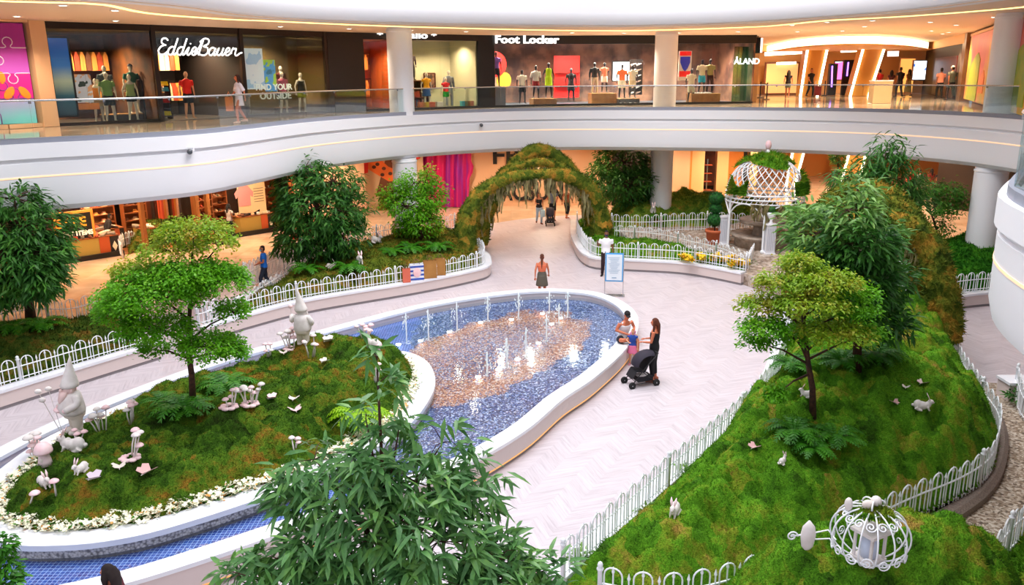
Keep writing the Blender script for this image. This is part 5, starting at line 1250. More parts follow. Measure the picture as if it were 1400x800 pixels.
tree('big dark leafy tree behind the fence at the far left', bL, [
    (20, 272, 45, 20, YL, 70, 0), (40, 310, 60, 30, YL, 150, 0), (20, 350, 70, 34, YL - .6, 190, 0), (60, 335, 32, 22, YL - .3, 80, 0), (45, 378, 42, 28, YL - .6, 140, 0), (5, 392, 46, 24, YL - .5, 90, 0), (-40, 330, 60, 60, YL, 120, 0)],
    [LEAFD], .25, .06, 9, 102, .13, ndroop=.38, twig=.35)
bA_ = GB_.hit(459, 352); YA = bA_.y
tree('dark leafy tree rising from the moss bed left of the moss arch', bA_, [
    (418, 228, 26, 14, YA, 40, 0), (408, 255, 34, 24, YA - .2, 90, 0), (455, 250, 40, 24, YA - .2, 110, 0), (440, 285, 58, 30, YA - .6, 190, 0), (482, 285, 24, 28, YA - .2, 80, 0), (420, 318, 42, 24, YA - .6, 120, 0), (468, 322, 36, 22, YA - .5, 100, 0), (398, 335, 18, 16, YA - .3, 40, 0), (440, 340, 30, 14, YA - .4, 50, 0), (398, 290, 24, 22, YA, 60, 0)],
    [LEAFD], .28, .068, 9, 103, .14, ndroop=.35, twig=.35)
bB_ = GB_.hit(577, 326); YB_ = bB_.y
tree('bright green small leaved tree in front of the white column and curtain', bB_, [
    (568, 250, 34, 16, YB_, 120, 0), (540, 262, 26, 14, YB_, 80, 0), (590, 268, 24, 20, YB_, 100, 0), (560, 282, 38, 18, YB_ - .3, 150, 0), (532, 275, 18, 14, YB_, 40, 1), (575, 302, 30, 18, YB_ - .3, 130, 0), (594, 300, 16, 18, YB_, 40, 1), (556, 310, 18, 12, YB_, 50, 0), (585, 236, 10, 8, YB_, 16, 1)],
    [LEAFM, LEAFO], .13, .065, 9, 104, .08, twig=.7, inner=.3)
bC = Vector((*P(862, 285, .95).xy, 1.0)); YC = bC.y
tree('round dark leafy tree right of the moss arch under the balcony edge', bC, [
    (852, 222, 44, 20, YC, 170, 0), (826, 240, 26, 18, YC, 90, 0), (880, 240, 26, 20, YC, 90, 0), (850, 250, 46, 18, YC - .6, 170, 0), (855, 265, 34, 12, YC - .4, 80, 0), (893, 258, 14, 10, YC, 24, 0)],
    [LEAFD], .32, .07, 8, 105, .16, ndroop=.3, twig=.35)
bM_ = G1_.hit(1112, 566); YM = bM_.y
tree('orange tinged maple in flat tiers on the right hand moss mound', bM_, [
    (1090, 362, 34, 16, YM + .3, 90, 1), (1072, 388, 42, 14, YM, 100, 1), (1130, 388, 46, 16, YM - .2, 140, 1), (1165, 402, 36, 14, YM, 90, 0), (1045, 418, 38, 14, YM, 100, 1), (1108, 418, 50, 14, YM - .4, 130, 1), (1168, 428, 36, 12, YM - .2, 80, 0), (1046, 448, 36, 15, YM - .2, 110, 0), (1140, 455, 56, 12, YM - .3, 130, 1), (1190, 458, 22, 10, YM, 40, 0), (1034, 468, 24, 12, YM, 50, 0), (1085, 462, 30, 10, YM, 50, 0), (1062, 540, 16, 14, YM - .5, 40, 0)],
    [LEAFM, LEAFO], .066, .036, 14, 106, .055, twig=.85, inner=.3, dome=True)
YR = 18.6; bR = Vector((*P(1168, 505, 1.9).xy, 0)); bR = G1_.hit(1172, 500); YR = bR.y
tree('tall long leaved tree with a dark heart inside the right hand moss arch', bR, [
    (1172, 258, 26, 18, YR, 22, 1), (1160, 288, 44, 18, YR - .4, 46, 1), (1120, 318, 46, 20, YR, 60, 1), (1175, 330, 50, 26, YR - .6, 90, 0), (1200, 320, 30, 18, YR, 30, 1), (1130, 365, 40, 28, YR, 90, 0), (1175, 378, 52, 32, YR - .4, 120, 0), (1222, 385, 26, 26, YR, 44, 0), (1170, 420, 50, 24, YR - .2, 100, 0), (1205, 440, 40, 18, YR, 60, 0), (1105, 300, 28, 14, YR + .5, 30, 1)],
    [LEAFD, leaf_mat('soft_leaf', (.06, .17, .04), (.15, .32, .06), (.30, .48, .09), 3, .3)], .235, .058, 9, 107, .08, ndroop=.1, twig=.4)
YT = 25.0
tree('slender bamboo like tree behind the right hand moss arch', Vector((*P(1190, 430, .6).xy, .5)), [
    (1212, 200, 18, 10, YT, 16, 0), (1230, 212, 26, 8, YT, 14, 0), (1205, 222, 28, 16, YT, 40, 0), (1185, 245, 40, 20, YT, 80, 0), (1225, 245, 36, 20, YT, 70, 0), (1195, 270, 44, 22, YT, 100, 0), (1240, 270, 24, 14, YT, 34, 0), (1150, 245, 18, 12, YT, 14, 0)],
    [LEAFD], .32, .05, 8, 108, .07, ndroop=.45, twig=.45)
bS = P(1279, 356, .6); YS = bS.y
tree('small leaved spreading tree left of the white column on the right', bS, [
    (1262, 258, 36, 10, YS, 90, 0), (1292, 262, 30, 12, YS, 90, 0), (1320, 272, 16, 10, YS, 30, 0), (1270, 282, 40, 12, YS - .2, 110, 0), (1300, 285, 24, 8, YS, 50, 0), (1285, 310, 24, 12, YS, 40, 0), (1250, 270, 20, 10, YS, 40, 0)],
    [leaf_mat('small_leaf', (.03, .14, .012), (.06, .22, .018), (.10, .30, .02))], .12, .045, 10, 109, .05, twig=.8, inner=.2)
bZ = P(1146, 262, .1)
tree('little dark topiary tree on the shiny floor in front of the lit portals', bZ, [(1146, 215, 12, 9, bZ.y, 60, 0)], [LEAFD], .22, .06, 8, 110, .12)
# foreground tree
YF = 5.25; bF = D(522, 800, YF); bF = Vector((bF.x, YF, .32))
fgp = [(515, 488, 10, 14, YF, 2, 0), (516, 525, 34, 18, YF, 3, 0), (500, 572, 46, 18, YF, 4, 0), (545, 588, 44, 20, YF, 4, 0), (430, 628, 56, 20, YF + .1, 9, 0), (505, 634, 60, 20, YF - .15, 10, 0), (605, 605, 46, 28, YF + .15, 9, 0), (645, 650, 50, 24, YF + .1, 11, 0), (400, 655, 36, 14, YF, 5, 0), (690, 790, 90, 16, YF - .3, 14, 0), (330, 795, 50, 16, YF - .3, 8, 0), (570, 660, 70, 30, YF - .1, 24, 0), (470, 675, 70, 30, YF - .1, 24, 0), (415, 690, 40, 26, YF, 10, 0), (640, 690, 44, 22, YF, 12, 0), (540, 705, 100, 34, YF - .2, 34, 0), (600, 740, 90, 28, YF - .3, 26, 0), (470, 745, 80, 28, YF - .3, 22, 0), (385, 765, 50, 22, YF - .3, 12, 0), (330, 785, 30, 14, YF - .3, 5, 0), (680, 765, 60, 22, YF - .3, 18, 0), (745, 780, 44, 14, YF - .3, 8, 0), (560, 790, 160, 26, YF - .4, 46, 0), (420, 800, 90, 20, YF - .4, 20, 0), (690, 800, 70, 20, YF - .4, 16, 0), (550, 850, 200, 40, YF - .3, 40, 0)]
tree('large glossy long leaved tree in the foreground at the bottom of the picture', bF, fgp, [LEAFF], .165, .036, 10, 111, .035, ndroop=.28, twig=.18, inner=.45, radial=.65, dens=1.35)
t = thing('tree_planter', 'round white planter pot holding the large foreground tree', 'planter', (bF.x, YF, 0))
MB().lathe([(.45, 0), (.6, .45), (.62, .5), (.56, .5), (.5, .36), (.02, .34)], n=28).build('pot', WHITE, t, True)
# small green plant at the bottom left corner
bq = P(8, 790, .55); t_ = tree('small bright leafy plant at the bottom left corner beside the pool channel', Vector((-7.0, 9.2, 0)), [(2, 742, 16, 12, 9.1, 22, 0), (12, 775, 16, 12, 9.0, 24, 0), (0, 795, 26, 12, 8.9, 30, 0)], [FERN], .10, .045, 7, 112, .02, name='leafy_plant', cat='plant')
def fern(label, loc, r, n, mat, seed, up=1.15):
    rnd = random.Random(seed); n = int(n * 1.35); r *= .85; t = thing('fern', label, 'fern', loc, 0); mb = MB()
    for k in range(n):
        a = 2 * PI * k / n + rnd.uniform(-.3, .3); L = r * rnd.uniform(.65, 1.15); e = up * rnd.uniform(.5, 1.3)
        d = Vector((math.cos(a), math.sin(a), 0)); sd = Vector((-math.sin(a), math.cos(a), 0)); m = 11
        sp = [d * (L * u) + Vector((0, 0, L * (e * u - (e * .95) * u * u) + .03)) for u in np.linspace(.05, 1, m + 1)]
        mb.tube(sp, [.006] * m + [.003], 3, cap=False)
        for j in range(1, m):
            u = j / m; w = L * .22 * math.sin(PI * min(1, u * .85 + .15)) ** .8; tg = (sp[j + 1] - sp[j]); h = L / m * .48
            for s_ in (-1, 1):
                tip = sp[j] + sd * s_ * w + tg * .9 + Vector((0, 0, -.12 * w)); q = tg.normalized() * h
                md = sp[j].lerp(tip, .45)
                mb.add([sp[j] - q * .6, md - q, tip, md + q, sp[j] + q * .6], [(0, 1, 2, 3, 4)])
    mb.build('fronds', mat, t); return t
for i, (m_, px, py, r, n, mt, lb) in enumerate([
    (ISL, 252, 566, .75, 22, FERN, 'green fern under the island maple, in front of its trunk'), (ISL, 310, 535, .8, 24, FERN, 'green fern right of the island maple trunk'), (ISL, 222, 552, .5, 16, FERN, 'low fern left of the island maple trunk'),
    (ISL, 492, 575, .75, 30, FERNY, 'lime green fern at the near rim of the island planter'),
    (GB_, 480, 372, .9, 22, FERN, 'dark fern in front of the dark leafy tree trunk'), (GB_, 420, 372, .8, 18, FERN, 'dark fern left of the dark leafy tree trunk'), (GB_, 560, 345, .9, 22, FERN, 'fern right of the middle of the olive moss bed'), (GB_, 598, 342, .9, 20, FERN, 'fern beside the left foot of the moss arch'), (GB_, 535, 348, .7, 18, FERN, 'fern beside the small white rabbit on the olive moss bed'),
    (GA_, 60, 450, .8, 20, FERN, 'dark fern beside the big tree trunk at the far left'), (GA_, 20, 455, .9, 20, FERN, 'dark fern at the very left edge behind the fence'),
    (G1_, 1085, 598, .62, 26, FERN, 'large bright fern left of the right hand maple trunk'), (G1_, 1140, 610, .55, 24, FERN, 'large bright fern right of the right hand maple trunk'), (G1_, 1110, 618, .5, 20, FERN, 'bright fern in front of the right hand maple trunk'), (G1_, 1200, 492, .7, 20, FERN, 'fern below the opening of the right hand moss arch'), (G1_, 1080, 505, .6, 18, FERN, 'dark fern left of the right hand moss arch foot'), (G1_, 1150, 500, .7, 18, FERN, 'dark fern between the maple and the long leaved tree'),
    (HF_, 900, 300, .8, 18, FERN, 'pale fern on the front of the hedge bank'), (HF_, 830, 300, .9, 18, FERN, 'fern at the left foot of the hedge bank beside the moss arch')]):
    fern(lb, m_.hit(px, py) + Vector((0, 0, .0)), r, n, mt, 200 + i)
def bush(label, q, r, mat, seed):
    rng = np.random.default_rng(seed); t = thing('leafy_plant', label, 'plant', q); mb = MB(); n = 130
    d = rng.normal(size=(n, 3)); d[:, 2] = np.abs(d[:, 2]); d /= np.linalg.norm(d, axis=1)[:, None]
    leaves(mb, d * r * rng.uniform(.2, .9, n)[:, None], d + rng.normal(size=(n, 3)) * .4, .12, .05, rng); mb.build('foliage', mat, t); return t
LIGHTG = leaf_mat('pale_leaf', (.10, .26, .05), (.22, .40, .10), (.35, .5, .2), 5)
for i, (px, py, z, r, lb) in enumerate([(938, 650, .45, .26, 'pale green tuft behind the long white fence, nearer the fern'), (886, 706, .45, .22, 'pale green tuft behind the long white fence, near the white rabbit'), (792, 768, .45, .25, 'yellow green tuft at the near corner of the long white fence'), (1228, 690, .25, .22, 'small green tuft inside the path fence beside the wire pumpkin'), (1290, 655, .25, .25, 'green tuft climbing through the path fence'), (1336, 588, .3, .25, 'green tuft at the bend of the path fence'), (1120, 545, 1.6, .3, 'little leafy plant beside the right hand maple trunk'), (1022, 368, .2, .5, 'green plant at the right end of the curved planter'), (905, 350, .45, .4, 'green plants inside the curved planter fence'), (1392, 545, .2, .35, 'dark green plant at the right edge behind the planter block'), (1110, 332, .2, .7, 'dark bushes behind the stone fountain'), (1150, 330, .2, .8, 'dark bushes right of the gazebo')]):
    bush(lb, P(px, py, z), r, LEAFD if 'dark' in lb else LIGHTG, 300 + i)
# ------------------------------------------------------------------ water jets
WJ = M('jet_water', '#e8f4f8', .15, emit=.10, spec=.6, tr=.5); JL = M('jet_light', (1, .96, .84), emit=7)
jets = [(556, 470, 428, 'leftmost at the far rim side'), (586, 465, 423, 'second from the left'), (625, 453, 413, 'third from the left along the far side'), (667, 440, 405, 'fourth along the far side'), (709, 436, 399, 'fifth along the far side'), (751, 428, 398, 'farthest one, below the woman in the orange top'), (776, 434, 399, 'rightmost at the far end'), (764, 442, 415, 'short one beside the rightmost'), (747, 468, 430, 'first on the near side, from the right'), (719, 490, 448, 'second on the near side, from the right'), (693, 504, 462, 'third on the near side, from the right'), (666, 514, 481, 'nearest one on the near side')]
for i, (px, py, pt, lb) in enumerate(jets):
    q = P(px, py, .36); top = D(px, pt, q.y).z; h = top - .36; rnd = random.Random(i)
    t = thing('water_jet', 'foaming white fountain jet, ' + lb, 'water jet', q)
    mb = MB().tube([(0, 0, 0), (.006, 0, h * .4), (0, .01, h * .75), (.01, 0, h)], [.022, .018, .026, .010], 6)
    for k in range(26):
        a = rnd.random() * 6; r = rnd.random() * .10 * (1 + (i % 3)); z = h * rnd.uniform(.55, 1.02); mb.ball((r * math.cos(a), r * math.sin(a), z - r * 1.2), (.015, .015, .03), 5, 4)
    mb.build('jet', WJ, t, True)
    sp = MB()
    for k in range(18):
        a = rnd.random() * 6; r = rnd.random() ** .6 * .16; sp.ball((r * math.cos(a), r * math.sin(a), .01 + rnd.random() * .04), (.014, .014, .010), 5, 4)
    sp.build('splash', WJ, t, True)
    MB().lathe([(.07, 0), (.07, .02), (.0005, .03)], (-.22, -.08, .0), 10).build('pool_light', JL, t)
# ------------------------------------------------------------------ garden ornaments
PLAS = M('plaster_white', '#e9e2de', .7, c2='#d8cdc8', ns=6); PINK = M('blush_pink', '#eec0c4', .6, c2='#f6dcdc', ns=5); BISQ = M('bisque', '#e3d6cc', .7)
def mushroom_cluster(label, q, n, seed, h=.38, spread=.2, pinkbase=False, s=1.0):
    rnd = random.Random(seed); t = thing('mushroom_cluster', label, 'mushrooms', q)
    for k in range(n):
        a = rnd.random() * 6.28; r = spread * math.sqrt(rnd.random()); x, y = r * math.cos(a), r * math.sin(a); H = h * rnd.uniform(.55, 1.15); lx, ly = rnd.uniform(-.08, .08), rnd.uniform(-.08, .08); c = rnd.uniform(.055, .085) * s
        st = MB().tube([(x * .5, y * .5, -.05), (x * .8 + lx * .3, y * .8 + ly * .3, H * .5), (x + lx, y + ly, H)], [.016, .013, .012], 6).build('mushroom', PLAS, t, True)
        cp = MB().lathe([(.004, c * .62), (c * .5, c * .55), (c * .85, c * .28), (c, .0), (c * .92, -c * .1), (c * .3, -.005)], (x + lx, y + ly, H - .005), 12).build('cap', PINK if rnd.random() < .6 else PLAS, st, True)
    if pinkbase:
        mb = MB()
        for k in range(7): a = k * .9; mb.ball((.12 * math.cos(a), .12 * math.sin(a), .02), (.08, .06, .035), 8, 6)
        mb.build('pink_base', PINK, t, True)
    return t
for i, (px, py, n, h, s_, pb, lb) in enumerate([
    (48, 632, 7, .55, 1.25, False, 'tall cluster of pale mushrooms at the left end of the island rim'), (140, 590, 6, .42, 1.1, False, 'mushrooms just right of the front gnome'), (182, 576, 5, .42, 1.1, False, 'pink capped mushrooms on the far rim right of the front gnome'), (178, 628, 5, .45, 1.05, True, 'pink mushrooms on a rosy base in the middle left of the island moss'),
    (313, 558, 5, .36, 1.0, True, 'smaller mushroom cluster below the island maple'), (342, 556, 8, .40, 1.0, True, 'big mushroom cluster right of the maple trunk'), (425, 486, 5, .42, 1.0, False, 'thin white mushrooms at the foot of the far gnome'), (398, 478, 6, .45, 1.2, True, 'pink mushrooms beside the legs of the far gnome, on its left'), (498, 462, 7, .32, 1.0, False, 'mushroom cluster at the far crest of the island moss'), (366, 488, 4, .30, .9, False, 'pale mushrooms at the far rim left of the far gnome'), (510, 520, 5, .36, .8, False, 'slim mushrooms behind the foreground tree tip'), (100, 612, 4, .30, .9, False, 'low mushrooms beside the boots of the front gnome'), (404, 618, 3, .25, .9, False, 'three pale mushrooms near the near rim flowers')]):
    mushroom_cluster(lb, ISL.hit(px, py), n, 400 + i, h, .18, pb, s_)
def single_mushroom(label, q, h, c, tilt=0, group=None):
    t = thing('mushroom', label, 'mushroom', q, 0, group)
    MB().tube([(0, 0, -.03), (tilt * .5, 0, h * .6), (tilt, 0, h)], [.02, .016, .015], 6).build('stem', PLAS, t, True)
    MB().lathe([(.004, c * .6), (c * .55, c * .5), (c * .9, c * .22), (c, 0), (c * .3, -.005)], (tilt, 0, h - .005), 12).build('cap', PINK, t, True)
single_mushroom('single pink capped mushroom standing near the left end of the island', ISL.hit(77, 678), .24, .085)
single_mushroom('leaning pale mushroom among the flowers at the left end of the island', ISL.hit(42, 690), .16, .09, .1)
def rabbit(label, q, s, rz, mat=None):
    mat = mat or PLAS; t = thing('rabbit_ornament', label, 'rabbit', q, rz)
    mb = MB().ball((0, 0, .17), (.22, .12, .15), 14, 10).ball((-.10, 0, .20), (.14, .13, .16), 12, 8).ball((.20, 0, .22), (.11, .08, .11), 12, 8)
    mb.ball((.28, 0, .33), (.10, .075, .08), 12, 8, rot=Matrix.Rotation(.3, 3, 'Y')).ball((.365, 0, .305), (.035, .035, .03), 8, 6)
    for y in (-.06, .06):
        mb.tube([(.2, y, .16), (.24, y, .06), (.27, y, .02)], [.045, .03, .03], 7); mb.tube([(-.16, y * 1.6, .12), (-.08, y * 1.7, .05), (.04, y * 1.7, .02)], [.075, .05, .03], 8)
    me = remesh(mb, .018); o = bpy.data.objects.new('body', me); COL.objects.link(o); me.materials.append(mat); adopt(o, t)
    for y in (-.035, .035): MB().tube([(.25, y, .38), (.19, y * 1.6, .50), (.14, y * 2.0, .60)], [(.02, .012), (.04, .015), (.008, .008)], 8, up=(0, 1, 0)).build('ear', PINK if mat is PLAS else mat, t, True)
    MB().ball((-.25, 0, .17), .05, 8, 6).build('tail', mat, t, True)
    e = MB()
    for y in (-.062, .062): e.ball((.315, y, .345), .012, 6, 5)
    e.build('eye', M('eye_dark', '#1c1210', .3), t)
    t.scale = (s, s, s); return t
def remesh(mb, vox, smooth=2):
    me = bpy.data.meshes.new('tmp'); me.from_pydata(mb.v, [], mb.f); bm = bmesh.new(); bm.from_mesh(me); bmesh.ops.recalc_face_normals(bm, faces=bm.faces); bm.to_mesh(me); bm.free()
    o = bpy.data.objects.new('tmp', me); COL.objects.link(o)
    r = o.modifiers.new('r', 'REMESH'); r.mode = 'VOXEL'; r.voxel_size = vox
    s_ = o.modifiers.new('s', 'SMOOTH'); s_.iterations = smooth; s_.factor = .5
    dg = bpy.context.evaluated_depsgraph_get(); out = bpy.data.meshes.new_from_object(o.evaluated_get(dg)); bpy.data.objects.remove(o); bpy.data.meshes.remove(me)
    out.polygons.foreach_set('use_smooth', [True] * len(out.polygons)); return out
for m_, px, py, s_, rz, mt, lb in [
    (ISL, 103, 618, .80, PI, None, 'large white rabbit ornament with pink ears at the left of the island'), (ISL, 113, 648, .5, -1.9, None, 'small white rabbit ornament below the large rabbit'), (ISL, 511, 478, .75, 2.4, None, 'white rabbit ornament on the far crest of the island moss'), (ISL, 60, 666, .55, -.6, None, 'small white rabbit left of the single mushroom'),
    (GB_, 492, 362, .85, -1.2, None, 'white rabbit ornament beside the front fence of the olive moss bed'), (GB_, 514, 335, .85, -.4, None, 'white rabbit ornament in front of the back fence of the olive moss bed'), (GB_, 452, 368, .6, .4, BISQ, 'cream rabbit ornament under the dark leafy tree'),
    (HF_, 893, 292, .95, -1.7, None, 'white rabbit ornament on the hedge bank left of the gazebo'),
    (G1_, 1258, 564, .55, -.3, None, 'white rabbit ornament on the right slope of the large moss mound'), (G1_, 922, 706, .55, -2.0, None, 'white rabbit ornament near the front of the large moss mound'), (G1_, 1069, 640, .36, .9, None, 'small white rabbit ornament below the large bright fern'), (G1_, 1103, 548, .4, 2.6, None, 'small white rabbit ornament behind the large bright fern')]:
    rabbit(lb, m_.hit(px, py), s_, rz, mt)
def butterfly(label, q, s, rz, mat, tilt=.5):
    t = thing('butterfly_ornament', label, 'butterfly', q, rz)
    MB().tube([(-.09, 0, .05), (0, 0, .07), (.09, 0, .07)], [.008, .016, .008], 6).build('body', BISQ, t, True)
    for sgn in (-1, 1):
        pts = []
        w = MB(); ring = [(.10, .0), (.15, .14), (.06, .19), (.0, .13), (-.05, .16), (-.11, .11), (-.06, 0)]
        top = [Vector((x, sgn * y * math.cos(tilt), .075 + y * math.sin(tilt))) for x, y in ring]; bot = [p - Vector((0, 0, .01)) for p in top]; n = len(ring)
        w.add(top + bot, [tuple(range(n)), tuple(range(2 * n - 1, n - 1, -1))] + [(i, (i + 1) % n, n + (i + 1) % n, n + i) for i in range(n)]); w.build('wing', mat, t)
    s *= .75; t.scale = (s, s, s)
LILAC = M('lilac', '#cdbcc8', .6)
for m_, px, py, s_, rz, mt, lb in [
    (ISL, 128, 660, 1.2, .4, LILAC, 'lilac butterfly ornament right of the small white rabbit'), (ISL, 200, 652, 1.35, 1.0, M('dusty_rose', '#d9aaa8', .6), 'dusty rose butterfly ornament in the middle of the island moss'), (ISL, 164, 644, 1.0, 2.0, BISQ, 'cream butterfly ornament below the rosy mushrooms'), (ISL, 371, 550, 1.0, .2, PINK, 'pink butterfly ornament right of the big mushroom cluster'), (ISL, 402, 552, .9, 1.4, BISQ, 'cream butterfly ornament in the middle right of the island moss'), (ISL, 404, 565, 1.1, 2.2, PINK, 'blush butterfly ornament below the cream one on the island'), (ISL, 443, 498, .9, .6, BISQ, 'cream butterfly ornament right of the far gnome'), (ISL, 388, 486, .9, 1.9, BISQ, 'cream butterfly ornament left of the far gnome'), (ISL, 448, 470, 1.3, .3, BISQ, 'cream butterfly ornament on the crest right of the far gnome'),
    (G1_, 1030, 616, .85, .5, M('dusty_rose', '#d9aaa8', .6), 'pink butterfly ornament left of the large bright fern'), (G1_, 1260, 528, .85, .3, PINK, 'pink butterfly ornament high on the large moss mound'), (G1_, 1224, 557, .8, 2.0, M('dusty_rose', '#d9aaa8', .6), 'dusty pink butterfly ornament left of the white rabbit on the right slope'), (G1_, 1238, 532, .6, 1.0, BISQ, 'cream butterfly ornament left of the high pink one on the mound')]:
    butterfly(lb, m_.hit(px, py), s_, rz, mt)
def toadstool_house(label, q, s):
    t = thing('toadstool_house', label, 'toadstool', q)
    MB().lathe([(.20, -.05), (.17, .1), (.13, .28), (.12, .36), (.02, .38)], n=16).build('stalk', M('pale_rose', '#e8cfd0', .6), t, True)
    MB().lathe([(.12, .34), (.24, .33), (.25, .38), (.22, .50), (.14, .60), (.005, .64)], n=18).build('cap', PINK, t, True)
    MB().ball((.0, -.155, .14), (.05, .02, .08), 8, 6).build('door', BISQ, t, True); t.scale = (s, s, s)
toadstool_house('fat pink toadstool at the left end of the island moss', ISL.hit(62, 634), .62)
toadstool_house('small pink toadstool behind the tip of the foreground tree', ISL.hit(516, 487), .5)
def gnome(label, q, s, rz, staff, blush):
    t = thing('garden_gnome', label, 'gnome', q, rz)
    for x in (-.12, .12): MB().ball((x, -.06, .07), (.11, .19, .09), 12, 8).tube([(x, 0, .08), (x, .02, .22)], [.09, .1], 10).build('boot', BISQ, t, True)
    me = remesh(MB().loft([[(x + rx * math.cos(2 * PI * k / 16), ry * math.sin(2 * PI * k / 16), z) for k in range(16)] for z, rx, ry, x in ((.15, .11, .12, -.11), (.45, .14, .14, -.1), (.6, .16, .17, -.06))]).loft([[(x + rx * math.cos(2 * PI * k / 16), ry * math.sin(2 * PI * k / 16), z) for k in range(16)] for z, rx, ry, x in ((.15, .11, .12, .11), (.45, .14, .14, .1), (.6, .16, .17, .06))]).lathe([(.24, .44), (.27, .55), (.25, .68)], n=18), .03)
    o = bpy.data.objects.new('trousers', me); COL.objects.link(o); me.materials.append(M('plaster_cream', '#d9cdbf', .7)); adopt(o, t)
    MB().loft([[(rx * math.cos(2 * PI * k / 20), ry * math.sin(2 * PI * k / 20) - by, z) for k in range(20)] for z, rx, ry, by in ((.52, .27, .26, .01), (.60, .30, .30, .03), (.72, .30, .31, .05), (.90, .27, .26, .03), (1.05, .23, .20, 0), (1.12, .10, .10, 0))]).build('tunic', PLAS, t, True)
    for sgn in (-1, 1):
        pts = [(sgn * .22, 0, 1.03), (sgn * .34, -.02, .84), (sgn * .20, -.26, .70)] if not (staff and sgn > 0) else [(.22, 0, 1.03), (.36, 0, .86), (.42, -.14, .98)]
        MB().tube(smooth_path(pts, .06), .085, 10).build('arm', PLAS, t, True)
        MB().ball(pts[-1], (.07, .07, .065), 10, 8).build('hand', PINK if blush else PLAS, t, True)
    MB().ball((0, -.04, 1.17), (.17, .17, .16), 16, 10).ball((0, -.22, 1.17), (.045, .05, .045), 8, 6).ball((-.18, -.04, 1.16), (.03, .04, .05), 8, 6).ball((.18, -.04, 1.16), (.03, .04, .05), 8, 6).build('head', M('plaster_blush', '#e6c6c0', .7) if blush else PLAS, t, True)
    MB().loft([[(rx * math.cos(2 * PI * k / 14), -.14 + ry * math.sin(2 * PI * k / 14) - b, z) for k in range(14)] for z, rx, ry, b in ((1.14, .15, .09, .02), (1.05, .16, .09, .05), (.93, .11, .07, .11), (.82, .02, .02, .15))]).build('beard', M('plaster_blush', '#e6c6c0', .7) if blush else PLAS, t, True)
    e = MB()
    for x in (-.065, .065): e.ball((x, -.20, 1.21), .016, 6, 5)
    e.build('eye', M('eye_soft', '#a08c86', .5), t)
    MB().loft([[(rx * math.cos(2 * PI * k / 18) + dx, rx * math.sin(2 * PI * k / 18) + dy, z) for k in range(18)] for z, rx, dx, dy in ((1.22, .205, 0, -.01), (1.27, .22, 0, -.01), (1.32, .20, 0, 0), (1.55, .13, .01, .02), (1.8, .06, .03, .05), (1.98, .02, .05, .08), (2.0, .004, .05, .08))]).build('hat', PLAS, t, True)
    if staff:
        MB().tube([(.43, -.15, .7), (.45, -.16, 1.25)], .012, 6).build('staff', PLAS, t); MB().ball((.46, -.16, 1.3), (.08, .06, .07), 10, 8).build('staff_flower', PINK, t, True)
    else:
        MB().ball((-.1, -.34, .66), (.14, .08, .06), 12, 8).build('pink_bundle', PINK, t, True)
    t.scale = (s, s, s); return t
def fit(q, py_top, full): return (D(0, py_top, q.y).z - q.z) / full
q = ISL.hit(106, 592); gnome('tall white gnome statue with a blush beard at the left end of the island', q, (D(115, 487, q.y).z - q.z) / 2.0, -.75, False, True)
q = ISL.hit(415, 470); q.z -= .04; gnome('white gnome statue holding a pink flower staff at the far rim of the island', q, (D(403, 394, q.y).z - q.z) / 2.0, PI * .93, True, False)
# floating white flowers on thin stems left of the front gnome
q = ISL.hit(88, 600); t = thing('flower_ornament', 'three white flowers on thin wires left of the front gnome', 'flowers', q)
for dx, h in ((-.35, .95), (-.15, 1.0), (-.3, .78)):
    s_ = MB().tube([(0, 0, 0), (dx * .6, 0, h * .6), (dx, 0, h)], .006, 4).build('flower_stem', PLAS, t); MB().ball((dx, 0, h), (.07, .05, .05), 8, 6).build('flower_head', PLAS, s_, True)
# ------------------------------------------------------------------ wire pumpkin carriage
q = G2_.hit(1185, 768); pc = thing('pumpkin_carriage', 'white wire pumpkin carriage with scrolls on the round moss mound', 'ornament', q)
s_ = pxm(q.y, 1184, 735); RX = 51 * s_; HZ = 82 * s_ * 1.0
def scroll(c, u, w, r, turns=1.6, n=22, sgn=1):
    return [c + u * (r * (1 - k / n * .85) * math.cos(2 * PI * turns * k / n)) + w * (sgn * r * (1 - k / n * .85) * math.sin(2 * PI * turns * k / n)) for k in range(n + 1)]
wr = .011
for k in range(14):
    a = 2 * PI * k / 14; d = Vector((math.cos(a), math.sin(a), 0)); pts = []
    for j in range(15):
        th = -PI * .42 + PI * .90 * j / 14; pts.append(d * (RX * math.cos(th) ** .8 + .0) + Vector((0, 0, HZ * .5 + HZ * .48 * math.sin(th))))
    MB().tube(pts, wr, 5).build('rib', WIRON, pc, True)
for k in range(14):
    sm = MB(); sm2 = MB()
    a = 2 * PI * (k + .5) / 14; d = Vector((math.cos(a), math.sin(a), 0)); w_ = Vector((-math.sin(a), math.cos(a), 0)); up = Vector((0, 0, 1))
    sm.tube(scroll(d * RX * .93 + up * HZ * .27, w_, up, .075, sgn=1 if k % 2 else -1), wr * .8, 5); sm2.tube(scroll(d * RX * .66 + up * HZ * .84, w_, (up * .6 - d * .8), .065, sgn=-1 if k % 2 else 1), wr * .8, 5)
    sm.build('scroll', WIRON, pc, True); sm2.build('scroll', WIRON, pc, True)
for z, r in ((.06, .42), (.93, .30)): MB().tube([(RX * r * math.cos(2 * PI * k / 24), RX * r * math.sin(2 * PI * k / 24), HZ * z) for k in range(25)], wr * 1.2, 5).build('hoop', WIRON, pc, True)
st = MB()
for k in range(3): st.tube(scroll(Vector((.06 * math.cos(k * 2.1), .06 * math.sin(k * 2.1), HZ * 1.02)), Vector((math.cos(k * 2.1), math.sin(k * 2.1), 0)), Vector((0, 0, 1)), .09), wr, 5)
st.build('stalk_scroll', WIRON, pc, True)
tp = MB()
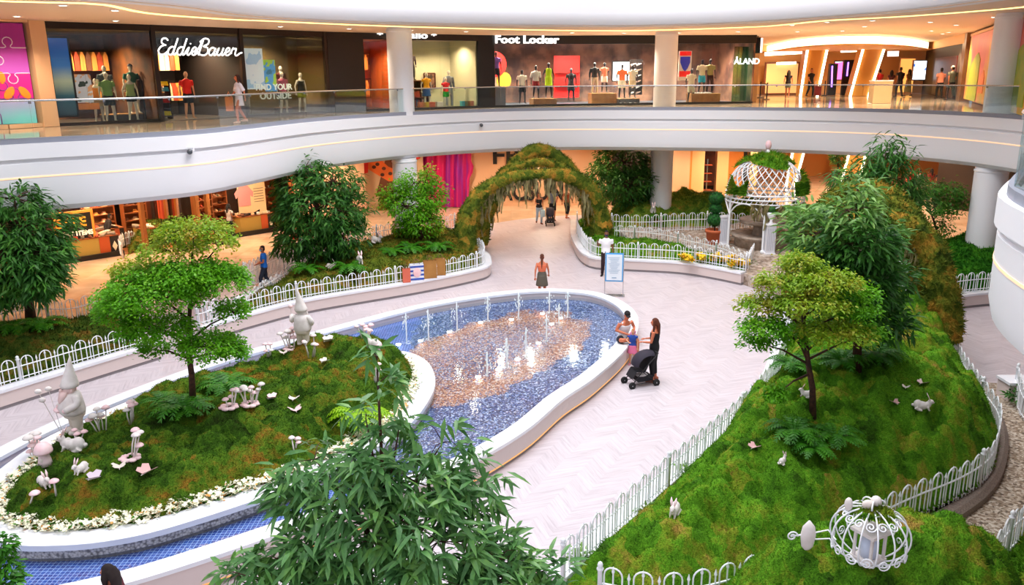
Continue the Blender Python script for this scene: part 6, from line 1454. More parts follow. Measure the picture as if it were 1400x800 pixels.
for x, y in ((0, .0), (-.07, -.05), (.12, -.06), (.02, .1)): tp.ball((x, y, HZ * .93), (.12, .11, .05), 10, 6)
tufts(tp, 1500, .04, 9); tp.build('moss_top', MOSSG, pc)
tl = pc
l = thing('lantern_ornament', 'white box lantern standing inside the wire pumpkin carriage', 'lantern', q + Vector((0, -.02, .03)), .5)
MB().box((0, 0, .02), (.30, .30, .05)).build('base_plate', PLAS, l); MB().box((0, 0, .40), (.34, .34, .04)).build('roof_plate', PLAS, l); 
for x, y in ((-1, -1), (1, -1), (1, 1), (-1, 1)): MB().box((x * .12, y * .12, .21), (.03, .03, .36)).build('post', PLAS, l)
MB().lathe([(.10, .05), (.11, .25), (.06, .35), (.02, .36)], n=14).build('candle_jar', M('frosted', '#c9d4e8', .3), l, True)
b_ = thing('egg_ornament', 'white ball and shell ornaments on top of the wire pumpkin carriage', 'ornament', q + Vector((.0, 0, HZ * .97)))
MB().ball((.03, 0, .10), .065, 12, 8).build('white_ball', PLAS, b_, True); MB().ball((-.08, -.03, .07), (.075, .05, .06), 12, 8).build('shell', BISQ, b_, True); MB().ball((-.28, .05, .03), (.05, .05, .09), 10, 8).build('small_finial', PLAS, b_, True)
# shaft with a shield shaped end piece pointing left from the carriage
q2 = G2_.hit(1103, 752); q2.z += .15; sf = thing('carriage_shaft', 'white wire shaft and shield shaped mushroom figure left of the pumpkin carriage', 'ornament', q2)
MB().tube([(-.22, 0, .02), (0, 0, .05), (.3, .12, .03), ((q.x - q2.x) - RX * .9, (q.y - q2.y), .1)], wr, 5).tube([(0, 0, -.03), (.3, .05, -.05), ((q.x - q2.x) - RX * .9, (q.y - q2.y) - .05, -.02)], wr, 5).tube(scroll(Vector((-.20, 0, .02)), Vector((1, 0, 0)), Vector((0, 0, 1)), .07), wr, 5).build('shaft', WIRON, sf, True)
MB().loft([[(r * math.cos(2 * PI * k / 12), r * .6 * math.sin(2 * PI * k / 12), z) for k in range(12)] for z, r in ((-.20, .01), (-.12, .075), (.03, .10), (.15, .08), (.24, .01))]).build('shield', PLAS, sf, True)
rk = G2_.hit(1037, 745); t = thing('iron_scroll', 'curled white iron scroll sticking out at the left edge of the round moss mound', 'ornament', rk)
MB().tube([(-.3, 0, -.05), (-.1, 0, .1), (.05, 0, .14)], wr * 1.3, 5).tube(scroll(Vector((-.33, 0, 0)), Vector((1, 0, 0)), Vector((0, 0, 1)), .09), wr * 1.3, 5).build('scroll', WIRON, t, True)
# white rock by the gravel path near the gazebo
q = P(1030, 386, 0); t = tag(MB().build('garden_rock', PLAS) if False else None, '', '') if False else None
rkm = MB().ball((0, 0, .15), (.34, .26, .24), 14, 10); V = np.array(rkm.v); V *= (1 + .18 * vnoise(V, 3, 5))[:, None]; rkm.v = [tuple(p) for p in V]
o = rkm.build('garden_rock', M('white_rock', '#e4dfdc', .7, c2='#b9b0aa', ns=5)); o.location = q + Vector((0, 0, .0)); tag(o, 'white rock at the gravel edge right of the curved planter end', 'rock')
# ------------------------------------------------------------------ shopping bags on the planter wall, sign stand
def bag(label, px, py, w, h, d, mat, rz, stripes=None, logo=None):
    q = P(px, py + 2, .5); w, h = w * 1.12, h * 1.25; t = thing('shopping_bag', label, 'bag', q, rz)
    MB().loft([[(x * w / 2, y * d / 2, z) for x, y in ((-1, -1), (1, -1), (1, 1), (-1, 1))] for z in (0, h)], cap=False).box((0, 0, .01), (w, d, .02)).build('paper', mat, t)
    for y in (-d / 2, d / 2): MB().tube([(-w * .2, y, h), (-w * .18, y, h + .12), (0, y, h + .17), (w * .18, y, h + .12), (w * .2, y, h)], .008, 5).build('handle', M('bag_cord', '#7a5a3a', .7), t)
    if stripes:
        s_ = MB()
        for k in range(4): s_.box((0, -d / 2 - .004, h * (.1 + .25 * k)), (w * 1.0, .008, h * .11))
        s_.build('stripe', stripes, t); MB().ball((0, -d / 2 - .01, h * .5), (w * .3, .01, h * .3), 12, 8).build('round_print', PINK, t, True)
    return t
bag('small salmon paper bag, leftmost of the four on the planter wall', 556, 384, .24, .40, .14, M('bag_salmon', '#d96a52', .7), .3)
bag('white bag with blue stripes and a pink print beside the salmon bag', 570, 381, .44, .48, .18, M('bag_white', '#eceef4', .6), .3, M('bag_blue', '#2a50b0', .6))
bag('large brown paper bag beside the blue striped bag', 588, 378, .42, .52, .2, M('bag_kraft', '#b5803f', .7, c2='#a06c30', ns=3), .3)
bag('brown paper bag, rightmost of the four on the planter wall', 602, 374, .34, .50, .2, M('bag_kraft', '#b5803f', .7, c2='#a06c30', ns=3), .2)
q = P(839, 405, 0); t = thing('sign_stand', 'white information sign with a blue border on a thin metal stand by the pool', 'sign', q, -.15)
for x in (-.32, .32): MB().box((x, 0, .8), (.03, .03, 1.6)).build('leg', STEEL, t)
MB().box((0, 0, .02), (.75, .35, .03)).build('foot', STEEL, t); MB().box((0, -.02, 1.05), (.62, .03, 1.02)).build('blue_border', M('sign_blue', '#4fa3e0', .5), t)
MB().box((0, -.04, 1.05), (.54, .02, .92)).build('sheet', M('sheet_white', '#e9f2fa', .5), t)
tx = MB()
for k in range(11): tx.box((-.02 + .01 * (k % 3), -.055, 1.40 - k * .055), (.40 - .06 * (k % 4), .006, .012))
tx.box((0, -.055, .68), (.16, .006, .04)); tx.build('text_line', M('ink_blue', '#9fb8d0', .6), t)
# ------------------------------------------------------------------ people and mannequins
SK = {'light': M('skin_light', '#d99a78', .55), 'tan': M('skin_tan', '#b8714c', .55), 'brown': M('skin_brown', '#7a4a30', .55), 'red': M('skin_ruddy', '#cc7350', .55)}
def cloth(c): return M('cloth_' + c.strip('#'), c, .85, c2=None)
def ring_loft(spine, dims, n=18, side=Vector((1, 0, 0))):
    rings = []
    for i, (p, (rx, ry)) in enumerate(zip(spine, dims)):
        t = (spine[min(i + 1, len(spine) - 1)] - spine[max(i - 1, 0)]).normalized(); f = side.cross(t).normalized()
        rings.append([p + side * rx * math.cos(2 * PI * k / n) + f * ry * math.sin(2 * PI * k / n) for k in range(n)])
    return rings
def limb(mb, pts, rs, n=10): mb.tube(smooth_limb(pts, rs)[0], smooth_limb(pts, rs)[1], n)
def smooth_limb(pts, rs):
    P_, R_ = [], []
    for i in range(len(pts) - 1):
        for j in range(4):
            u = j / 4; P_.append(Vector(pts[i]).lerp(Vector(pts[i + 1]), u)); R_.append(rs[i] + (rs[i + 1] - rs[i]) * u)
    P_.append(Vector(pts[-1])); R_.append(rs[-1]); return P_, R_
def figure(label, loc, rz, h=1.72, skin='tan', hair=('#2a1810', 'short'), top=None, bottom=None, shoes='#2a2020', pose=None, fem=False, name='person', cat='person', vox=.018, group=None, mask=None, cap=None, skinmat=None, face=True):
    """top: (colour, sleeve fraction, kind); bottom: (colour, kind, length fraction)"""
    s = h / 1.75; pose = pose or {}; dz = pose.get('dz', 0); lean = pose.get('lean', 0); yaw = pose.get('yaw', 0); nod = pose.get('nod', 0)
    t = thing(name, label, cat, loc, rz, group)
    sm = skinmat or SK[skin]
    def T(p):  # torso transform about the hips
        p = Vector(p); q = p - Vector((0, 0, .93)); q = Matrix.Rotation(lean, 3, 'X') @ q; return q + Vector((0, 0, .93 + dz))
    sw = .165 if fem else .19; hw = .088
    J = dict(LS=T((sw, 0, 1.41)), RS=T((-sw, 0, 1.41)), LH=T((hw, 0, .90)), RH=T((-hw, 0, .90)))
    D_ = dict(LE=(sw + .05, .03, 1.13), LW=(sw + .06, -.06, .88), RE=(-sw - .05, .03, 1.13), RW=(-sw - .06, -.06, .88), LK=(.10, -.02, .50), RK=(-.10, -.02, .50), LA=(.10, .03, .08), RA=(-.10, .03, .08))
    for k, v in D_.items(): J[k] = Vector(pose[k]) if k in pose else (T(v) if k in ('LE', 'LW', 'RE', 'RW') else Vector(v) + Vector((0, 0, 0)))
    zs = (.82, .90, .99, 1.10, 1.25, 1.36, 1.43, 1.47)
    dm = ((.12, .10), (.165 if fem else .155, .115), (.165 if fem else .15, .115), (.125 if fem else .14, .095), (.145 if fem else .165, .115), (.155 if fem else .18, .105), (.12, .075), (.06, .06))
    spine = [T((0, 0, z)) for z in zs]
    mb = MB().loft(ring_loft(spine, dm))
    hc = T((0, -.012, 1.625)); nk = [T((0, .01, 1.43)), T((0, .005, 1.50)), hc]
    mb.tube(nk, [.06, .052, .05], 10)
    HR = Matrix.Rotation(yaw, 3, 'Z') @ Matrix.Rotation(lean * .4 + nod, 3, 'X')
    H = lambda p: hc + HR @ Vector(p)
    mb.ball(hc, (.074, .092, .112), 16, 12, rot=HR); mb.ball(H((0, -.03, -.055)), (.052, .058, .058), 12, 8, rot=HR)
    if face:
        mb.tube([H((0, -.088, .02)), H((0, -.112, -.018)), H((0, -.09, -.03))], [.010, .017, .012], 6)
        for x in (-1, 1): mb.ball(H((x * .075, .0, -.005)), (.014, .022, .032), 8, 6, rot=HR)
    lw = .9 if fem else 1.0
    for a in 'LR':
        limb(mb, [J[a + 'S'] + (T((0, 0, 1.0)) - T((0, 0, .99))) * 0, J[a + 'E'], J[a + 'W']], [.052 * lw, .041 * lw, .027 * lw])
        hd = (J[a + 'W'] - J[a + 'E']).normalized(); mb.ball(J[a + 'W'] + hd * .055, (.032, .028, .045), 8, 6, rot=hd.to_track_quat('Z', 'Y').to_matrix())
        limb(mb, [J[a + 'H'], J[a + 'K'], J[a + 'K'].lerp(J[a + 'A'], .35), J[a + 'A']], [.086, .056, .056, .036])
        ft = pose.get(a + 'T', None); fd = Vector(ft).normalized() if ft else Vector((.25 if a == 'L' else -.25, -1, 0)).normalized()
        mb.tube([J[a + 'A'] + Vector((0, .02, -.01)) - fd * .03, J[a + 'A'] + fd * .08 + Vector((0, 0, -.045)), J[a + 'A'] + fd * .17 + Vector((0, 0, -.055))], [.036, .036, .022], 8)
    sc = lambda m_: [(v[0] * s, v[1] * s, v[2] * s) for v in m_.v]
    def done(m_, nm, mat, v_=vox, sub=True):
        m_.v = sc(m_); me = remesh(m_, v_ * s); me.materials.append(mat); o = bpy.data.objects.new(nm, me); COL.objects.link(o); adopt(o, t); return o
    # fingers rooted in the palm, added to the body's own mesh
    body_mb = mb; body_mb.v = sc(body_mb); me = remesh(body_mb, vox * s); fm = MB()
    for a in 'LR':
        hd = (J[a + 'W'] - J[a + 'E']).normalized(); pc_ = J[a + 'W'] + hd * .07; sd = hd.cross(Vector((0, 0, 1)) if abs(hd.z) < .8 else Vector((0, 1, 0))).normalized(); nr = hd.cross(sd)
        curl = pose.get('curl', .5)
        for k, (o_, L) in enumerate(((-.024, .062), (-.008, .072), (.008, .068), (.024, .052))):
            b = pc_ + sd * o_ * 1.0; fm.tube([b, b + hd * L * .5 + nr * L * .1 * curl, b + hd * L * .9 + nr * L * .45 * curl], [.009, .0085, .006], 6)
        b = J[a + 'W'] + hd * .04 + sd * -.028; fm.tube([b, b + hd * .03 - sd * .028, b + hd * .06 - sd * .03 + nr * .015], [.011, .010, .007], 6)
    bm = bmesh.new(); bm.from_mesh(me); vs = [bm.verts.new(v) for v in sc(fm)]
    for f in fm.f: bm.faces.new([vs[i] for i in f]).smooth = True
    bm.to_mesh(me); bm.free(); me.materials.append(sm); o = bpy.data.objects.new('body', me); COL.objects.link(o); adopt(o, t)
    if face and not name == 'mannequin':
        ey = MB()
        for x in (-.03, .03): ey.ball(H((x, -.084, .016)), (.011, .008, .007), 6, 5)
        ey.v = sc(ey); ey.build('eye', M('eye_dark', '#1c1210', .3), t); mo = MB().ball(H((0, -.088, -.062)), (.022, .008, .006), 8, 5); mo.v = sc(mo); mo.build('mouth', M('lips', '#a04a40', .5), t)
    if mask:
        mk = MB().ball(H((0, -.045, -.045)), (.062, .066, .05), 12, 8, rot=HR); mk.v = sc(mk); mk.build('face_mask', cloth(mask), t, True)
    if hair:
        hm = MB(); hcol, st = hair
        hm.loft([[H((.083 * math.sin(th) * math.cos(p), .012 + .100 * math.sin(th) * math.sin(p), .022 + .108 * math.cos(th))) for p in np.linspace(0, 2 * PI, 16, endpoint=False)] for th in np.linspace(.05, 1.25 if st != 'buzz' else 1.1, 7)])
        hm.loft([[H((.080 * math.cos(p), .015 + .09 * math.sin(p) if math.sin(p) > -.3 else .0 - .02, z)) for p in np.linspace(-.2, PI + .2, 12)] for z in (.05, -.01, -.055 if st == 'short' else -.075)], closed=False, cap=False) if False else hm.ball(H((0, .035, -.01)), (.076, .066, .085), 12, 8, rot=HR)
        if st in ('long', 'tail', 'big'):
            w_ = {'long': .085, 'tail': .035, 'big': .12}[st]; end = {'long': 1.30, 'tail': 1.22, 'big': 1.30}[st]
            hm.tube([H((0, .05, .05)), H((0, .10, -.05)), T((0, .105, 1.45)), T((0, .115, end))], [(w_ * .8, .05), (w_, .05), (w_ * .95, .035), (w_ * .5, .02)], 10, up=(1, 0, 0))
            if st != 'tail':
                for x in (-1, 1): hm.tube([H((x * .06, -.01, .06)), H((x * .085, .0, -.04)), T((x * .095, -.01, 1.44)), T((x * .08, -.02, 1.36))], [.03, .034 if st == 'long' else .05, .03, .012], 8)
        hm.v = sc(hm); me = remesh(hm, .014); me.materials.append(cloth(hcol)); o = bpy.data.objects.new('hair', me); COL.objects.link(o); adopt(o, t)
    if cap:
        cm = MB().loft([[H((.088 * math.sin(th) * math.cos(p), .008 + .105 * math.sin(th) * math.sin(p), .035 + .10 * math.cos(th))) for p in np.linspace(0, 2 * PI, 16, endpoint=False)] for th in np.linspace(.05, 1.45, 7)]).ball(H((0, -.12, .05)), (.065, .065, .010), 12, 6, rot=HR); cm.v = sc(cm); cm.build('cap', cloth(cap), t, True)
    g = .014
    if top:
        tc_, sl, kind = top; m_ = MB(); i0 = {'tee': 1, 'tank': 1, 'crop': 3, 'band': 3, 'dress': 0, 'coat': 0}.get(kind, 1); i1 = {'tank': 6, 'band': 6}.get(kind, 8)
        sp2 = spine[i0:i1]; dd_ = [(a + g, b + g) for a, b in dm[i0:i1]]
        if kind in ('dress', 'coat'):
            L = sl if False else (bottom[2] if bottom and bottom[1] == 'dress' else .45); zb = .93 - L
            sp2 = [T((0, 0, zb)) if lean == 0 else T((0, 0, zb)), T((0, 0, .75))] + sp2[1:]; dd_ = [(.20, .17), (.185, .145)] + dd_[1:]
        m_.loft(ring_loft(sp2, dd_))
        if kind == 'tank':
            for a in 'LR': m_.tube([T(((.10 if a == 'L' else -.10), -.09, 1.30)), T(((.11 if a == 'L' else -.11), -.01, 1.44)), T(((.10 if a == 'L' else -.10), .09, 1.30))], [(.035, .02)] * 3, 8)
        if sl > 0 and kind not in ('tank', 'band'):
            for a in 'LR':
                e = J[a + 'S'].lerp(J[a + 'E'], min(1, sl * 2)); pts = [J[a + 'S'], e] + ([J[a + 'E'].lerp(J[a + 'W'], min(1, sl * 2 - 1))] if sl > .5 else [])
                limb(m_, pts, [.072, .062] + ([.045] if sl > .5 else []))
        done(m_, 'top', cloth(tc_))
    if bottom and bottom[1] != 'dress':
        bc, kind, L = bottom; m_ = MB()
        m_.loft(ring_loft(spine[0:4], [(a + g * .8, b + g * .8) for a, b in dm[0:4]]))
        if kind == 'skirt':
            z1 = .92 - L * .82; m_.loft([[T((r * math.cos(p), r * .85 * math.sin(p), z)) for p in np.linspace(0, 2 * PI, 18, endpoint=False)] for z, r in ((z1, .21 + .05 * L), (.80, .195), (.95, .175))])
        else:
            for a in 'LR':
                k = J[a + 'K']; full = [J[a + 'H'], k] if L <= .5 else [J[a + 'H'], k, k.lerp(J[a + 'A'], (L - .5) * 2)]
                if L <= .5: full = [J[a + 'H'], J[a + 'H'].lerp(k, L * 2)]
                limb(m_, full, [.104, .078 if L > .5 or L > .45 else .092] + ([.056] if L > .5 else []))
        done(m_, kind, cloth(bc))
    if shoes:
        for a in 'LR':
            ft = pose.get(a + 'T', None); fd = Vector(ft).normalized() if ft else Vector((.25 if a == 'L' else -.25, -1, 0)).normalized(); m_ = MB()
            m_.tube([J[a + 'A'] + Vector((0, .02, -.03)) - fd * .05, J[a + 'A'] + fd * .08 + Vector((0, 0, -.04)), J[a + 'A'] + fd * .19 + Vector((0, 0, -.052))], [(.042, .044), (.046, .042), (.032, .026)], 8); m_.v = sc(m_); m_.build('shoe', cloth(shoes), t, True)
    return t
def facing(dx, dy): return math.atan2(dx, -dy)
WALKP = dict(LK=(.10, -.16, .50), LA=(.10, -.14, .08), RK=(-.10, .02, .50), RA=(-.10, .22, .13), LE=(.23, .12, 1.16), LW=(.24, .14, .92), RE=(-.23, -.06, 1.14), RW=(-.23, -.22, .95))
STAND2 = dict(LK=(.13, -.03, .50), LA=(.16, .02, .08), RK=(-.11, -.02, .5), RA=(-.13, .03, .08))
# on the ground floor walkway
figure('woman seen from behind in an orange strap top and patterned skirt walking beyond the pool', P(741, 411, 0), PI - .1, 1.66, 'red', ('#5a2c1a', 'tail'), ('#e2714e', 0, 'band'), ('#5c5448', 'skirt', .42), '#c98a6a', WALKP, True)
figure('man in a white shirt and dark blue mask raising one hand by the curved planter', P(828, 377.5, 0), -.1, 1.80, 'brown', ('#160f0c', 'buzz'), ('#f2f2f4', .30, 'tee'), ('#2a0f18', 'trousers', 1), '#160c0c', dict(RE=(-.30, .0, 1.16), RW=(-.33, -.20, 1.36), **{k: v for k, v in STAND2.items()}), mask='#1c2250')
figure('woman in a black vest and pale jeans walking out through the moss arch', P(737, 306, 0), .15, 1.66, 'tan', ('#5a3320', 'long'), ('#15151a', 0, 'tank'), ('#9fb6cc', 'trousers', 1), '#7a4030', dict(WALKP, RE=(-.22, .05, 1.15), RW=(-.12, -.22, 1.16)), True)
figure('man in a grey shirt pushing a small stroller under the moss arch', P(754, 303.5, 0) + Vector((.08, .55, 0)), 0, 1.78, 'tan', ('#3a2418', 'buzz'), ('#6c7684', .28, 'tee'), ('#1c1c22', 'trousers', .45), '#6a4030', dict(WALKP, LE=(.26, .02, 1.16), LW=(.20, -.30, 1.05), RE=(-.26, .02, 1.16), RW=(-.20, -.30, 1.05)))
figure('woman in an orange and black top with black trousers walking away under the moss arch', P(775, 299, 0), PI - .5, 1.70, 'tan', ('#2a1810', 'tail'), ('#b5532c', .0, 'tank'), ('#131317', 'trousers', .8), '#b5532c', WALKP, True)
figure('man in a bright blue shirt and mask walking along the grey garden path', P(364, 397, .02), facing(-1, -.25), 1.68, 'tan', ('#14100e', 'short'), ('#1f74d8', .30, 'tee'), ('#20283a', 'trousers', 1), '#20202a', dict(LE=(.24, .0, 1.15), LW=(.10, -.24, 1.06), RE=(-.24, .0, 1.15), RW=(-.10, -.24, 1.04), **{k: v for k, v in WALKP.items() if k[1] in 'KA'}), mask='#8fd0ea')
# family at the pool edge
sp = P(864, 470, .55); SITP = dict(dz=-.34, lean=.22, nod=.25, yaw=-.45, LK=(.16, -.42, .62), LA=(.18, -.40, .10), RK=(-.30, -.30, .66), RA=(-.02, -.36, .63), RT=(.9, -.3, 0), LE=(.30, -.10, .88), LW=(.10, -.34, .80), RE=(-.30, -.08, .88), RW=(-.06, -.36, .78))
man = figure('man in a white tank top and backwards black cap sitting on the fountain wall', Vector((3.02, 21.35, 0)), .55, 1.78, 'red', ('#3a2418', 'buzz'), ('#f0eef0', 0, 'tank'), ('#20222e', 'shorts', .42), '#3a2a24', SITP, cap='#1a1416', vox=.015)
tag(MB().ball((0, 0, 0), (.09, .05, .07), 12, 8).ball((.05, -.02, .05), (.05, .03, .05), 8, 6).build('toy', M('toy_pink', '#ee9ab8', .6)), 'small pink toy in the hands of the man sitting on the fountain wall', 'toy').location = Vector((3.23, 21.0, .84))
figure('toddler in a blue top and pink skirt standing at the fountain wall', P(864, 499, 0), facing(-.2, -1), 1.02, 'light', ('#b5713c', 'short'), ('#23479c', .18, 'tee'), ('#e878a0', 'skirt', .40), '#d98aa0', dict(RE=(-.27, -.05, 1.20), RW=(-.16, -.26, 1.18)), True, vox=.018)
figure('woman in a sleeveless black outfit with bobbed brown hair standing beside the stroller', P(893, 521, 0), facing(-.85, .35), 1.68, 'red', ('#5a2814', 'long'), ('#0c0c10', 0, 'tank'), ('#0c0c10', 'trousers', .88), '#a86048', dict(STAND2, LE=(.22, -.04, 1.14), LW=(.14, -.28, 1.10), RE=(-.23, -.02, 1.14), RW=(-.12, -.27, 1.12)), True, vox=.015)
def stroller(label, q, rz, s=1.0, child=None):
    t = thing('stroller', label, 'stroller', q, rz); fab = M('stroller_fabric', '#15121a', .8); fr = M('stroller_frame', '#101014', .4)
    f = MB()
    for x in (-.24, .24):
        f.tube([(x, -.42, .12), (x, -.05, .55), (x, .42, 1.02)], .014, 6); f.tube([(x, .36, .12), (x, -.10, .52)], .014, 6); f.tube([(x, -.42, .12), (x, .36, .16)], .012, 6)
    f.tube([(-.24, .42, 1.02), (.24, .42, 1.02)], .018, 8); f.tube([(-.24, .36, .12), (.24, .36, .12)], .012, 6); f.tube([(-.24, -.30, .22), (.24, -.30, .22)], .012, 6); f.build('frame', fr, t, True)
    for x in (-.26, .26):
        for y in (-.42, .38):
            w = MB(); w.loft([[(x + dx, y + r * math.cos(p), .11 + r * math.sin(p)) for p in np.linspace(0, 2 * PI, 18, endpoint=False)] for dx, r in ((-.03, .06), (-.03, .105), (-.015, .11), (.015, .11), (.03, .105), (.03, .06))]); o = w.build('wheel', M('tyre', '#0d0d0f', .7), t, True)
            MB().ball((x, y, .11), (.036, .04, .04), 8, 6).build('hub', STEEL, o)
    MB().loft([[(x, y, z) for x, y, z in ((-.21, y0, z0), (.21, y0, z0), (.21, y0 + .05, z0 + .04), (-.21, y0 + .05, z0 + .04))] for y0, z0 in ((-.40, .30), (-.28, .50), (0, .46), (.16, .80), (.22, .98))]).build('seat', fab, t)
    cn = MB(); rings = []
    for k in range(9):
        a = -.35 + k * .24; rings.append([(x * .24, .18 - .46 * math.sin(a) * (1 - .15 * abs(x) ** 3), .66 + .42 * math.cos(a) * (1 - .25 * abs(x) ** 3)) for x in np.linspace(-1, 1, 9)])
    inn = [[(x * .94, y, z - .02) for x, y, z in r] for r in rings]
    cn.loft(rings, closed=False, cap=False); cn.loft(inn, closed=False, cap=False); cn.build('canopy', M('canopy_purple', '#2a2433', .8), t, True)
    MB().box((0, .05, .24), (.40, .50, .14)).build('basket', fab, t); MB().ball((.02, .0, .33), (.16, .2, .05), 10, 6).build('blanket', M('blanket_pale', '#d8ccd0', .8), t, True)
    t.scale = (s, s, s); return t
stroller('black stroller with a dark purple canopy parked beside the fountain wall', P(876, 526, 0), facing(-1, -.35), .84)
stroller('small dark stroller with a child under the moss arch', P(752, 308, 0), 0, .85)
q = P(752, 308, 0); figure('small child in a blue top sitting in the stroller under the moss arch', q + Vector((0, -.02, .16)), 0, .92, 'light', ('#5a3320', 'short'), ('#2a62c8', .25, 'tee'), ('#3a4256', 'shorts', .4), '#c8c8cc', dict(dz=-.42, LK=(.10, -.36, .56), LA=(.10, -.44, .24), RK=(-.10, -.36, .56), RA=(-.10, -.44, .24), LE=(.22, -.04, .82), LW=(.12, -.26, .74), RE=(-.22, -.04, .82), RW=(-.12, -.26, .74)))
tag(MB().loft([[(x, y, z) for x, y in ((-.1, -.16), (.1, -.16), (.1, .16), (-.1, .16))] for z in (0, .34)]).tube([(0, -.08, .34), (0, 0, .5), (0, .08, .34)], .01, 5).build('shopping_bag', M('bag_pale_blue', '#b8d8e8', .6)), 'pale blue bag hanging on the small stroller under the moss arch', 'bag').location = q + Vector((-.36, .25, .42))
figure('woman with long dark hair at the bottom left, only her head in the picture', P(148, 783, 1.50), facing(-1, .1), 1.62, 'red', ('#1c0c0a', 'big'), ('#6a2c34', .3, 'tee'), ('#20202a', 'trousers', 1), '#20202a', None, True).location.z = 0
# shoppers under the balcony on the left
gp_ = gat(160, 1.2); figure('shopper in dark clothes bending at the shelves behind the sale board', gp_ + Vector((0, 0, .03)), 2.4, 1.72, 'brown', ('#120c0a', 'short'), ('#1a1418', .8, 'tee'), ('#2a1c1c', 'trousers', 1), '#141010', dict(lean=.3))
gp_ = gat(311, -.15); figure('shopper in a pale grey vest and dark leggings standing by the shoe shelves', gp_ + Vector((0, 0, .0)), 2.6, 1.72, 'brown', ('#120c0a', 'long'), ('#b9aca4', .2, 'tee'), ('#171216', 'trousers', 1), '#3a2a24', dict(LE=(.28, -.06, 1.15), LW=(.10, -.2, 1.25)), True)
# shoppers on the right under the balcony
for px, py, lb, tp, bt, sk, hr, fem in ((1240, 266, 'shopper in red at the left of the group under the balcony on the right', '#b3281c', '#2a2430', 'tan', 'short', False), (1254, 268, 'shopper in a grey printed shirt and pale trousers under the balcony on the right', '#8d8f88', '#b8c0cc', 'tan', 'short', False), (1270, 266, 'shopper in dark red and tan under the balcony on the right', '#7a2a1c', '#8d7a50', 'brown', 'long', True), (1281, 268, 'shopper with long dark hair in black, rightmost of the group under the balcony', '#18141a', '#1c2a20', 'tan', 'long', True)):
    q = P(px, py + 2, 0); figure(lb, q, PI, 1.72, sk, ('#1c120e', hr), (tp, .3, 'tee'), (bt, 'trousers', 1), '#20181a', WALKP, fem, vox=.024)
figure('shopper in a dark red jacket near the shiny floor, half hidden by the tall tree', P(1157, 282, 0), -1.2, 1.72, 'brown', ('#1c120e', 'short'), ('#8c1c1c', .9, 'tee'), ('#20181a', 'trousers', 1), '#20181a', None, vox=.024)
# upper floor
figure('woman in a short white dress with an orange bag walking past the outdoor clothing shop', P(330, 168.5, 6), facing(-.8, -.6), 1.70, 'red', ('#3a2018', 'long'), ('#e6e0ee', .5, 'dress'), ('#e6e0ee', 'dress', .30), '#e0b8a0', WALKP, True)
q = P(322, 168, 6) + Vector((-.12, -.1, .42)); tag(MB().loft([[(x, y, z) for x, y in ((-.12, -.07), (.12, -.07), (.12, .07), (-.12, .07))] for z in (0, .5)]).tube([(-.07, 0, .5), (0, 0, .68), (.07, 0, .5)], .01, 5).build('shopping_bag', M('bag_orange', '#e0874a', .7)), 'orange bag carried by the woman in the short white dress', 'bag').location = q
for px, py, lb, tp, bt, sk, hr, fem, rz, h in (
    (1076, 134.5, 'woman in a dark top and grey shorts at the left of the upper concourse', ('#1c1a20', .2, 'tee'), ('#7a8a80', 'shorts', .3), 'red', 'long', True, PI - .4, 1.72), (1107, 132.5, 'man in a black shirt and black trousers in front of the left lit portal', ('#131216', .35, 'tee'), ('#121216', 'trousers', 1), 'tan', 'buzz', False, .3, 1.82),
    (1200, 131, 'man in a red shirt behind the beige counter on the upper concourse', ('#c41c14', .4, 'tee'), ('#20181a', 'trousers', 1), 'tan', 'short', False, PI, 1.72), (1216, 132, 'woman in dark clothes right of the beige counter', ('#5a2a2a', .3, 'tee'), ('#15141a', 'trousers', 1), 'tan', 'long', True, PI - .3, 1.66), (1228, 132.5, 'tall man in a dark shirt and shorts beside the beige counter', ('#1f1a1e', .35, 'tee'), ('#2a2a30', 'trousers', 1), 'brown', 'short', False, PI, 1.84), (1240, 132, 'woman in an olive and brown outfit on the upper concourse', ('#7a5a30', .5, 'tee'), ('#8a7a4c', 'skirt', .8), 'tan', 'long', True, PI + .3, 1.72),
    (1283, 135.2, 'man in a salmon pink shirt walking towards the dark shop', ('#d88a72', .35, 'tee'), ('#1a181e', 'trousers', 1), 'brown', 'short', False, PI - .2, 1.76), (1298, 137, 'man in a grey green shirt and pale cap walking towards the dark shop', ('#5c5f50', .35, 'tee'), ('#15141a', 'trousers', 1), 'tan', 'buzz', False, PI, 1.86)):
    figure(lb, P(px, py, 6), rz, h, sk, ('#1c120e', hr), tp, bt, '#c8a890' if px == 1076 else '#201c20', WALKP, fem, vox=.026, cap='#c8c0a8' if px == 1298 else None)
q = P(1117, 132, 6); t = thing('suitcase', 'dark red wheeled suitcase beside the man in black', 'suitcase', q); MB().box((0, 0, .38), (.42, .26, .62)).build('shell', M('case_red', '#7a1420', .4), t); MB().tube([(-.12, .1, .68), (-.12, .1, 1.0), (.12, .1, 1.0), (.12, .1, .68)], .012, 6).build('pull_handle', STEEL, t)
for x in (-.15, .15): MB().ball((x, 0, .05), (.03, .05, .05), 8, 6).build('wheel', BLACK, t)
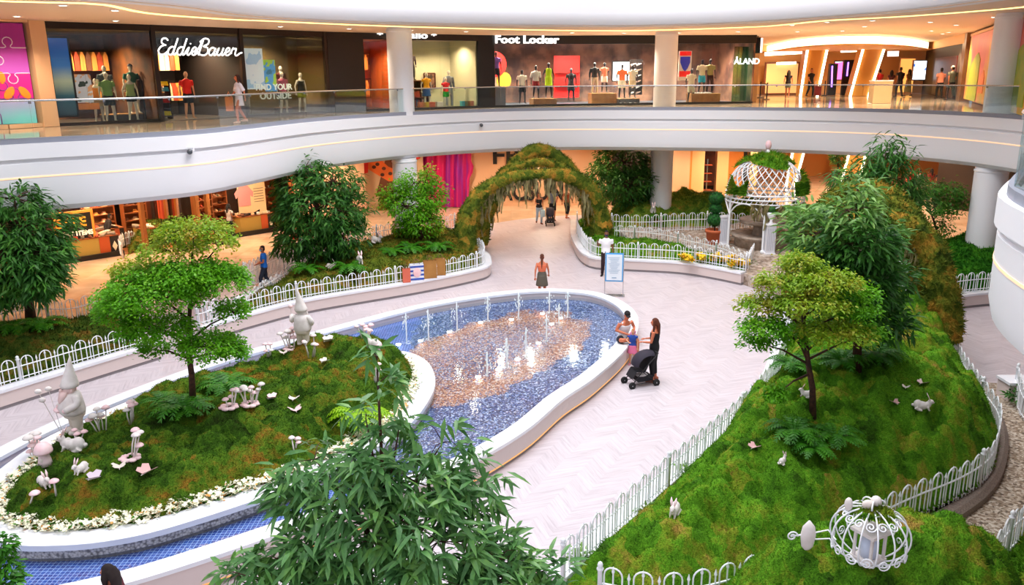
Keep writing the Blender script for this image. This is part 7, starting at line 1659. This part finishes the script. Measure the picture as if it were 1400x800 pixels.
# mannequins
MW = M('mannequin_white', '#cfcabc', .5); MBK = M('mannequin_black', '#15131a', .35)
def mannequin(px, dp, label, tp, bt, mat=MW, zoff=0.0, rz=None, h=1.82, pose=None, fem=False, cap=None):
    q = s2in(px, dp); q.z = 6.015 + zoff
    return figure(label, q, s2a(px) if rz is None else rz, h, 'tan', None, tp, bt, None, pose or dict(LE=(.27, .04, 1.14), LW=(.28, .0, .88), RE=(-.27, .04, 1.14), RW=(-.28, -.02, .88), **{k: v for k, v in STAND2.items()}), fem, 'mannequin', 'mannequin', .026, None, None, cap, mat)
for a in [(150, 1.0, 'pale mannequin in an orange vest, leftmost in the outdoor shop window', ('#d8873a', 0, 'tank'), ('#c9b48a', 'shorts', .35), MW, 0, None, 1.6), (162, .7, 'pale mannequin in a green tee and dark shorts in the outdoor shop window', ('#6e9a58', .3, 'tee'), ('#242a30', 'shorts', .4)), (171, 1.5, 'pale mannequin in a slate tee at the back of the outdoor shop window', ('#3a4650', .3, 'tee'), ('#5a5a48', 'shorts', .4), MW, .25), (193, .7, 'pale mannequin in a light green strap top and black shorts in the outdoor shop window', ('#8fae70', 0, 'tank'), ('#14161a', 'shorts', .22), MW, 0, None, 1.75, None, True), (207, 1.5, 'pale mannequin in a dark green polo and cap in the outdoor shop window', ('#14584a', .35, 'tee'), ('#1a1c1e', 'shorts', .4), MW, .25, None, 1.86, None, False, '#1a2030'),
          (269, .5, 'pale mannequin in a red tee and black shorts at the outdoor shop entrance', ('#d8241c', .35, 'tee'), ('#101014', 'shorts', .4), M('mannequin_peach', '#d9a880', .5), 0, None, 1.84), (402, .7, 'pale mannequin in a pink checked top in the right outdoor shop window', ('#b0506a', .3, 'tee'), ('#3f5540', 'shorts', .4), MW, 0), (410, 1.2, 'pale mannequin in a dark red top at the back of the right outdoor shop window', ('#5a1414', .9, 'tee'), ('#2a2a2a', 'trousers', 1), MW, .25), (427, .7, 'pale mannequin in a dark top and yellow green shorts in the right outdoor shop window', ('#1a1a1e', 0, 'tank'), ('#8a9a1e', 'shorts', .3), MW, 0, None, 1.78, None, True),
          (593, .7, 'mannequin in a yellow sash top and blue skirt in the toy like clothing shop window', ('#e0a018', .25, 'tee'), ('#1f4a86', 'skirt', .4), MW, 0, None, 1.75, None, True), (618, .6, 'small mannequin in a red, yellow and green outfit in the middle shop window', ('#d8202c', .25, 'tee'), ('#1f9a3a', 'shorts', .35), MW, 0, None, 1.5), (630, 1.2, 'mannequin in a grey jacket and grey trousers in the middle shop window', ('#7a8494', .95, 'tee'), ('#8d97a6', 'trousers', 1), MW, 0, None, 1.85), (571, 1.0, 'mannequin in a blue jacket half hidden by the left column', ('#3a5a96', .95, 'tee'), ('#2a2a38', 'trousers', 1), MW, 0), (592, 2.2, 'dark mannequin torso with a pale sash standing on the mahogany shelf', ('#1a1216', .95, 'tee'), ('#1a1216', 'trousers', .9), MBK, 1.35, None, 1.45),
          (692, 1.6, 'black mannequin in a purple shirt raised high at the left of the sports shop', ('#6a4a96', .3, 'tee'), ('#101014', 'shorts', .4), MBK, .95), (721, .8, 'black mannequin in a white tee in the sports shop window', ('#e6e0cc', .35, 'tee'), ('#1c1c22', 'shorts', .4), MBK, .1, None, 1.75), (741, .9, 'black mannequin in a white and black jacket on the wooden plinth', ('#c9c4bc', .6, 'tee'), ('#8c1c24', 'shorts', .4), MBK, .35, None, 1.7), (755, .9, 'black mannequin in a lime green dress on the wooden plinth', ('#b8e01c', 0, 'dress'), ('#b8e01c', 'dress', .32), MBK, .35, None, 1.85, None, True), (791, 2.0, 'dark mannequin in front of the red wall panel', ('#2a2022', .3, 'tee'), ('#2a2a30', 'shorts', .4), MBK, .1), (823, 1.8, 'black mannequin in a dark jacket beside the brown plinth', ('#2a2826', .9, 'tee'), ('#b8a890', 'trousers', 1), MBK, .5, None, 1.7), (838, 2.0, 'black mannequin in white and orange behind the brown plinth', ('#e0876a', .3, 'tee'), ('#e6e0da', 'shorts', .4), MBK, .6, None, 1.6), (855, .8, 'black mannequin in an orange tee and pale shorts in the sports shop window', ('#ee6a24', .35, 'tee'), ('#d8ccae', 'shorts', .45), MBK, .3, None, 1.78), (871, 1.0, 'black mannequin in a cream top before the white screen', ('#d8d0b4', .3, 'tee'), ('#c8b890', 'shorts', .4), MBK, .3, None, 1.75), (950, .7, 'black mannequin in a beige shirt and long shorts left of the right plinth', ('#cfc0a0', .35, 'tee'), ('#bcae8e', 'shorts', .5), MBK, .05, None, 1.78), (967, 1.0, 'black mannequin in a cream shirt and turquoise shorts on the right plinth', ('#ddd0ac', .4, 'tee'), ('#1f9ab8', 'shorts', .42), MBK, .5, None, 1.8), (979, 1.1, 'black mannequin in an olive shirt and dark trousers on the right plinth', ('#a89a5c', .4, 'tee'), ('#241a14', 'trousers', 1), MBK, .5, None, 1.82)]:
    mannequin(*a)
# shop fittings
def s2thing(name, label, cat, px, dp, z, group=None): q = s2in(px, dp); return thing(name, label, cat, (q.x, q.y, z), s2a(px), group)
WOODP = M('plinth_wood', '#a06a34', .5, c2='#8a5626', ns=3)
def plinth(px0, px1, dp, h, label, d=.9, mat=None):
    w = (s2(px1) - s2(px0)).length; t = s2thing('plinth', label, 'plinth', (px0 + px1) / 2, dp, 6.015)
    MB().box((0, 0, h / 2), (w, d, h)).build('body', mat or WOODP, t); MB().box((0, 0, h + .01), (w * 1.02, d * 1.03, .03)).build('top', M('plinth_top', '#b98448', .4), t); return t
plinth(733, 765, .9, .33, 'low wooden plinth under the lime green dress mannequin'); plinth(815, 850, 1.5, .55, 'brown wooden block plinth in the middle of the sports shop'); plinth(951, 990, 1.05, .48, 'wooden plinth under the turquoise shorts mannequin'); plinth(684, 702, 1.6, .93, 'tall glass sided plinth under the purple shirt mannequin', .7, M('plinth_grey', '#6a6a70', .3)); plinth(850, 878, .9, .28, 'low dark plinth under the orange tee mannequin', .8, M('plinth_dark', '#2a2a30', .4)); plinth(163, 212, 1.5, .24, 'low dark plinth under the back mannequins of the outdoor shop', .8, M('plinth_dark', '#2a2a30', .4)); plinth(404, 416, 1.2, .24, 'low plinth under the dark red top mannequin', .7, M('plinth_dark', '#2a2a30', .4))
def panel(name, label, cat, px, dp, z0, z1, wpx, mat, th=.06, frame=None):
    w = (s2(px + wpx / 2) - s2(px - wpx / 2)).length * 1.05; t = s2thing(name, label, cat, px, dp, z0)
    MB().box((0, 0, (z1 - z0) / 2), (w, th, z1 - z0)).build('panel', mat, t)
    if frame:
        f = MB()
        for x, z, a, b in ((0, 0, w, .06), (0, z1 - z0, w, .06), (-w / 2, (z1 - z0) / 2, .06, z1 - z0), (w / 2, (z1 - z0) / 2, .06, z1 - z0)): f.box((x, -.02, z), (a, th + .04, b))
        f.build('frame', frame, t)
    return t
def sea_poster():
    t = NT('sea_poster'); sp_ = t.n('ShaderNodeSeparateXYZ'); t.L.new(t.tc.outputs['Object'], sp_.inputs[0]); k = t.ramp(t.math('MULTIPLY', sp_.outputs['Z'], 1 / 2.9), [(.0, '#14303c'), (.25, '#2c5a6a'), (.42, '#a8b49a'), (.6, '#3a7ac0'), (.85, '#1a5ab0'), (1, '#3a6ab8')]); t.col(k); t.L.new(k, t.b.inputs['Emission Color']); t.set(Emission_Strength=.25); return t.m
panel('window_poster', 'tall blue sea poster at the left of the outdoor shop window', 'poster', 99, .35, 6.3, 9.0, 27, sea_poster(), frame=BRN)
t = panel('window_poster', 'tent photo poster beside the blue sea poster', 'poster', 131, .8, 6.75, 7.75, 22, screen_mat('tent_photo', [(0, '#2c3a30'), (.42, '#c8ccd4'), (.55, '#d8a070'), (.62, '#3a5a86')], 2.2, .2)); MB().box((0, -.02, -.14), (.9, .08, .22)).build('orange_band', M('orange_print', '#f08a1c', .45), t)
L_ = text_mesh('FIND YOUR', .34, .01, .008, 0, 'lettering', M('soft_white_print', '#e6efe6', .6, emit=.3)); t = s2thing('window_lettering', 'white window lettering on the right outdoor shop window', 'lettering', 379, .06, 6.95); L_.parent = t; L_.rotation_euler = (PI / 2, 0, 0); L_.location = (0, 0, .22)
L_ = text_mesh('OUTSIDE', .38, .01, .008, 0, 'lettering', M('soft_white_print', '#e6efe6', .6, emit=.3)); L_.parent = t; L_.rotation_euler = (PI / 2, 0, 0); L_.location = (.05, 0, -.14)
panel('window_poster', 'pale cloudy sky poster in the right outdoor shop window', 'poster', 362, .5, 7.1, 8.75, 24, screen_mat('sky_poster', [(0, '#8fb4cc'), (.45, '#c6d4d8'), (.6, '#e8e4cc')], 1.2, .35)); panel('window_poster', 'blue lake photo poster beside the pale sky poster', 'poster', 382, .45, 7.0, 8.3, 14, screen_mat('lake_poster', [(0, '#2a6a86'), (.4, '#3f8ac0'), (.52, '#8fb43a'), (.62, '#e0a050')], 1.8, .35))
# racks and shelves in the outdoor shop
for px, dp, wpx, lb, cols in ((185, 4.3, 60, 'long rack of amber and brown jackets at the back of the left outdoor window', (4, 1, 4, 3)), (292, 3.6, 55, 'rack of beige, orange and red shirts at the back of the outdoor shop entrance', (0, 1, 4, 2)), (530, 3.6, 40, 'rack of orange and red clothes in the orange walled shop', (1, 4, 1, 7))):
    for lv, z in enumerate((6.9, 8.15)):
        w = (s2(px + wpx / 2) - s2(px - wpx / 2)).length; t = s2thing('clothes_rack', ('upper ' if lv else 'lower ') + lb, 'clothes rack', px, dp, z)
        MB().tube([(-w / 2, .15, -.35 if not lv else .0), (-w / 2, 0, .55), (w / 2, 0, .55), (w / 2, .15, -.35 if not lv else .0)], .02, 6).build('rail', DARKM, t)
        n = int(w / .22)
        for k in range(n):
            x = -w / 2 + .11 + k * .22; MB().loft([[(x + dx * s_, y, zz) for dx, y in ((-.09, -.2), (.09, -.2), (.09, .2), (-.09, .2))] for zz, s_ in ((-.25, 1.1), (.3, 1.0), (.48, .3))]).build('garment', GOODS[cols[k % 4]], t)
for k, (z, c) in enumerate(((7.30, '#d8d01c'), (7.08, '#2aa8c8'), (6.86, '#3a2a2a'), (6.64, '#9c1c1c'), (6.42, '#2a2626'), (6.15, '#c8c81c'))):
    w = 1.0; t = s2thing('folded_stack', ('yellow', 'turquoise', 'dark brown', 'dark red', 'black', 'lime')[k] + ' stack of folded shirts at the outdoor shop entrance', 'folded clothes', 240, 1.4, z); q = MB()
    for i in range(3): q.box((0, 0, .03 + i * .055), (w - .02 * i, .4, .045))
    q.build('shirts', cloth(c), t)
t = s2thing('display_rack', 'dark rack carrying the folded shirt stacks at the outdoor shop entrance', 'rack', 240, 1.42, 6.015); r_ = MB()
for x in (-.55, .55): r_.box((x, 0, .75), (.04, .4, 1.5))
for z in (.1, .38, .60, .82, 1.04, 1.26): r_.box((0, 0, z), (1.1, .42, .025))
r_.build('frame', DARKM, t)
# mahogany shelf and pictures in the sage shop
t = s2thing('shelf_unit', 'mahogany bookcase in the sage walled shop', 'shelves', 592, 2.3, 6.015); MAH = M('mahogany', '#54200f', .5); w = (s2(613) - s2(570)).length
MB().box((0, .2, .66), (w, .05, 1.3)).build('back_panel', MAH, t); MB().box((0, 0, 1.32), (w + .06, .5, .06)).build('top', MAH, t)
for k in range(5): MB().box((-w / 2 + w * k / 4, 0, .65), (.05, .45, 1.3)).build('divider', MAH, t)
for z in (.05, .5, .95): MB().box((0, 0, z), (w, .44, .04)).build('shelf', MAH, t)
rnd = random.Random(5)
for k in range(26):
    z = (.08, .53)[k % 2]; x = -w / 2 + .12 + (k // 2) * (w - .2) / 13; q = s2in(592, 2.25); a = s2a(592)
    if any(abs(x - (-w / 2 + w * j / 4)) < .07 for j in range(5)): x += .09
    o = MB().box((0, 0, .15), (.10, .25, .28 + .04 * rnd.random())).build('book', cloth(rnd.choice(('#c8b896', '#8c1c1c', '#3a5a7a', '#d8d0c0')))); o.location = (q.x + x * math.cos(a), q.y + x * math.sin(a), 6.015 + z); o.rotation_euler = (0, 0, a); tag(o, 'small book or box on the shelves of the mahogany bookcase', 'book', 'books in the mahogany bookcase')
panel('wall_picture', 'framed red and white print above the mahogany bookcase', 'picture', 588, 2.85, 7.75, 8.5, 13, screen_mat('red_print', [(0, '#e8dcd0'), (.5, '#a83020'), (.6, '#2a1a18')], 3, .1), frame=MAH); panel('wall_picture', 'dark framed print on the sage wall right of the bookcase', 'picture', 624, 2.85, 7.0, 7.7, 14, screen_mat('dark_print', [(0, '#3a2a24'), (.5, '#7a5a48'), (.6, '#c8b8a8')], 3, .1), frame=MAH); panel('wall_picture', 'framed print on the orange wall', 'picture', 526, 4.3, 7.5, 8.2, 14, screen_mat('red_print2', [(0, '#7a1c14'), (.5, '#d8c8b8'), (.6, '#3a2018')], 3, .1), frame=MAH)
for k, (px, c, z) in enumerate(((583, '#e88a5a', 6.03), (588, '#e8c83a', 6.03), (596, '#d86a4a', 6.03), (607, '#e8e4da', 6.03), (641, '#3aa8b8', 6.03), (645, '#e0c01c', 6.03), (649, '#c8785a', 6.03))):
    o = MB().box((0, 0, .14), (.34, .22, .26)).box((0, 0, .28), (.36, .24, .03)).build('shoe_box', cloth(c)); q = s2in(px, .5); o.location = (q.x, q.y, z); o.rotation_euler = (0, 0, s2a(px)); tag(o, ('orange box left of the yellow sash mannequin', 'yellow box left of the yellow sash mannequin', 'coral box at the feet of the yellow sash mannequin', 'white box between the yellow and red mannequins', 'teal box at the right of the sage shop window', 'yellow box at the right of the sage shop window', 'tan box at the right end of the sage shop window')[k], 'box')
# sports shop: red wall, shoe walls, screens, posters
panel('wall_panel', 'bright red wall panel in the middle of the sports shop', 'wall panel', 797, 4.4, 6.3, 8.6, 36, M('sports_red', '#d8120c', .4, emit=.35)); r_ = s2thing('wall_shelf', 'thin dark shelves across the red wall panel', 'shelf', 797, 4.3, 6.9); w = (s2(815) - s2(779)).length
for z in (0, .75): MB().box((0, 0, z), (w, .25, .03)).build('shelf', DARKM, r_)
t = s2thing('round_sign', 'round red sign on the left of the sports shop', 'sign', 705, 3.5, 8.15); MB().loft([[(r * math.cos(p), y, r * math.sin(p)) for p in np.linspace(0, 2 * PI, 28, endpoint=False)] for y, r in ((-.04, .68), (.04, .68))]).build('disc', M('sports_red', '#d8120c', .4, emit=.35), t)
t = s2thing('round_sign', 'round amber sign behind the white tee mannequin', 'sign', 719, 3.6, 7.3); MB().loft([[(r * math.cos(p), y, r * math.sin(p)) for p in np.linspace(0, 2 * PI, 28, endpoint=False)] for y, r in ((-.04, .42), (.04, .42))]).build('disc', M('amber_disc', '#e0a01c', .5), t)
panel('wall_panel', 'pale slatted wall panel behind the round signs of the sports shop', 'wall panel', 707, 5.3, 6.3, 8.5, 48, M('slat_wall', '#b59a82', .6))
panel('display_screen', 'bright white screen in the sports shop', 'screen', 868, 3.0, 7.2, 8.25, 24, M('screen_white', (.92, .96, 1), emit=1.6), .08, BLACK); panel('display_screen', 'bright blue screen in the sports shop, right of the right column', 'screen', 931, 2.6, 7.15, 8.2, 13, screen_mat('blue_screen', [(0, '#2a9ad8'), (.5, '#58b8e8'), (.62, '#e05a6a')], 2, 1.2), .08, BLACK)
t = panel('promo_banner', 'red, white and blue promotional banner in the sports shop', 'banner', 948, 1.6, 7.2, 8.75, 17, M('banner_cream', '#e8d8c8', .6)); wb = (s2(956) - s2(940)).length
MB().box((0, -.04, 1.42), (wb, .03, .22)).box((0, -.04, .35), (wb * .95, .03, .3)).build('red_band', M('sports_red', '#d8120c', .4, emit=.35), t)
MB().add([(x * wb * .42, y, 1.25 - z) for y in (-.06, -.03) for x, z in ((-1, 0), (1, 0), (1, .3), (.55, .6), (0, .78), (-.55, .6), (-1, .3))], [tuple(range(7)), tuple(range(13, 6, -1))] + [(i, (i + 1) % 7, 7 + (i + 1) % 7, 7 + i) for i in range(7)]).build('blue_shield', M('shield_blue', '#2430b8', .5), t)
def shoe_wall(px0, px1, dp, z0, rows, lab, grp, per=.30):
    w = (s2(px1) - s2(px0)).length; pc_ = (px0 + px1) / 2; t = panel('shoe_wall', 'dark wall of slanted shoe shelves ' + lab, 'shoe wall', pc_, dp + .2, z0 - .1, z0 + rows * .3, px1 - px0, M('umber_panel', '#1c1210', .5)); n = int(w / per); a = s2a(pc_); c = s2in(pc_, dp)
    for r in range(rows):
        for k in range(n):
            x = -w / 2 + per * (k + .5); o = bpy.data.objects.new('shoe', HATS[2][1] if (r + k) % 3 else HATS[3][1]); COL.objects.link(o); o.data = SHW[(r + k) % 2]
            o.location = (c.x + x * math.cos(a) + .06 * math.sin(a), c.y + x * math.sin(a) - .06 * math.cos(a), z0 + r * .30); o.rotation_euler = (0, -.45, a); o.scale = (1.05, 1.05, 1.05); tag(o, 'white shoe on the dark shoe wall ' + lab, 'shoe', grp)
SHW = []
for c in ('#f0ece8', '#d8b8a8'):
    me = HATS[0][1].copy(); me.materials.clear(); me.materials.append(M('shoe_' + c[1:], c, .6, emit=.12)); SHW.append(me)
shoe_wall(878, 896, 2.4, 6.55, 6, 'left of the right column', 'shoes left of the right column'); shoe_wall(921, 938, 1.7, 6.2, 5, 'right of the right column', 'shoes right of the right column')
for px in (706, 813, 890): p = s2in(px, 1.3)
for k, (px, z) in enumerate(((957, 6.51), (962, 6.51), (967, 6.51), (972, 6.51), (976, 6.51))):
    o = bpy.data.objects.new('shoe', SHW[0]); COL.objects.link(o); q = s2in(px, .72); o.location = (q.x, q.y, z); o.rotation_euler = (0, 0, s2a(px) + .4); tag(o, 'white shoe on the front edge of the right plinth', 'shoe', 'shoes on the right plinth')
for k, px in enumerate((852, 858, 865, 872)):
    o = bpy.data.objects.new('shoe', SHW[k % 2]); COL.objects.link(o); q = s2in(px, .3); o.location = (q.x, q.y, 6.02); o.rotation_euler = (0, 0, s2a(px) + .6); tag(o, 'white shoe on the window floor below the orange tee mannequin', 'shoe', 'shoes on the sports window floor')
print('OBJECTS', len(S.objects), 'VERTS', sum(len(o.data.vertices) for o in S.objects if o.type == 'MESH'))
